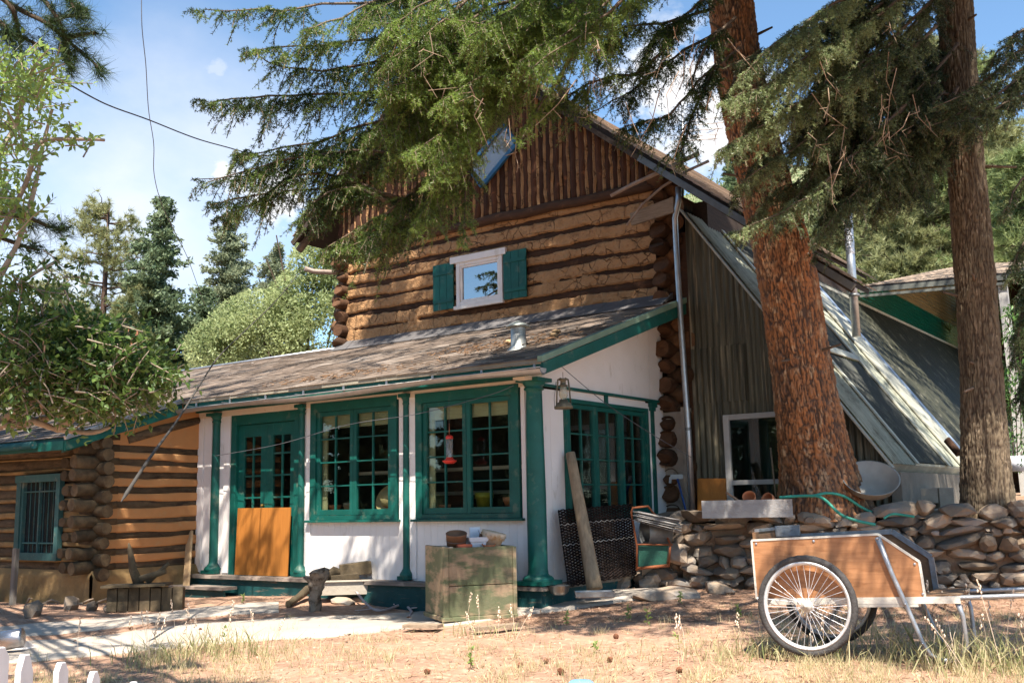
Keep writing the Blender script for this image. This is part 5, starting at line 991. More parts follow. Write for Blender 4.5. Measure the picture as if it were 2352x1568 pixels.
class Boughs:
    def __init__(s): s.a = []; s.b = []; s.sh = []; s.sa = []; s.sb = []; s.sr = []; s.ax = []
    def bough(s, axis, w, droop=.35, bare=.12, hang=.5, gap=.066, shade=.5, r0=.025, wide=1., coarse=False):  # shade sets needle colour: sunlit boughs painted pale, inner ones dark
        ax = np.array(smooth_path(axis, 12)); ax[1:-1] += (rs.randn(len(ax)-2, 3)*.012); seg = np.linalg.norm(np.diff(ax, axis=0), axis=1); cum = np.concatenate([[0], np.cumsum(seg)]); Lt = cum[-1]; N = max(6, int(Lt/gap))
        tt = np.linspace(0, Lt, N); pts = np.stack([np.interp(tt, cum, ax[:, i]) for i in range(3)], 1); tg = nrm(np.gradient(pts, axis=0)); s.ax.append((pts[::3], np.interp(np.linspace(0, 1, len(pts[::3])), [0, 1], [r0, .004]))); sd0 = rs.rand()*50
        for i in range(N):
            a = i/N
            if a < bare: continue
            t = tg[i]; sd = nrm(np.cross(t, UP)); dn = float(vn(i*.22, sd0, 0, 3))
            if dn < .2: continue
            for sg in (-1, 1):
                if rs.rand() < .18: continue
                Ll = w*min(1, (1-a)*2.4+.16)*rs.uniform(.25, 1.25)*(.6+.7*dn)*(min(1, (a-bare)*5+.4))
                d = nrm(t*rs.uniform(.2, 1.0)+sg*sd*rs.uniform(.4, 1.)*wide+UP*(rs.uniform(-.8, .25)-droop*.5)); k = max(2, int(Ll/.055)); q = np.linspace(0, 1, k+1)[:, None]
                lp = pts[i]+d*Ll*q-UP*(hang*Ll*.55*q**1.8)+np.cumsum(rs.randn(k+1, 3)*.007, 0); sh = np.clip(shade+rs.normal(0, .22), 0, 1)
                s.seg(lp[:-1], lp[1:], sh, .0045)
                ld = nrm(np.diff(lp, axis=0)); cr = nrm(np.cross(ld, UP)+1e-3)
                for j in range(k):      # side sprays, the lower ones hanging
                    for s2 in (-1, 1):
                        if rs.rand() < .2: continue
                        L2 = (.04+.17*(1-j/k))*rs.uniform(.4, 1.3)*min(1, Ll*2.+.3); d2 = nrm(ld[j]*rs.uniform(.4, 1)+cr[j]*s2*.75-UP*rs.uniform(0, 1.2)*hang+rs.randn(3)*.12); e = lp[j]+d2*L2
                        s.seg(lp[j:j+1], e[None], sh+rs.normal(0, .07), .0025)
                        if L2 > .09 and not coarse:
                            for f, s3 in ((.35, 1), (.45, -1), (.7, 1)):
                                b0 = lp[j]+d2*L2*f; d3 = nrm(d2*.8+nrm(np.cross(d2, UP)+1e-3)*s3*.6-UP*rs.uniform(0, .5)); s.a.append(b0[None]); s.b.append((b0+d3*L2*.42)[None]); s.sh.append(np.full(1, sh))
        k0 = int(N*max(bare, .25)); s.a.append(pts[k0:-1]); s.b.append(pts[k0+1:]); s.sh.append(np.full(N-1-k0, shade))
    def seg(s, a, b, sh, r): s.a.append(a); s.b.append(b); s.sh.append(np.full(len(a), sh)); s.sa.append(a); s.sb.append(b); s.sr.append(np.full(len(a), r))
    def build(s, tree, m_n, m_b, spacing=.0065, ln=.027, wd=.0074, cname='crown', up=.12):
        a, b, sh = np.concatenate(s.a), np.concatenate(s.b), np.concatenate(s.sh)
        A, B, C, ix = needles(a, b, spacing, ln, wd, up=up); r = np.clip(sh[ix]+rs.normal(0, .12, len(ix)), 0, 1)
        o = soup(cname, A, B, C, r, m_n, tree)
        m = MB()
        for p, rr in s.ax: m.tube(list(p), list(rr), 6, cap=False, wob=.15)
        m.build('branches', m_b, tree)
        sa, sb, sr = np.concatenate(s.sa), np.concatenate(s.sb), np.concatenate(s.sr)[:, None]; d = nrm(sb-sa); q, u = perp(d)
        soup('twigs', sa-q*sr, sa+q*sr, sb+q*sr*.8, rs.rand(len(sa)), m_b, tree, D=sb-q*sr*.8)
        return o
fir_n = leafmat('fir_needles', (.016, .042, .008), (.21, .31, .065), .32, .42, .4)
blu_n = leafmat('blue_fir_needles', (.014, .034, .012), (.30, .37, .17), .28, .42, .4)
twigm = mat('twig_brown', (.17, .12, .085), (.10, .07, .05), 20, rough=.85, bump=.2, rv=.3)
# trunks with furrowed bark
def bark_trunk(name, pts, rad, material, parent, na=170, seg=.022, seed=0, fl=(0, 0), amp=.035, su=9., sz=3.2, flare=None):
    ax = np.array(smooth_path(pts, 14)); sg = np.linalg.norm(np.diff(ax, axis=0), axis=1); cum = np.concatenate([[0], np.cumsum(sg)]); Lt = cum[-1]; n = int(Lt/seg); tt = np.linspace(0, Lt, n)
    C_ = np.stack([np.interp(tt, cum, ax[:, i]) for i in range(3)], 1); R_ = np.interp(np.linspace(0, 1, n), np.linspace(0, 1, len(rad)), rad)
    th = np.linspace(0, 2*pi, na, endpoint=False); TH, T = np.meshgrid(th, tt); cx1, sx1 = np.cos(TH), np.sin(TH)
    wx = cx1*su*.5+.45*fbm(cx1*2+T*1.1, sx1*2, T*2.2, 3, seed); wy = sx1*su*.5+.45*fbm(cx1*2, sx1*2+T, T*2.4, 3, seed+5)
    a = 1-np.abs(2*vn(wx*1.6, wy*1.6, T*sz*.8, seed)-1); b_ = 1-np.abs(2*vn(wx*3.4, wy*3.4, T*sz*2.2, seed+3)-1); c_ = vn(wx*5, wy*5, T*sz*6, seed+9); pl = vn(wx*2.5, wy*2.5, T*sz*3.2, seed+14)
    fk = np.clip((c_-.42)*4, 0, 1); h = 1-np.clip(np.maximum(a**4, .85*b_**4), 0, 1); h = np.clip(h*.62+.22*fk+.2*pl, 0, 1.1)
    dsp = amp*(h-.6)+.02*(fbm(cx1*1.5, sx1*1.5, T*.9, 2, seed+2)-.5)
    if flare is not None: dsp = dsp+flare*np.exp(-T/.28)*(.35+.9*vn(cx1*1.8+5, sx1*1.8+5, T*.3, seed+8))
    RR = R_[:, None]+dsp; p = C_[:, None, :]+RR[..., None]*(cx1[..., None]*V(1, 0, 0)+sx1[..., None]*V(0, 1, 0))
    ix = np.arange(n*na).reshape(n, na); j1 = np.roll(ix, -1, 1); f = np.stack([ix[:-1], j1[:-1], j1[1:], ix[1:]], -1).reshape(-1, 4)
    return mesh_object(name, p.reshape(-1, 3), f, material, parent, None, np.full(len(f), .5), True, h.ravel())
barkA = mat('orange_bark', (.50, .18, .05), (.22, .12, .06), 1.1, st=(2, 2, .8), rough=.62, bump=.6, bs=45, dist=.01, bst=(1, 1, .4), h=((.07, .035, .02), .3, .72), rv=.0, c3=(.50, .32, .18), t3=(.53, .62), s3=9, st3=(1, 1, .6), spec=.45)
barkB = mat('brown_bark', (.21, .155, .10), (.14, .11, .07), 2.2, st=(3, 3, .8), rough=.85, bump=.6, bs=45, dist=.01, bst=(1, 1, .4), h=((.065, .045, .03), .3, .7), rv=.0, c3=(.34, .26, .18), t3=(.58, .68), s3=14, st3=(1, 1, .5))
ftree = thing('fir_tree', 'big orange-barked fir trunk leaning left behind the stone wall, its boughs spreading over the roof', 'tree', P(1895, 1172, 12.6))
DA = [12.6, 12.6, 12.6, 12.5, 12.5, 12.45, 12.4, 12.35, 12.3, 12.3]
ctr = [(1897, 1195), (1893, 1150), (1880, 1075), (1858, 951), (1832, 785), (1796, 577), (1715, 250), (1678, 0), (1640, -420), (1590, -1000)]
px_w = [222, 204, 172, 148, 138, 134, 114, 102, 92, 62]
bark_trunk('trunk', [P(u, v, D) for (u, v), D in zip(ctr, DA)], list(np.interp(np.linspace(0, 1, 30), [0, .02, .06, .12, .19, .28, .42, .53, .73, 1.0], [w/2370*12.5/2*.97 for w in px_w])), barkA, ftree, seed=4, na=300, seg=.016, amp=.045, flare=.10, su=13, sz=7.)
ptree = thing('pine_tree', 'tall straight brown-barked tree at the right edge behind the stone wall', 'tree', P(2270, 1190, 12.0))
bark_trunk('trunk', [P(u, v, 12.0) for u, v in ((2272, 1215), (2268, 1137), (2262, 1034), (2252, 826), (2232, 536), (2212, 312), (2193, 0), (2170, -400), (2140, -1000))], [x/2370*12/2*.82 for x in (150, 126, 110, 106, 102, 98, 95, 91, 88, 84, 80, 72, 64, 55)], barkB, ptree, seed=31, na=240, seg=.018, amp=.032, flare=.03, su=13, sz=6.)
# boughs over the roof
B1 = Boughs()
def pb(pts, D0, D1): n = len(pts); return [P(u, v, D0+(D1-D0)*i/(n-1)) for i, (u, v) in enumerate(pts)]
main = [([(1180, -60), (960, -5), (780, 10), (600, 22), (440, 20)], .42, 10.6, 9.0, .35), ([(1250, -20), (1000, 60), (780, 100), (640, 112), (565, 122)], .5, 10.6, 9.1, .4), ([(1100, 60), (900, 130), (760, 160), (640, 150), (570, 112)], .4, 10.4, 9.3, .3),
        ([(1150, 120), (960, 200), (800, 215), (640, 218), (520, 232), (455, 228)], .5, 10.5, 9.2, .25), ([(1120, 170), (960, 260), (830, 290), (720, 330), (560, 352), (545, 345)], .42, 10.4, 9.4, .3),
        ([(1060, 360), (900, 345), (760, 350), (640, 372), (540, 400), (452, 428)], .40, 10.3, 9.2, .2), ([(960, 470), (800, 415), (700, 400), (610, 440), (520, 462), (478, 470)], .34, 10.2, 9.4, .2), ([(900, 470), (800, 430), (720, 460), (690, 520)], .34, 10.1, 9.5, .15),
        ([(1080, 300), (1000, 390), (900, 480), (800, 540), (740, 575)], .5, 10.4, 9.6, .4), ([(1060, 380), (980, 470), (880, 530), (800, 570)], .5, 10.2, 9.6, .35), ([(1230, 60), (1080, 160), (960, 260), (880, 370)], .55, 10.4, 9.2, .6), ([(1330, -10), (1200, 90), (1080, 170), (950, 190), (880, 200)], .6, 10.3, 8.9, .75),
        ([(1380, -40), (1260, 70), (1160, 150), (1080, 190), (1000, 240)], .5, 10.2, 8.8, .8), ([(1280, 40), (1170, 150), (1090, 240), (1030, 320), (985, 410)], .45, 10.3, 9.0, .7), ([(1250, 80), (1150, 190), (1070, 290), (1030, 360), (980, 420)], .5, 10.2, 8.9, .85),
        ([(1220, 120), (1110, 280), (1075, 400), (1068, 480), (1062, 560)], .3, 10.4, 9.4, .6), ([(1330, 100), (1270, 200), (1215, 280), (1195, 330)], .2, 10.2, 9.2, .8), ([(1080, 330), (1040, 400), (990, 460), (950, 520)], .42, 10.2, 9.3, .75), ([(1200, 60), (1080, 220), (1010, 310), (940, 350)], .5, 10.2, 8.8, .9),
        ([(1500, -60), (1380, 40), (1250, 60), (1130, 60), (1000, 40)], .6, 10.5, 9.0, .8), ([(1300, -60), (1150, -30), (980, 30), (850, 60)], .55, 10.4, 9.0, .6), ([(1050, -50), (900, -10), (760, 50), (700, 70)], .45, 10.4, 9.2, .5),
        ([(1640, 20), (1540, 50), (1440, 60), (1350, 110)], .5, 11.6, 10.6, .3), ([(1680, 60), (1580, 110), (1500, 170), (1420, 230), (1345, 262)], .46, 11.8, 10.6, .15), ([(1700, 110), (1610, 180), (1540, 260), (1470, 280), (1420, 300)], .42, 11.8, 10.8, .15), ([(1660, 130), (1600, 240), (1570, 330), (1560, 385)], .34, 11.6, 10.9, .1),
        ([(1690, 40), (1620, 110), (1590, 190), (1620, 250)], .4, 11.6, 11, .15), ([(1650, -30), (1580, 30), (1500, 90), (1480, 160)], .45, 11.6, 10.8, .2), ([(1620, -60), (1480, -20), (1400, 80), (1390, 190)], .45, 11.4, 10.6, .35), ([(1700, 140), (1680, 200), (1660, 230)], .3, 11.7, 11.3, .15), ([(1560, 60), (1480, 160), (1380, 180), (1280, 230), (1230, 250)], .42, 11.3, 10.2, .3)]
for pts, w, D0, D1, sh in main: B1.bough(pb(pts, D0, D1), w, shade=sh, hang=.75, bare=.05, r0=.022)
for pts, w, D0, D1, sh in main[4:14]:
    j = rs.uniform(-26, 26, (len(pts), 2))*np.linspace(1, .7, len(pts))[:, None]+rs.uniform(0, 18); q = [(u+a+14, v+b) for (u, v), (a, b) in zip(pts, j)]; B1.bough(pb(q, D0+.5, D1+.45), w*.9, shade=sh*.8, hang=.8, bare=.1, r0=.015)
cen = []
for k in range(22):
    u = rs.uniform(860, 1300); v = rs.uniform(-20, 330) if u < 1040 else rs.uniform(-30, 90); d = rs.uniform(8.8, 10.3); a = rs.uniform(150, 260); B1.bough(pb([(u+a*.8, v-a*.45), (u+a*.35, v-a*.05), (u, v+30), (u-60, v+80)], d+.6, d-.3), rs.uniform(.35, .5), shade=rs.uniform(.4, .95), hang=.9, bare=.05, r0=.014)
# unseen crown above the frame, added to shade the house
tA = P(1650, -300, 12.3)
def upper(Bb, base, zs, r0_, r1_, n, az=(0, 2*pi), w=.6, gap=.11):
    for k in range(n):
        z = rs.uniform(*zs); a = rs.uniform(*az); Lb = np.interp(z, zs, (r1_, r0_))*rs.uniform(.7, 1.1); d = V(cos(a), sin(a), 0); b0 = V(base[0], base[1], z)
        Bb.bough([b0, b0+d*Lb*.35+UP*.05, b0+d*Lb*.7-UP*.15, b0+d*Lb-UP*.5], w*rs.uniform(.7, 1.1), shade=.5, gap=gap, hang=.6, bare=.15)
B1.build(ftree, fir_n, twigm)
U1 = Boughs(); U1.trunk = tA; upper(U1, tA, (8.8, 13.), 1.2, 4.2, 24, az=(pi*1.15, pi*1.95))
def proj(p): c = RM.T@(np.asarray(p)-CAM); return (CX+F_*c[0]/-c[2], CY-F_*c[1]/-c[2], -c[2])
def shade_over(Bb, quad, n, smin=3.5, skip=None, L=.55, w=.30):
    """unseen boughs added between the sun and this area, above the frame, to cast shade"""
    q = [np.asarray(c, float) for c in quad]
    for k in range(n):
        a, b = rs.rand(2); T = (q[0]*(1-a)+q[1]*a)*(1-b)+(q[3]*(1-a)+q[2]*a)*b
        if skip is not None and skip(T): continue
        s_ = smin+rs.uniform(0, 1.5)
        for it in range(30):
            c = T+SUN*s_; u, v, D = proj(c)
            if D < 0 or v < -260 or u < -300 or u > 2650: break
            s_ += .4
        if k % 5 == 0:    # a limb back to the trunk
            b0 = V(Bb.trunk[0], Bb.trunk[1], max(7.6, c[2]-rs.uniform(.3, 1.2))); lm_ = np.array([b0+(c-b0)*t+UP*.25*sin(pi*t) for t in np.linspace(0, 1, 7)]); pj = [proj(q_) for q_ in lm_]
            if all(D_ > 0 and (v_ < -30 or u_ < -40 or u_ > 2400) for u_, v_, D_ in pj): Bb.ax.append((lm_, np.linspace(.05, .012, 7)))
        d = nrm(V(rs.randn(), rs.randn(), rs.uniform(-.3, .1))); e = c+d*L*rs.uniform(.6, 1.3); Bb.bough([c-d*L*.5, c+rs.randn(3)*.05, e], w*rs.uniform(.7, 1.3), shade=.5, gap=.12, hang=.5, bare=0, r0=.012, coarse=True)
lit = lambda T: (T[0] < -11.95 and T[2] > 3.9 and T[0] > -12.8) or (abs(T[0]+10.9) < .16 and T[2] > 4)
shade_over(U1, [(-12.7, Y1, 4), (-6.2, Y1, 4), (-6.2, Y1, 8), (-12.7, Y1, 8)], 380, skip=lit)
shade_over(U1, [(-12.3, 9.2, 2.9), (-6.2, 9.2, 2.9), (-6.2, 12.6, 4), (-12.3, 12.6, 4)], 55)
shade_over(U1, [(-12.4, 9.5, .4), (-6.3, 9.5, .4), (-6.3, 9.5, 1.3), (-12.4, 9.5, 1.3)], 26)
shade_over(U1, [(X0, 9.6, .4), (X0, 12.6, .4), (X0, 12.6, 3.4), (X0, 9.6, 3.)], 75)
shade_over(U1, [(-6.2, GY, 1.1), (-3.5, GY, 1.1), (-5.6, GY, 4.6), (-6.2, GY, 5)], 60)
shade_over(U1, [(-6.1, 12.7, 5.2), (-6.1, 18, 5.2), (-3.6, 18, 1.7), (-3.6, 12.7, 1.7)], 90)
shade_over(U1, [(-5.95, 17, 5), (-5.95, 28, 5), (-3.6, 28, 1.7), (-3.6, 17, 1.7)], 110); U1.build(ftree, fir_n, twigm, spacing=.016, ln=.05, wd=.018, cname='shade_crown')
# right hand boughs (second tree)
B2 = Boughs()  # sunlit fringe gets the pale needle colour, shaded interior the dark one
rb = [([(2050, -80), (1950, -10), (1850, 50), (1770, 110), (1690, 190)], .5, 11.0, 10.2, .8), ([(2100, -30), (1980, 60), (1870, 120), (1770, 190), (1660, 235)], .55, 11.0, 10.1, .85), ([(2080, 60), (1960, 160), (1850, 230), (1750, 290), (1650, 345)], .5, 11.1, 10.2, .75), ([(2060, 130), (1950, 240), (1840, 330), (1760, 380), (1690, 430)], .45, 11.2, 10.4, .55), ([(2080, 240), (1970, 350), (1880, 430), (1790, 490), (1680, 535)], .36, 11.1, 10.3, .7), ([(2090, 300), (2000, 400), (1930, 480), (1860, 560)], .42, 11.2, 10.5, .25),
      ([(2150, 60), (2050, 160), (1950, 260), (1880, 350)], .55, 11.4, 10.6, .3), ([(2200, 100), (2100, 220), (2010, 320), (1940, 400)], .55, 11.5, 10.7, .2), ([(2180, -40), (2080, 60), (1990, 150), (1900, 200)], .55, 11.3, 10.4, .35), ([(2150, 180), (2080, 300), (2020, 400), (1960, 470)], .4, 11.6, 10.9, .2), ([(2050, -20), (1950, 80), (1900, 180), (1850, 260)], .5, 11.2, 10.4, .4), ([(2000, 100), (1900, 300), (1850, 420), (1790, 520)], .42, 11.3, 10.7, .3),
      ([(2200, 200), (2120, 330), (2080, 400), (2060, 480)], .36, 11.7, 11.0, .15), ([(2420, 40), (2330, 130), (2240, 200), (2140, 250)], .32, 11.0, 10.4, .3), ([(2420, 120), (2330, 190), (2230, 250), (2130, 290)], .32, 11.0, 10.5, .25), ([(2430, 190), (2330, 230), (2240, 270), (2170, 290)], .25, 10.9, 10.4, .2), ([(2440, 20), (2360, 60), (2300, 110), (2270, 170)], .4, 11, 10.6, .25), ([(2440, 330), (2380, 380), (2330, 440), (2300, 500)], .4, 11.4, 11, .2), ([(2440, 420), (2390, 500), (2340, 580), (2320, 640)], .4, 11.6, 11.2, .2), ([(2440, 520), (2380, 620), (2345, 740), (2330, 840)], .45, 12.2, 11.8, .15), ([(2440, 640), (2390, 780), (2350, 880), (2335, 960)], .45, 12.4, 12.2, .12)]
for pts, w, D0, D1, sh in rb: B2.bough(pb(pts, D0, D1), w, shade=sh, hang=.8, bare=.05, r0=.022)
for pts, w, D0, D1, sh in rb[:15]:
    for rep in range(1): q = [(u+rs.uniform(-30, 50), v+rs.uniform(-45, 35)) for u, v in pts]; B2.bough(pb(q, D0+.7+.3*rep, D1+.7), w, shade=sh*.5, hang=.85, bare=.05, r0=.015)
for k in range(20): u = rs.uniform(1790, 2120); v = rs.uniform(-30, 420); d = rs.uniform(11, 11.8); B2.bough(pb([(u+150, v-110), (u+70, v-20), (u, v+60), (u-30, v+120)], d+.4, d-.2), rs.uniform(.32, .5), shade=rs.uniform(.05, .35), hang=.9, bare=.05, r0=.014)
B2.build(ptree, blu_n, twigm, spacing=.0062, ln=.03, wd=.0078)
U2 = Boughs(); U2.trunk = P(2180, -300, 12); upper(U2, P(2180, -300, 12), (8.8, 12.), 1.2, 3.0, 12, az=(pi*1.3, pi*1.9))  # unseen boughs added to shade the yard, wall and trunks
ga, gb, gc, gd = G(1230, 1375), G(1750, 1365), G(1750, 1440), G(1180, 1440); shade_over(U2, [ga, gb, gc, gd], 80)
shade_over(U2, [W0+UP*.3, W0+WD*6+UP*.3, W0+WD*6+UP*1.1-WN*1.5, W0+UP*1.1-WN*1.5], 90)
shade_over(U2, [V(-5.2, 11.8, 1), V(-3.6, 11.8, 1), V(-4, 11.5, 6), V(-5, 11.5, 6)], 22)
shade_over(U2, [V(-3.0, 12, 1), V(-2., 12, 1), V(-2, 12, 6), V(-3, 12, 6)], 22)
shade_over(U2, [G(1690, 1420)+UP*.4, G(2352, 1420)+UP*.4, G(2352, 1520), G(1800, 1490)], 120); U2.build(ptree, blu_n, twigm, spacing=.018, ln=.05, wd=.018, cname='shade_crown')
# bare dead twigs hanging in the boughs
ptw = mat('pale_twig', (.38, .27, .19), (.26, .18, .12), 9, rv=.3)
for k in range(62):
    m = MB()
    if k < 40: u, v, D = rs.uniform(900, 1680), rs.uniform(20, 300), rs.uniform(8.7, 10)
    else: u, v, D = rs.uniform(1850, 2150), rs.uniform(30, 420), rs.uniform(10, 11)
    p = P(u, v, D); d = nrm(V(rs.randn()*.4, rs.randn()*.4, -1)); L = rs.uniform(.15, .55); m.tube([p, p+d*L*.5+rs.randn(3)*.03, p+d*L+rs.randn(3)*.05], [.005, .004, .002], 5, cap=False)
    for j in range(3): t = rs.uniform(.3, .9); m.tube([p+d*L*t, p+d*L*t+rs.randn(3)*.06-UP*.05], [.003, .0015], 4, cap=False)
    m.build('dead_twig', ptw, ftree if k < 40 else ptree)
for tr_, cl, rr_2 in ((ftree, [(1832, 785, 12.45), (1796, 577, 12.45), (1760, 420, 12.4), (1715, 250, 12.4), (1690, 90, 12.4)], .36), (ptree, [(2256, 900, 12.), (2240, 640, 12), (2222, 420, 12), (2208, 250, 12), (2195, 60, 12)], .24)):
    for u, v, D in cl:
        for q in range(2): c_ = P(u, v+rs.uniform(-60, 60), D); a_ = rs.uniform(-2.6, .2); d = nrm(V(cos(a_), sin(a_), rs.uniform(-.3, .3))); m = MB(); m.tube([c_+d*rr_2*.7, c_+d*(rr_2+rs.uniform(.06, .3))], [.022, .012], 7, wob=.2); m.build('branch_stub', twigm, tr_)
# ---- pine with long needles at the upper left
def tufts(c, d, n, ln, wd, spread=1.1):
    N = len(c); ix = np.repeat(np.arange(N), n); nd = nrm(d[ix]*1.0+rs.randn(len(ix), 3)*spread*.6); l = ln*rs.uniform(.6, 1.1, (len(ix), 1)); w = nrm(np.cross(nd, rs.randn(len(ix), 3)))*wd*.5
    b = c[ix]-d[ix]*rs.rand(len(ix), 1)*ln*.5; return b-w, b+w, b+nd*l, ix
lp_ = thing('ponderosa_pine', 'dark long-needled pine boughs reaching in at the top left corner', 'tree', V(-11.5, 4.5, 0)); m = MB(); tc, td = [], []
LB = [[(-60, -40), (20, 10), (40, 60), (50, 140)], [(15, 5), (60, 30), (110, 55), (150, 90), (200, 130), (235, 165)], [(110, 55), (140, 40), (180, 35), (190, 30)], [(60, -40), (100, 0), (130, 40), (150, 90), (160, 140)], [(-40, 80), (20, 75), (60, 90), (100, 110)], [(150, 90), (185, 80), (220, 75)], [(150, 95), (150, 130), (165, 165)], [(-40, 20), (10, 60), (30, 100)], [(120, -30), (160, 0), (170, 20)], [(-50, 480), (60, 500), (120, 522), (150, 528)], [(-40, 530), (40, 560), (90, 575)], [(-30, 430), (40, 470), (70, 520)]]
for q in LB:
    pts = smooth_path([P(u, v, 6.4+.2*rnd01()) for u, v in q], 5); m.tube(pts, list(np.linspace(.018, .008, len(pts))), 7, cap=False, wob=.2)
    for i in range(3 if len(q) > 3 else 1, len(pts)):
        d = nrm(pts[i]-pts[i-1])
        if rnd01() < .85: tc.append(pts[i]+rs.randn(3)*.015); td.append(nrm(d+rs.randn(3)*.35))
    for e in range(4): tc.append(pts[-1]+rs.randn(3)*.03); td.append(nrm(nrm(pts[-1]-pts[-2])+rs.randn(3)*.4))
m.tube([V(-12.5, 3.6, 0), V(-12.3, 3.8, 5), V(-12.2, 3.9, 12)], [.25, .22, .15], 14, wob=.08); m.build('trunk', barkB, lp_)
A, B, C, ix = tufts(np.array(tc), np.array(td), 34, .15, .0035, 1.3); pine_n = leafmat('pine_needles', (.018, .04, .012), (.06, .10, .03), .15, .4, .4); soup('crown', A, B, C, rs.rand(len(A)), pine_n, lp_)
U3 = Boughs(); U3.trunk = V(-12.2, 3.9, 0); upper(U3, V(-12.2, 3.9, 0), (8.5, 12), 1.5, 3.0, 16, w=.6, gap=.13)  # unseen boughs added to shade the wing, its yard and the shrub
shade_over(U3, [(XW, 7.9, .1), (XW, 9.5, .1), (XW, 9.5, 2.8), (XW, 7.9, 2.3)], 50); shade_over(U3, [(-17, YW, .1), (XW, YW, .1), (XW, YW, 2.3), (-17, YW, 2.3)], 60)
shade_over(U3, [G(0, 1400), G(640, 1360), G(640, 1425), G(0, 1480)], 60); shade_over(U3, [G(0, 1480), G(420, 1480), G(300, 1540), G(0, 1560)], 14); shade_over(U3, [(-18, 7.5, 2.3), (-12.4, 7.5, 2.3), (-12.4, 12, 3.9), (-18, 12, 3.9)], 50); shade_over(U3, [P(-80, 700, 6.2), P(400, 820, 6.2), P(400, 960, 6.2), P(-80, 960, 6.2)], 30, smin=2.2); U3.build(lp_, fir_n, twigm, spacing=.02, ln=.06, wd=.02, cname='shade_crown')
# ---- broadleaf shrub on the left
def leaves(c, d, ln, wd, up=.3):
    N = len(c); d = nrm(d); s = nrm(np.cross(d, nrm(rs.randn(N, 3)*.6+np.array([0, 0, 1])))); n = np.cross(s, d); l = ln*rs.uniform(.6, 1.15, (N, 1)); w = wd*rs.uniform(.7, 1.1, (N, 1)); m_ = c+d*l*.45+n*l*.06
    return c, m_+s*w*.5, c+d*l, m_-s*w*.5
shr = thing('lilac_shrub', 'leafy shrub tree with crooked branches filling the left edge in front of the wing roof', 'shrub', G(-30, 1500)); m = MB(); lc, ld, lr = [], [], []
def twig(p, d, L, ds, sh, ll):
    n = max(3, int(L/.035)); pts = [p]; d = nrm(d)
    for i in range(n): d = nrm(d+rs.randn(3)*.13-UP*.015); pts.append(pts[-1]+d*L/n)
    if ds: m.tube(pts[::2]+[pts[-1]], list(np.linspace(.005, .0018, len(pts[::2])+1)), 5, cap=False)
    s, u = frame3(d)[1:]
    for i in range(1, n+1):
        for sg in (-1, 1):
            a = rs.uniform(0, 2*pi) if rs.rand() < .3 else (i % 2)*pi/2; r = (s*cos(a)+u*sin(a))*sg; lc.append(pts[i]); ld.append(nrm(d*.7+r*.8+UP*rs.uniform(-.2, .3))); lr.append(np.clip(sh+rs.normal(0, .18), 0, 1))
    return pts
trunks = [[(-60, 1100), (-20, 1000), (30, 960), (80, 968), (130, 985), (215, 992), (262, 970), (240, 940)], [(0, 965), (60, 930), (88, 918), (100, 950)], [(-60, 980), (30, 975), (110, 960), (180, 940)], [(-50, 900), (30, 880), (120, 860), (240, 850), (330, 840)], [(-40, 700), (40, 560), (80, 430), (100, 330), (120, 250)], [(-30, 600), (60, 420), (90, 330), (170, 320), (240, 322)], [(-60, 800), (0, 700), (60, 640), (130, 600)], [(130, 985), (180, 950), (200, 900)], [(-40, 850), (60, 820), (160, 840), (260, 900), (340, 930)], [(-40, 400), (30, 300), (60, 200), (80, 150)]]
for q in trunks:
    pts = smooth_path([P(u, v, 6.0+.35*rnd01()) for u, v in q], 5); m.tube(pts, list(np.linspace(.028 if q[0][1] > 850 else .018, .009, len(pts))), 8, cap=False, wob=.2)
def cloud(u0, u1, v0, v1, n, sh, D=(5.6, 6.6), L=(.12, .3), edge=None, ell=True):
    for k in range(n):
        while True:
            a, b = rs.uniform(-1, 1, 2)
            if not ell or a*a+b*b < 1: break
        u, v = (u0+u1)/2+a*(u1-u0)/2, (v0+v1)/2+b*(v1-v0)/2
        if edge is not None and vn(u*.02, v*.02, 0, 77) < edge: continue
        p = P(u, v, rs.uniform(*D)); d = RIGHT*rs.uniform(-.2, 1)+UP*rs.uniform(-.5, .7)+FWD*rs.uniform(-.6, .6); twig(p-nrm(d)*.1, d, rs.uniform(*L), rs.rand() < .4, sh, 0)
cloud(-60, 140, 110, 230, 75, .9); cloud(-80, 120, 180, 330, 50, .85, edge=.35); cloud(-60, 110, 300, 480, 50, .8, edge=.35); cloud(90, 240, 285, 335, 20, .8, L=(.08, .16)); cloud(-60, 80, 420, 560, 45, .75, edge=.3); cloud(-60, 130, 520, 700, 60, .5, edge=.42); cloud(40, 200, 570, 680, 14, .3, L=(.1, .2)); cloud(-60, 60, 110, 560, 45, .8)  # leaf colour carries the light: sunlit top painted pale, shaded lower mass dark
cloud(-80, 180, 650, 780, 110, .35); cloud(-80, 330, 720, 860, 430, .25); cloud(-80, 400, 790, 940, 560, .2); cloud(100, 385, 830, 945, 280, .25); cloud(-60, 260, 880, 985, 90, .3, edge=.35)
m.build('branches', mat('shrub_bark', (.30, .24, .18), (.2, .16, .12), 12, rough=.85, bump=.3), shr)
A, B, C, D_ = leaves(np.array(lc), np.array(ld), .050, .027); lilac = leafmat('lilac_leaf', (.02, .055, .01), (.25, .37, .10), .4, .4, .4); soup('crown', A, B, C, np.array(lr), lilac, shr, D=D_)
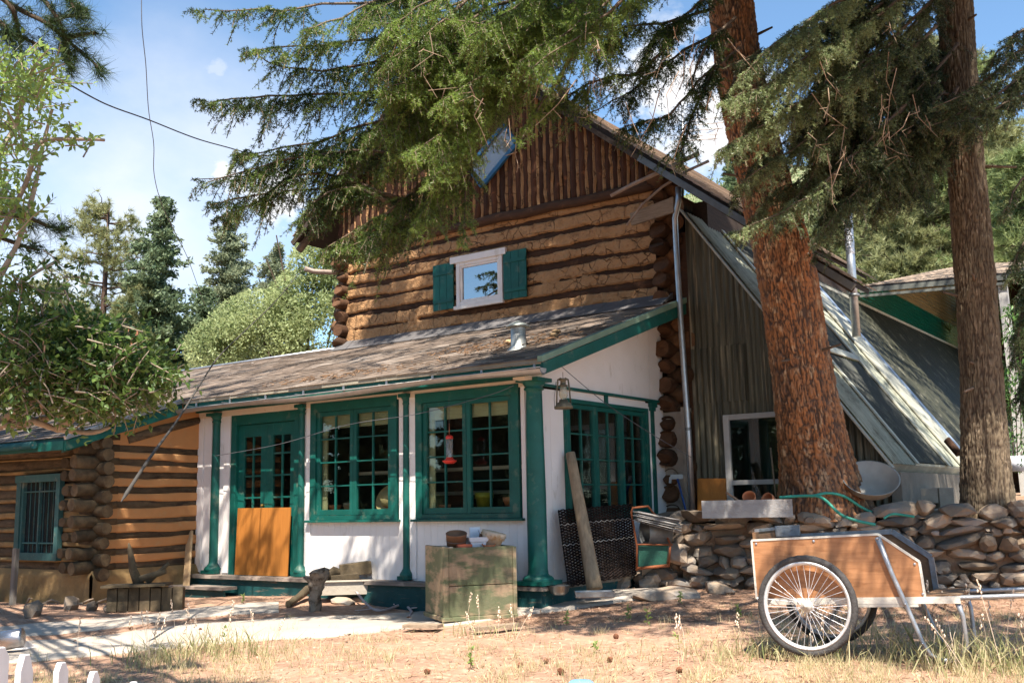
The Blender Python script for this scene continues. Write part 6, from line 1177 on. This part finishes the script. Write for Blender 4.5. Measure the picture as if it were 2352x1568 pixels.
# ---- far trees
def conifer(name, h, R, n_n, m_n, parent, seed=0, z0=.08, bl=.14):
    r2 = np.random.RandomState(seed); c, d = [], []; bm_ = MB(); bm_.tube([V(0, 0, -1), V(0, 0, h*.5), V(0, 0, h*.98)], [h*.016+.04, h*.01+.02, .01], 8)
    z = z0*h
    while z < h*.985:
        f = 1-z/h; nb = int(4+6*f**.5)
        for k in range(nb):
            a = r2.uniform(0, 2*pi); L = R*(f**.72)*r2.uniform(.55, 1.12)+.08; dd = V(cos(a), sin(a), 0); b0 = V(0, 0, z+r2.uniform(-.1, .1)); n = max(3, int(L/.11))
            for i in range(n+1):
                t = i/n; p = b0+dd*L*t-UP*(.25*L*t-.22*L*t*t*t); w = .25*L*(1-t)+.10; k2 = max(2, int(w/.09)+1)
                for q in range(k2): c.append(p+V(-dd[1], dd[0], 0)*r2.uniform(-w, w)+UP*r2.uniform(-.06, .04)); d.append(nrm(dd*.8+r2.randn(3)*.4+UP*.1))
            if r2.rand() < .5: bm_.tube([b0, b0+dd*L*.8-UP*.15*L], [.02+.01*f, .005], 4, cap=False)
        z += .24+.16*f
    c, d = np.array(c), np.array(d); ix = np.repeat(np.arange(len(c)), n_n); dd = nrm(d[ix]+rs.randn(len(ix), 3)*.55); l = bl*rs.uniform(.6, 1.2, (len(ix), 1)); w = nrm(np.cross(dd, rs.randn(len(ix), 3)))*bl*.28; b = c[ix]+rs.randn(len(ix), 3)*.05
    base = WO[parent.name]; r = np.clip(rs.normal(.5, .22, len(c))[ix]+rs.normal(0, .1, len(ix)), 0, 1)
    soup('crown', b-w+base, b+w+base, b+dd*l+base, r, m_n, parent); o = bm_; o.v = [tuple(np.array(v)+base) for v in o.v]; o.build('trunk', barkB, parent)
def pine(name, h, R, m_n, parent, seed=0, dens=1., z0=.25, ln=.17, top_sparse=False, nb=70, wd=.012):
    r2 = np.random.RandomState(seed); c, d = [], []; bm_ = MB(); bend = r2.randn()*.02*h
    ctr_ = lambda z: V(bend*(z/h)**2, 0, z)
    bm_.tube([ctr_(z) for z in np.linspace(-1, h*.97, 8)], list(np.linspace(h*.018+.06, .03, 8)), 8)
    for k in range(int(nb*dens)):
        f = r2.rand()**.8; z = h*(z0+(.98-z0)*f); rr = R*(1-.75*f**1.6)*r2.uniform(.5, 1.1)
        if top_sparse and f > .7 and r2.rand() < .35: continue
        a = r2.uniform(0, 2*pi); dd = V(cos(a), sin(a), 0); b0 = ctr_(z); pts = [b0+dd*rr*t+UP*rr*(.28*t*t-.05*t)+r2.randn(3)*.05*rr*t for t in np.linspace(0, 1, 6)]
        bm_.tube(pts, list(np.linspace(.015+.012*rr, .008, 6)), 5, cap=False)
        for i in range(int(26*rr/ R*1.2)+8):
            t = r2.uniform(.3, 1.05); j = min(4, int(t*5)); p = pts[j]+(pts[j+1]-pts[j])*(t*5-j)+r2.randn(3)*V(.20, .20, .13)*(.4+rr*.35); c.append(p); d.append(nrm(dd*.6+UP*.6+r2.randn(3)*.5))
    c, d = np.array(c), np.array(d); A, B, C, ix = tufts(c, d, 26, ln, wd, 1.5); base = WO[parent.name]; r = np.clip(rs.normal(.5, .2, len(c))[ix]+rs.normal(0, .12, len(ix)), 0, 1)
    soup('crown', A+base, B+base, C+base, r, m_n, parent); bm_.v = [tuple(np.array(v)+base) for v in bm_.v]; bm_.build('trunk', barkA if top_sparse else barkB, parent)
spr = leafmat('spruce_needles', (.06, .10, .05), (.19, .24, .13), .3); spr2 = leafmat('grey_spruce_needles', (.11, .14, .08), (.28, .31, .19), .3); pn2 = leafmat('pale_pine_needles', (.12, .14, .05), (.34, .35, .17), .35); pn3 = leafmat('green_pine_needles', (.09, .13, .04), (.28, .34, .14), .35)
def base_at(u, vtop, D):
    t = P(u, vtop, D); return V(t[0], t[1], 0), t[2]
for u, vt_, D, R, kind, lab in ((372, 438, 30, 2.4, 's', 'dark pointed spruce, tallest of the far left trees'), (528, 478, 36, 2.7, 'g', 'grey green pointed spruce right of the tallest dark spruce'), (632, 550, 40, 2.8, 'g', 'small spruce tip peeking above the pale willow'), (470, 660, 31, 2.3, 's', 'short dark spruce between the two tall ones')):
    b, h = base_at(u, vt_, D); t = thing('spruce_tree', lab, 'tree', b, 'far spruces'); conifer('s', h, R, 8, spr if kind == 's' else spr2, t, seed=int(u), z0=.12)
b, h = base_at(247, 452, 33); t = thing('tall_pine', 'tall sparse-topped pine with an olive crown on the left, just left of the tallest spruce', 'tree', b); pine('p', h, 3.3, pn2, t, seed=5, z0=.18, top_sparse=True, nb=110, ln=.22, wd=.022)
b, h = base_at(120, 640, 44); t = thing('far_pine', 'faint far pine low behind the shrub at the left', 'tree', b); pine('p', h, 3.6, pn2, t, seed=8, z0=.1, nb=80, ln=.25, wd=.03)
b, h = base_at(300, 660, 29); t = thing('bushy_pine', 'bushy olive pine below the tallest spruce', 'tree', b); pine('p', h, 1.7, pn2, t, seed=9, z0=.1, nb=55, ln=.2, wd=.02)
# willow / aspen
will = thing('willow_tree', 'pale green round leafy willow behind the porch roof', 'tree', base_at(660, 500, 24)[0]); lc2, lm = [], MB()
for cu, cv, ru, rv_, dz in ((600, 740, 110, 75, 0), (680, 700, 70, 80, .3), (480, 800, 60, 60, .5), (590, 790, 110, 80, 0), (715, 650, 60, 110, .5), (740, 560, 60, 110, .8), (720, 760, 90, 90, 0), (520, 760, 60, 50, .5), (770, 480, 40, 60, 1), (800, 620, 60, 120, 1)):
    n = int(ru*rv_*.75); th_ = rs.rand(n)*2*pi; r_ = rs.rand(n)**.4; q = np.array([P(cu+ru*r_[i]*cos(th_[i]), cv+rv_*r_[i]*sin(th_[i]), 24+dz+rs.randn()*.6) for i in range(n)]); keep = fbm(q[:, 0]*2.2, q[:, 1]*2.2, q[:, 2]*2.2, 2, 6)*.6+.4*fbm(q[:, 0]*.8, q[:, 1]*.8, q[:, 2]*.9, 2, 16) > .43; lc2.append(q[keep])
lc2 = np.concatenate(lc2); A, B, C, D_ = leaves(lc2, rs.randn(len(lc2), 3), .11, .05); r = np.clip(fbm(lc2[:, 0]*1.5, lc2[:, 1]*1.5, lc2[:, 2]*1.5, 2, 9)*1.2-.1+rs.normal(0, .15, len(lc2)), 0, 1)
soup('crown', A, B, C, r, leafmat('willow_leaf', (.14, .19, .07), (.40, .45, .22), .4), will, D=D_)
for k in range(10): a = P(650+rs.uniform(-60, 100), 900, 24); lm.tube([V(a[0], a[1], 0), V(a[0], a[1], 3)+rs.randn(3)*.3, P(rs.uniform(560, 780), rs.uniform(540, 760), 24.3)], [.07, .05, .015], 6, cap=False)
lm.build('trunk', barkB, will)
# right background pines
rp = [(2040, 150, 36, 4.2), (1960, 330, 38, 4.0), (2130, 60, 40, 4.6), (2120, 300, 33, 3.8), (2290, 300, 33, 3.6), (2360, 330, 26, 2.6), (1900, 420, 38, 3.4), (2230, 120, 42, 4.4), (2060, 430, 32, 3.2)]
labs = ['pale pine behind the shed roof, left of the flue pipe top', 'green pine showing just left of the flue pipe', 'tall pine behind the gap between the two big trunks', 'bushy pine above the middle of the shed roof', 'pine right of the brown trunk', 'small pine at the right edge above the shed post', 'pine peeking beside the orange trunk', 'tallest pine far behind the brown trunk', 'low pine directly above the left end of the shed roof']
for i, (u, v, D, R) in enumerate(rp):
    b, h = base_at(u, v, D); t = thing('pine_tree', labs[i], 'tree', b, 'pines behind the shed'); pine('p', h, R, pn3 if i % 2 else pn2, t, seed=40+i, z0=.2, nb=150, ln=.26, wd=.028)
# hillside on the right
hx, hy = np.meshgrid(np.linspace(-60, 60, 60), np.linspace(0, 100, 50)); hpts = []
for a, b in zip(hx.ravel(), hy.ravel()):
    p = V(-6, 34, 0)+RIGHT*(a+18)+FWD*b; hz = .36*max(0, b)+np.clip((a+25)*.22, -8, 9)*min(1, b/20)+3*float(fbm(a*.05, b*.05, 0, 3)); hpts.append((p[0], p[1], max(-.5, hz*min(1, max(0, (a+44)/25)))))
ix = np.arange(3000).reshape(50, 60); f = np.stack([ix[:-1, :-1], ix[:-1, 1:], ix[1:, 1:], ix[1:, :-1]], -1).reshape(-1, 4); hp_ = np.array(hpts)
struct(mesh_object('hill', hp_, f, mat('hill_scrub', (.15, .18, .08), (.26, .23, .14), .5, rough=1, bump=.4, bs=2, rv=0, c3=(.08, .12, .05), t3=(.48, .56), s3=1.2), org=(0, 0, 0), rnd=np.full(len(f), .5), smooth=True), label='scrubby green hillside rising behind the house', cat='hill')
sel = hp_[(hp_[:, 2] > .5)]; sel = sel[rs.choice(len(sel), 1500)]; q = np.repeat(sel, 26, 0)+rs.randn(1500*26, 3)*np.array([1.1, 1.1, .55])+np.array([0, 0, .5]); A, B, C, D_ = leaves(q, rs.randn(len(q), 3), .5, .26)
struct(soup('brushwood', A, B, C, rs.rand(len(A)), leafmat('scrub_leaf', (.07, .11, .04), (.22, .26, .11), .3), None, org=(0, 0, 0), D=D_), 'stuff', 'low green brush covering the hillside', 'brush')
t0 = thing('hill_spruce', 'small dark spruce on the skyline of the hillside above the roof', 'tree', sel[0], 'spruces on the hillside'); conifer('s', 6, 1.3, 4, spr, t0, seed=77, bl=.25)
def place_on(u, v, s):   # where the view ray through (u, v) meets the hill
    best = None
    for D in np.arange(45, 130, 1.5):
        p = P(u, v, D); k = np.argmin((hp_[:, 0]-p[0])**2+(hp_[:, 1]-p[1])**2)
        if hp_[k, 2] >= p[2]: return V(p[0], p[1], hp_[k, 2]-.2)
    return None
spots = [(1500, 372, 'far left'), (1535, 360, ''), (1575, 352, ''), (1610, 345, ''), (1650, 350, ''), (1690, 340, ''), (1640, 400, ''), (1590, 410, ''), (1560, 400, ''), (1680, 430, ''), (1520, 400, ''), (1720, 330, ''), (1930, 560, ''), (1985, 570, '')]
first = True
for i, (u, v, _) in enumerate(spots):
    p = place_on(u, v+18, 1)
    if p is None: continue
    if first: t0.location = p; WO[t0.name] = p; first = False
    else: copy_tree(t0, p, i*1.3, rs.uniform(.7, 1.3))
# woods behind the camera, seen only mirrored in the glass
tb0 = None
for i in range(12):
    a = -2.6+i*.36; p = V(11*sin(a)*1.6-4, -8-9*abs(cos(a*1.3))-2*(i % 2), 0)
    if tb0 is None: tb0 = thing('yard_spruce', 'spruce across the yard, mirrored in the panes', 'tree', p, 'spruces across the yard'); conifer('s', 11, 2.6, 5, spr, tb0, seed=3, bl=.3)
    else: copy_tree(tb0, p, i*.9, .8+.05*(i % 5))
for i, (x, y) in enumerate(((-19, -1), (-23, 2.2), (-26, -4), (-18, -6), (-29, 1), (-15, -9), (-22, -9))): copy_tree(tb0, (x, y, 0), i*.7, .75+.05*(i % 3))
# ivy at the right edge
iv = thing('climbing_vine', 'glossy leafy vine hanging beside the shed post at the right edge', 'vine', P(2335, 1080, 13.5)); n = 1900; u = rs.uniform(2305, 2400, n); v = 700+380*rs.rand(n); q = np.array([P(a, b, 13.6+.25*rs.randn()) for a, b in zip(u, v)]); q = q[fbm(q[:, 0]*6, q[:, 1]*6, q[:, 2]*4, 2, 2) > .45]
A, B, C, D_ = leaves(q, rs.randn(len(q), 3)*.6-UP*.7+RIGHT*-.3, .09, .03); soup('leaves', A, B, C, rs.rand(len(q)), leafmat('vine_leaf', (.03, .09, .025), (.14, .26, .07), .35, .3), iv, D=D_)
m = MB()
for k in range(6): m.tube([P(2330+k*8, 1085, 13.7), P(2320+k*12, 900, 13.7), P(2318+k*12, 700, 13.8)], [.008, .006, .003], 5, cap=False)
m.build('stems', twigm, iv)
# ------------------------------------------------ ground cover
def scatter(n, poly_u, poly_v, dens=None):
    out = []
    while len(out) < n:
        u = rs.uniform(*poly_u); v = poly_v[0]+(poly_v[1]-poly_v[0])*rs.rand()**.75
        if dens is not None and rs.rand() > dens(u, v): continue
        p = hit(u, v, 2, .08); out.append((p[0], p[1]))
    q = np.array(out); return q
def dens(u, v):
    d = .25+.75*float(vn(u*.008, v*.02, 0, 5) > .5)
    if 360 < u < 620: d = max(d, .9)
    if u > 1600: d = max(d, .45)
    if v < 1450 and u < 1700: d *= .12
    return d*(.25 if 960 < u < 1500 and v < 1500 else 1)
def blades(q, h, w, lean, n_per=1):
    N = len(q)*n_per; q = np.repeat(q, n_per, 0)+rs.randn(N, 2)*.035; z = g(q[:, 0], q[:, 1])-.01; b = np.stack([q[:, 0], q[:, 1], z], 1); d = nrm(np.stack([rs.randn(N)*lean, rs.randn(N)*lean, np.ones(N)], 1)); hh = h*rs.uniform(.35, 1.1, (N, 1)); s = nrm(np.cross(d, rs.randn(N, 3)))*w*.5
    return b-s, b+s, b+d*hh
q = scatter(1900, (-50, 2450), (1425, 1640), dens); A, B, C = blades(q, .11, .005, .45, 12)
gr = leafmat('dry_grass', (.17, .20, .07), (.66, .54, .33), .3, .6); struct(soup('grass', A, B, C, np.clip(rs.normal(.62, .3, len(A)), 0, 1), gr, None, org=(0, 0, 0)), 'stuff', 'thin dry grass growing in patches over the yard', 'grass')
for i, (u, v, n, hh, lab) in enumerate(((500, 1500, 260, .26, 'thin green grass tuft with pale seed heads at the lower edge of the path'), (2300, 1530, 420, .34, 'tall green and straw grass clump in front of the cart handles'), (1770, 1510, 240, .20, 'grass growing in front of the cart wheel'), (2180, 1540, 160, .3, 'loose seeding grass left of the tall clump by the cart'), (370, 1520, 160, .24, 'sparse seeding grass near the picket fence'), (1100, 1462, 60, .22, 'thin seed stalks in front of the planter crate'))):
    p = G(u, v); t = thing('seeding_grass', lab, 'grass', p, None); q = p[:2]+rs.randn(n, 2)*np.array([[.16+.0006*n, .12+.0002*n]]); N = len(q); z = g(q[:, 0], q[:, 1]); b = np.stack([q[:, 0], q[:, 1], z-.01], 1); d = nrm(np.stack([rs.randn(N)*.3, rs.randn(N)*.3, np.ones(N)], 1)); h_ = hh*rs.uniform(.4, 1.1, (N, 1)); s = nrm(np.cross(d, rs.randn(N, 3)))*.0035; mid = b+d*h_*.55; tip = b+d*h_+np.stack([rs.randn(N), rs.randn(N), -np.ones(N)*.4], 1)*.05
    soup('blades', np.concatenate([b-s, mid-s]), np.concatenate([b+s, mid+s]), np.concatenate([mid+s, tip]), np.tile(np.clip(rs.normal(.4, .25, N), 0, 1), 2), gr, t, D=np.concatenate([mid-s, tip+s*.1]))
    m = MB(); 
    for k in range(min(26, max(6, n//26))):
        a = b[k]; dd = nrm(V(rs.randn()*.22, rs.randn()*.22, 1)); L = hh*rs.uniform(1.1, 1.9); e = a+dd*L; bend = RIGHT*rs.uniform(-.06, .06); m.tube([a, a+dd*L*.6, e+bend*.5], [.0022, .002, .0014], 4, cap=False)
        for j in range(9): w_ = e+bend*.5-dd*.012*j*1.0+rs.randn(3)*.006; m.ball(w_, .007, 1, .3, sq=(.8, .8, 1.7))
    m.build('seed_heads', mat('seed_head', (.74, .60, .46), (.62, .47, .34), 9, rough=.8, bump=0), t)
# litter: needles, chips
q = scatter(9000, (-50, 2450), (1370, 1640)); N = len(q); z = g(q[:, 0], q[:, 1])+.01; a = rs.rand(N)*2*pi; L = rs.uniform(.02, .09, N); d = np.stack([np.cos(a), np.sin(a), rs.randn(N)*.15], 1)*L[:, None]; b = np.stack([q[:, 0], q[:, 1], z], 1); s = np.stack([-np.sin(a), np.cos(a), np.zeros(N)], 1)*rs.uniform(.0012, .004, (N, 1))
q2 = scatter(16000, (1150, 2450), (1365, 1455)); q3 = scatter(5000, (-50, 1000), (1370, 1480)); q = np.concatenate([q, q2, q3]); N = len(q); z = g(q[:, 0], q[:, 1])+.01; a = rs.rand(N)*2*pi; L = rs.uniform(.02, .09, N); d = np.stack([np.cos(a), np.sin(a), rs.randn(N)*.15], 1)*L[:, None]; b = np.stack([q[:, 0], q[:, 1], z], 1); s = np.stack([-np.sin(a), np.cos(a), np.zeros(N)], 1)*rs.uniform(.0012, .004, (N, 1)); rn_ = rs.rand(N); rn_[9000:] *= .45
struct(soup('needle_litter', b-s, b+s, b+d+s, rn_, leafmat('litter', (.16, .075, .04), (.60, .40, .24), 0., .9), None, org=(0, 0, 0), D=b+d-s), 'stuff', 'fallen pine needles and bark chips over the yard', 'litter')
q = scatter(1300, (-50, 2450), (1380, 1640)); m = MB()
for x, y in q: m.ball((x, y, float(g(x, y))), random.uniform(.006, .02), 1, .5, sq=(1, 1, .6))
struct(m.build('pebbles', mat('pebble', (.42, .29, .2), (.3, .2, .14), 9, rv=.5), org=(0, 0, 0)), 'stuff', 'small stones and clods over the yard', 'gravel')
# pine cones
m = MB(); cc = V(0, 0, 0)
for k in range(60): a = k*2.4; t = k/60; r_ = .028*sin(pi*(.12+.82*t)); m.ball(V(cos(a)*r_, sin(a)*r_, t*.075-.03), .0095, 1, .25, sq=(1.1, 1.1, .6))
cones = [(460, 1452, 'left of the crate on the path edge'), (1195, 1592 - 60, 'below the crate among the stubble'), (1415, 1466, 'alone right of the crate in the shade'), (1400, 1520, 'in the middle distance'), (1288, 1548, 'near the bottom edge'), (980, 1548, 'at the bottom edge left of centre'), (1255, 1523, 'beside the seedling'), (1560, 1545, 'right of centre near the bottom'), (1640, 1530, 'left of the cart wheel'), (1175, 1540, 'at the bottom under the crate'), (300, 1446, 'on the shaded dirt by the wing path'), (173, 1478, 'on the path near the tin can'), (940, 1424, 'at the path edge just left of the crate'), (1500, 1500, 'under the stone wall end'), (1620, 1425, 'in the wall shade')]
cobj = None
for i, (u, v, w) in enumerate(cones[:8]+cones[10:13]):
    p = G(u, v)+UP*.02; lab = 'brown pine cone lying '+w
    if cobj is None: cobj = m.build('pine_cone', mat('cone_scales', (.24, .10, .05), (.13, .055, .03), 30, rough=.8, rv=.5), org=(0, 0, 0)); tag(cobj, lab, 'pine cone', 'pine cones on the ground'); cobj.location = p; cobj.scale = (.6,)*3
    else: c_ = cobj.copy(); COL.objects.link(c_); c_.location = p; c_['label'] = lab; c_.rotation_euler = (rs.uniform(1.1, 1.6), 0, rs.uniform(0, 6)); c_.scale = (rs.uniform(.5, .75),)*3
# seedlings
sl_m = leafmat('seedling_leaf', (.12, .20, .05), (.34, .42, .14), .35)
for i, (u, v, h_, n, w) in enumerate(((1445, 1430, .16, 16, 'tallest of those right of the crate'), (1488, 1436, .13, 11, 'second right of the crate'), (1300, 1436, .13, 14, 'feathery, just right of the crate corner'), (1080, 1536, .16, 12, 'alone near the bottom below the crate'), (1370, 1500, .08, 8, 'small, in the open stubble'), (1565, 1490, .10, 9, 'small, right of centre'), (1700, 1440, .20, 14, 'leafy, left of the cart wheel'), (560, 1330+60, .12, 10, 'under the wing wall by the steps'), (515, 1468, .12, 8, 'at the lower path edge'), (1560, 1385, .12, 12, 'at the foot of the stone wall'))):
    p = G(u, v); t = thing('seedling', 'green seedling, '+w, 'plant', p, 'seedlings in the yard'); m = MB(); e = p+UP*h_+V(rs.randn()*.02, rs.randn()*.02, 0); m.tube([p-UP*.01, (p+e)/2+rs.randn(3)*.008, e], [.003, .0025, .0015], 5, cap=False); m.build('stem', mat('seedling_stem', (.35, .2, .12), None, 9), t)
    ts = rs.uniform(.25, 1, (n*2, 1)); c = p+(e-p)*ts; A, B, C, D_ = leaves(c, rs.randn(n*2, 3)+UP*.5, .05, .022); soup('leaves', A, B, C, rs.rand(n*2), sl_m, t, D=D_)
# weeds by the wing
# ------------------------------------------------ camera, sky, sun
cam = bpy.data.cameras.new('camera'); co = bpy.data.objects.new('camera', cam); COL.objects.link(co); SC.camera = co
cam.sensor_width = 36; cam.lens = F_/2352*36; cam.clip_end = 2000; cam.clip_start = .05
import mathutils
co.matrix_world = mathutils.Matrix.LocRotScale(mathutils.Vector(CAM), mathutils.Matrix(RM.tolist()).to_quaternion(), None)
sun = bpy.data.lights.new('sun', 'SUN'); so = bpy.data.objects.new('sun', sun); COL.objects.link(so); sun.energy = 4.3; sun.angle = radians(.53); sun.color = (1, .93, .82)
so.rotation_euler = mathutils.Vector(SUN).to_track_quat('Z', 'Y').to_euler(); so.location = (0, 0, 20)
w = bpy.data.worlds.new('World'); SC.world = w; w.use_nodes = True; nt = w.node_tree; N, L = nt.nodes, nt.links
bg = N['Background']; sky = N.new('ShaderNodeTexSky'); sky.sky_type = 'NISHITA'; sky.sun_disc = False; sky.sun_elevation = math.asin(SUN[2]); sky.sun_rotation = math.atan2(SUN[0], SUN[1]); sky.altitude = 2000; sky.air_density = 1.; sky.dust_density = .6; sky.ozone_density = 2.
tc = N.new('ShaderNodeTexCoord')
def math_(op, a, b=None, clamp=False):
    n = N.new('ShaderNodeMath'); n.operation = op; n.use_clamp = clamp
    for i, q_ in enumerate((a, b)):
        if q_ is None: continue
        if isinstance(q_, (int, float)): n.inputs[i].default_value = q_
        else: L.new(q_, n.inputs[i])
    return n.outputs[0]
no = N.new('ShaderNodeTexNoise'); no.inputs['Scale'].default_value = 5; no.inputs['Detail'].default_value = 7; no.inputs['Roughness'].default_value = .55; mp = N.new('ShaderNodeMapping'); mp.inputs['Scale'].default_value = (1, 1, 1.6); L.new(tc.outputs['Generated'], mp.inputs[0]); L.new(mp.outputs[0], no.inputs['Vector'])
no2 = N.new('ShaderNodeTexNoise'); no2.inputs['Scale'].default_value = 14; no2.inputs['Detail'].default_value = 8; no2.inputs['Roughness'].default_value = .6; L.new(mp.outputs[0], no2.inputs['Vector'])
mask = None
for u, v, rad, nz, st_, soft in ((300, 480, 14, no, .7, 1.), (120, 640, 12, no, .8, 1.), (490, 418, 3.0, no2, 1., .5), (640, 452, 2.6, no2, 1., .5), (492, 155, 1.1, no2, .45, .6), (1560, 215, 5.5, no2, 1., .6), (1640, 260, 4.5, no2, 1., .6)):
    d = nrm(ray(u, v)); dt = N.new('ShaderNodeVectorMath'); dt.operation = 'DOT_PRODUCT'; dt.inputs[1].default_value = tuple(d); L.new(tc.outputs['Generated'], dt.inputs[0]); ang = math_('ARCCOSINE', math_('MINIMUM', dt.outputs['Value'], 1.))
    r_ = math_('SUBTRACT', 1., math_('DIVIDE', ang, radians(rad)), True); nn = math_('SUBTRACT', nz.outputs['Fac'], .5); c_ = math_('ADD', math_('MULTIPLY', r_, .9 if soft < .9 else 1.2), math_('MULTIPLY', nn, 5. if soft < .9 else 2.0)); c_ = math_('MULTIPLY', math_('MULTIPLY', c_, 1.3 if soft < .9 else .9, True), math_('MULTIPLY', r_, 2., True)); c_ = math_('MULTIPLY', c_, st_)
    mask = c_ if mask is None else math_('MAXIMUM', mask, c_)
mx = N.new('ShaderNodeMix'); mx.data_type = 'RGBA'; L.new(math_('MINIMUM', mask, 1.), mx.inputs[0]); tn = N.new('ShaderNodeMix'); tn.data_type = 'RGBA'; tn.blend_type = 'MULTIPLY'; tn.inputs[0].default_value = 1; L.new(sky.outputs[0], tn.inputs[6]); tn.inputs[7].default_value = (.98, 1.10, 1.06, 1); L.new(tn.outputs[2], mx.inputs[6]); mx.inputs[7].default_value = (4.5, 4.5, 4.6, 1)
L.new(mx.outputs[2], bg.inputs[0]); bg.inputs[1].default_value = .09
SC.view_settings.view_transform = 'Standard'; SC.view_settings.look = 'None'; SC.view_settings.exposure = 1.55; SC.view_settings.gamma = 1
SC.cycles.max_bounces = 6; SC.cycles.transparent_max_bounces = 12; SC.cycles.diffuse_bounces = 3; SC.cycles.glossy_bounces = 3
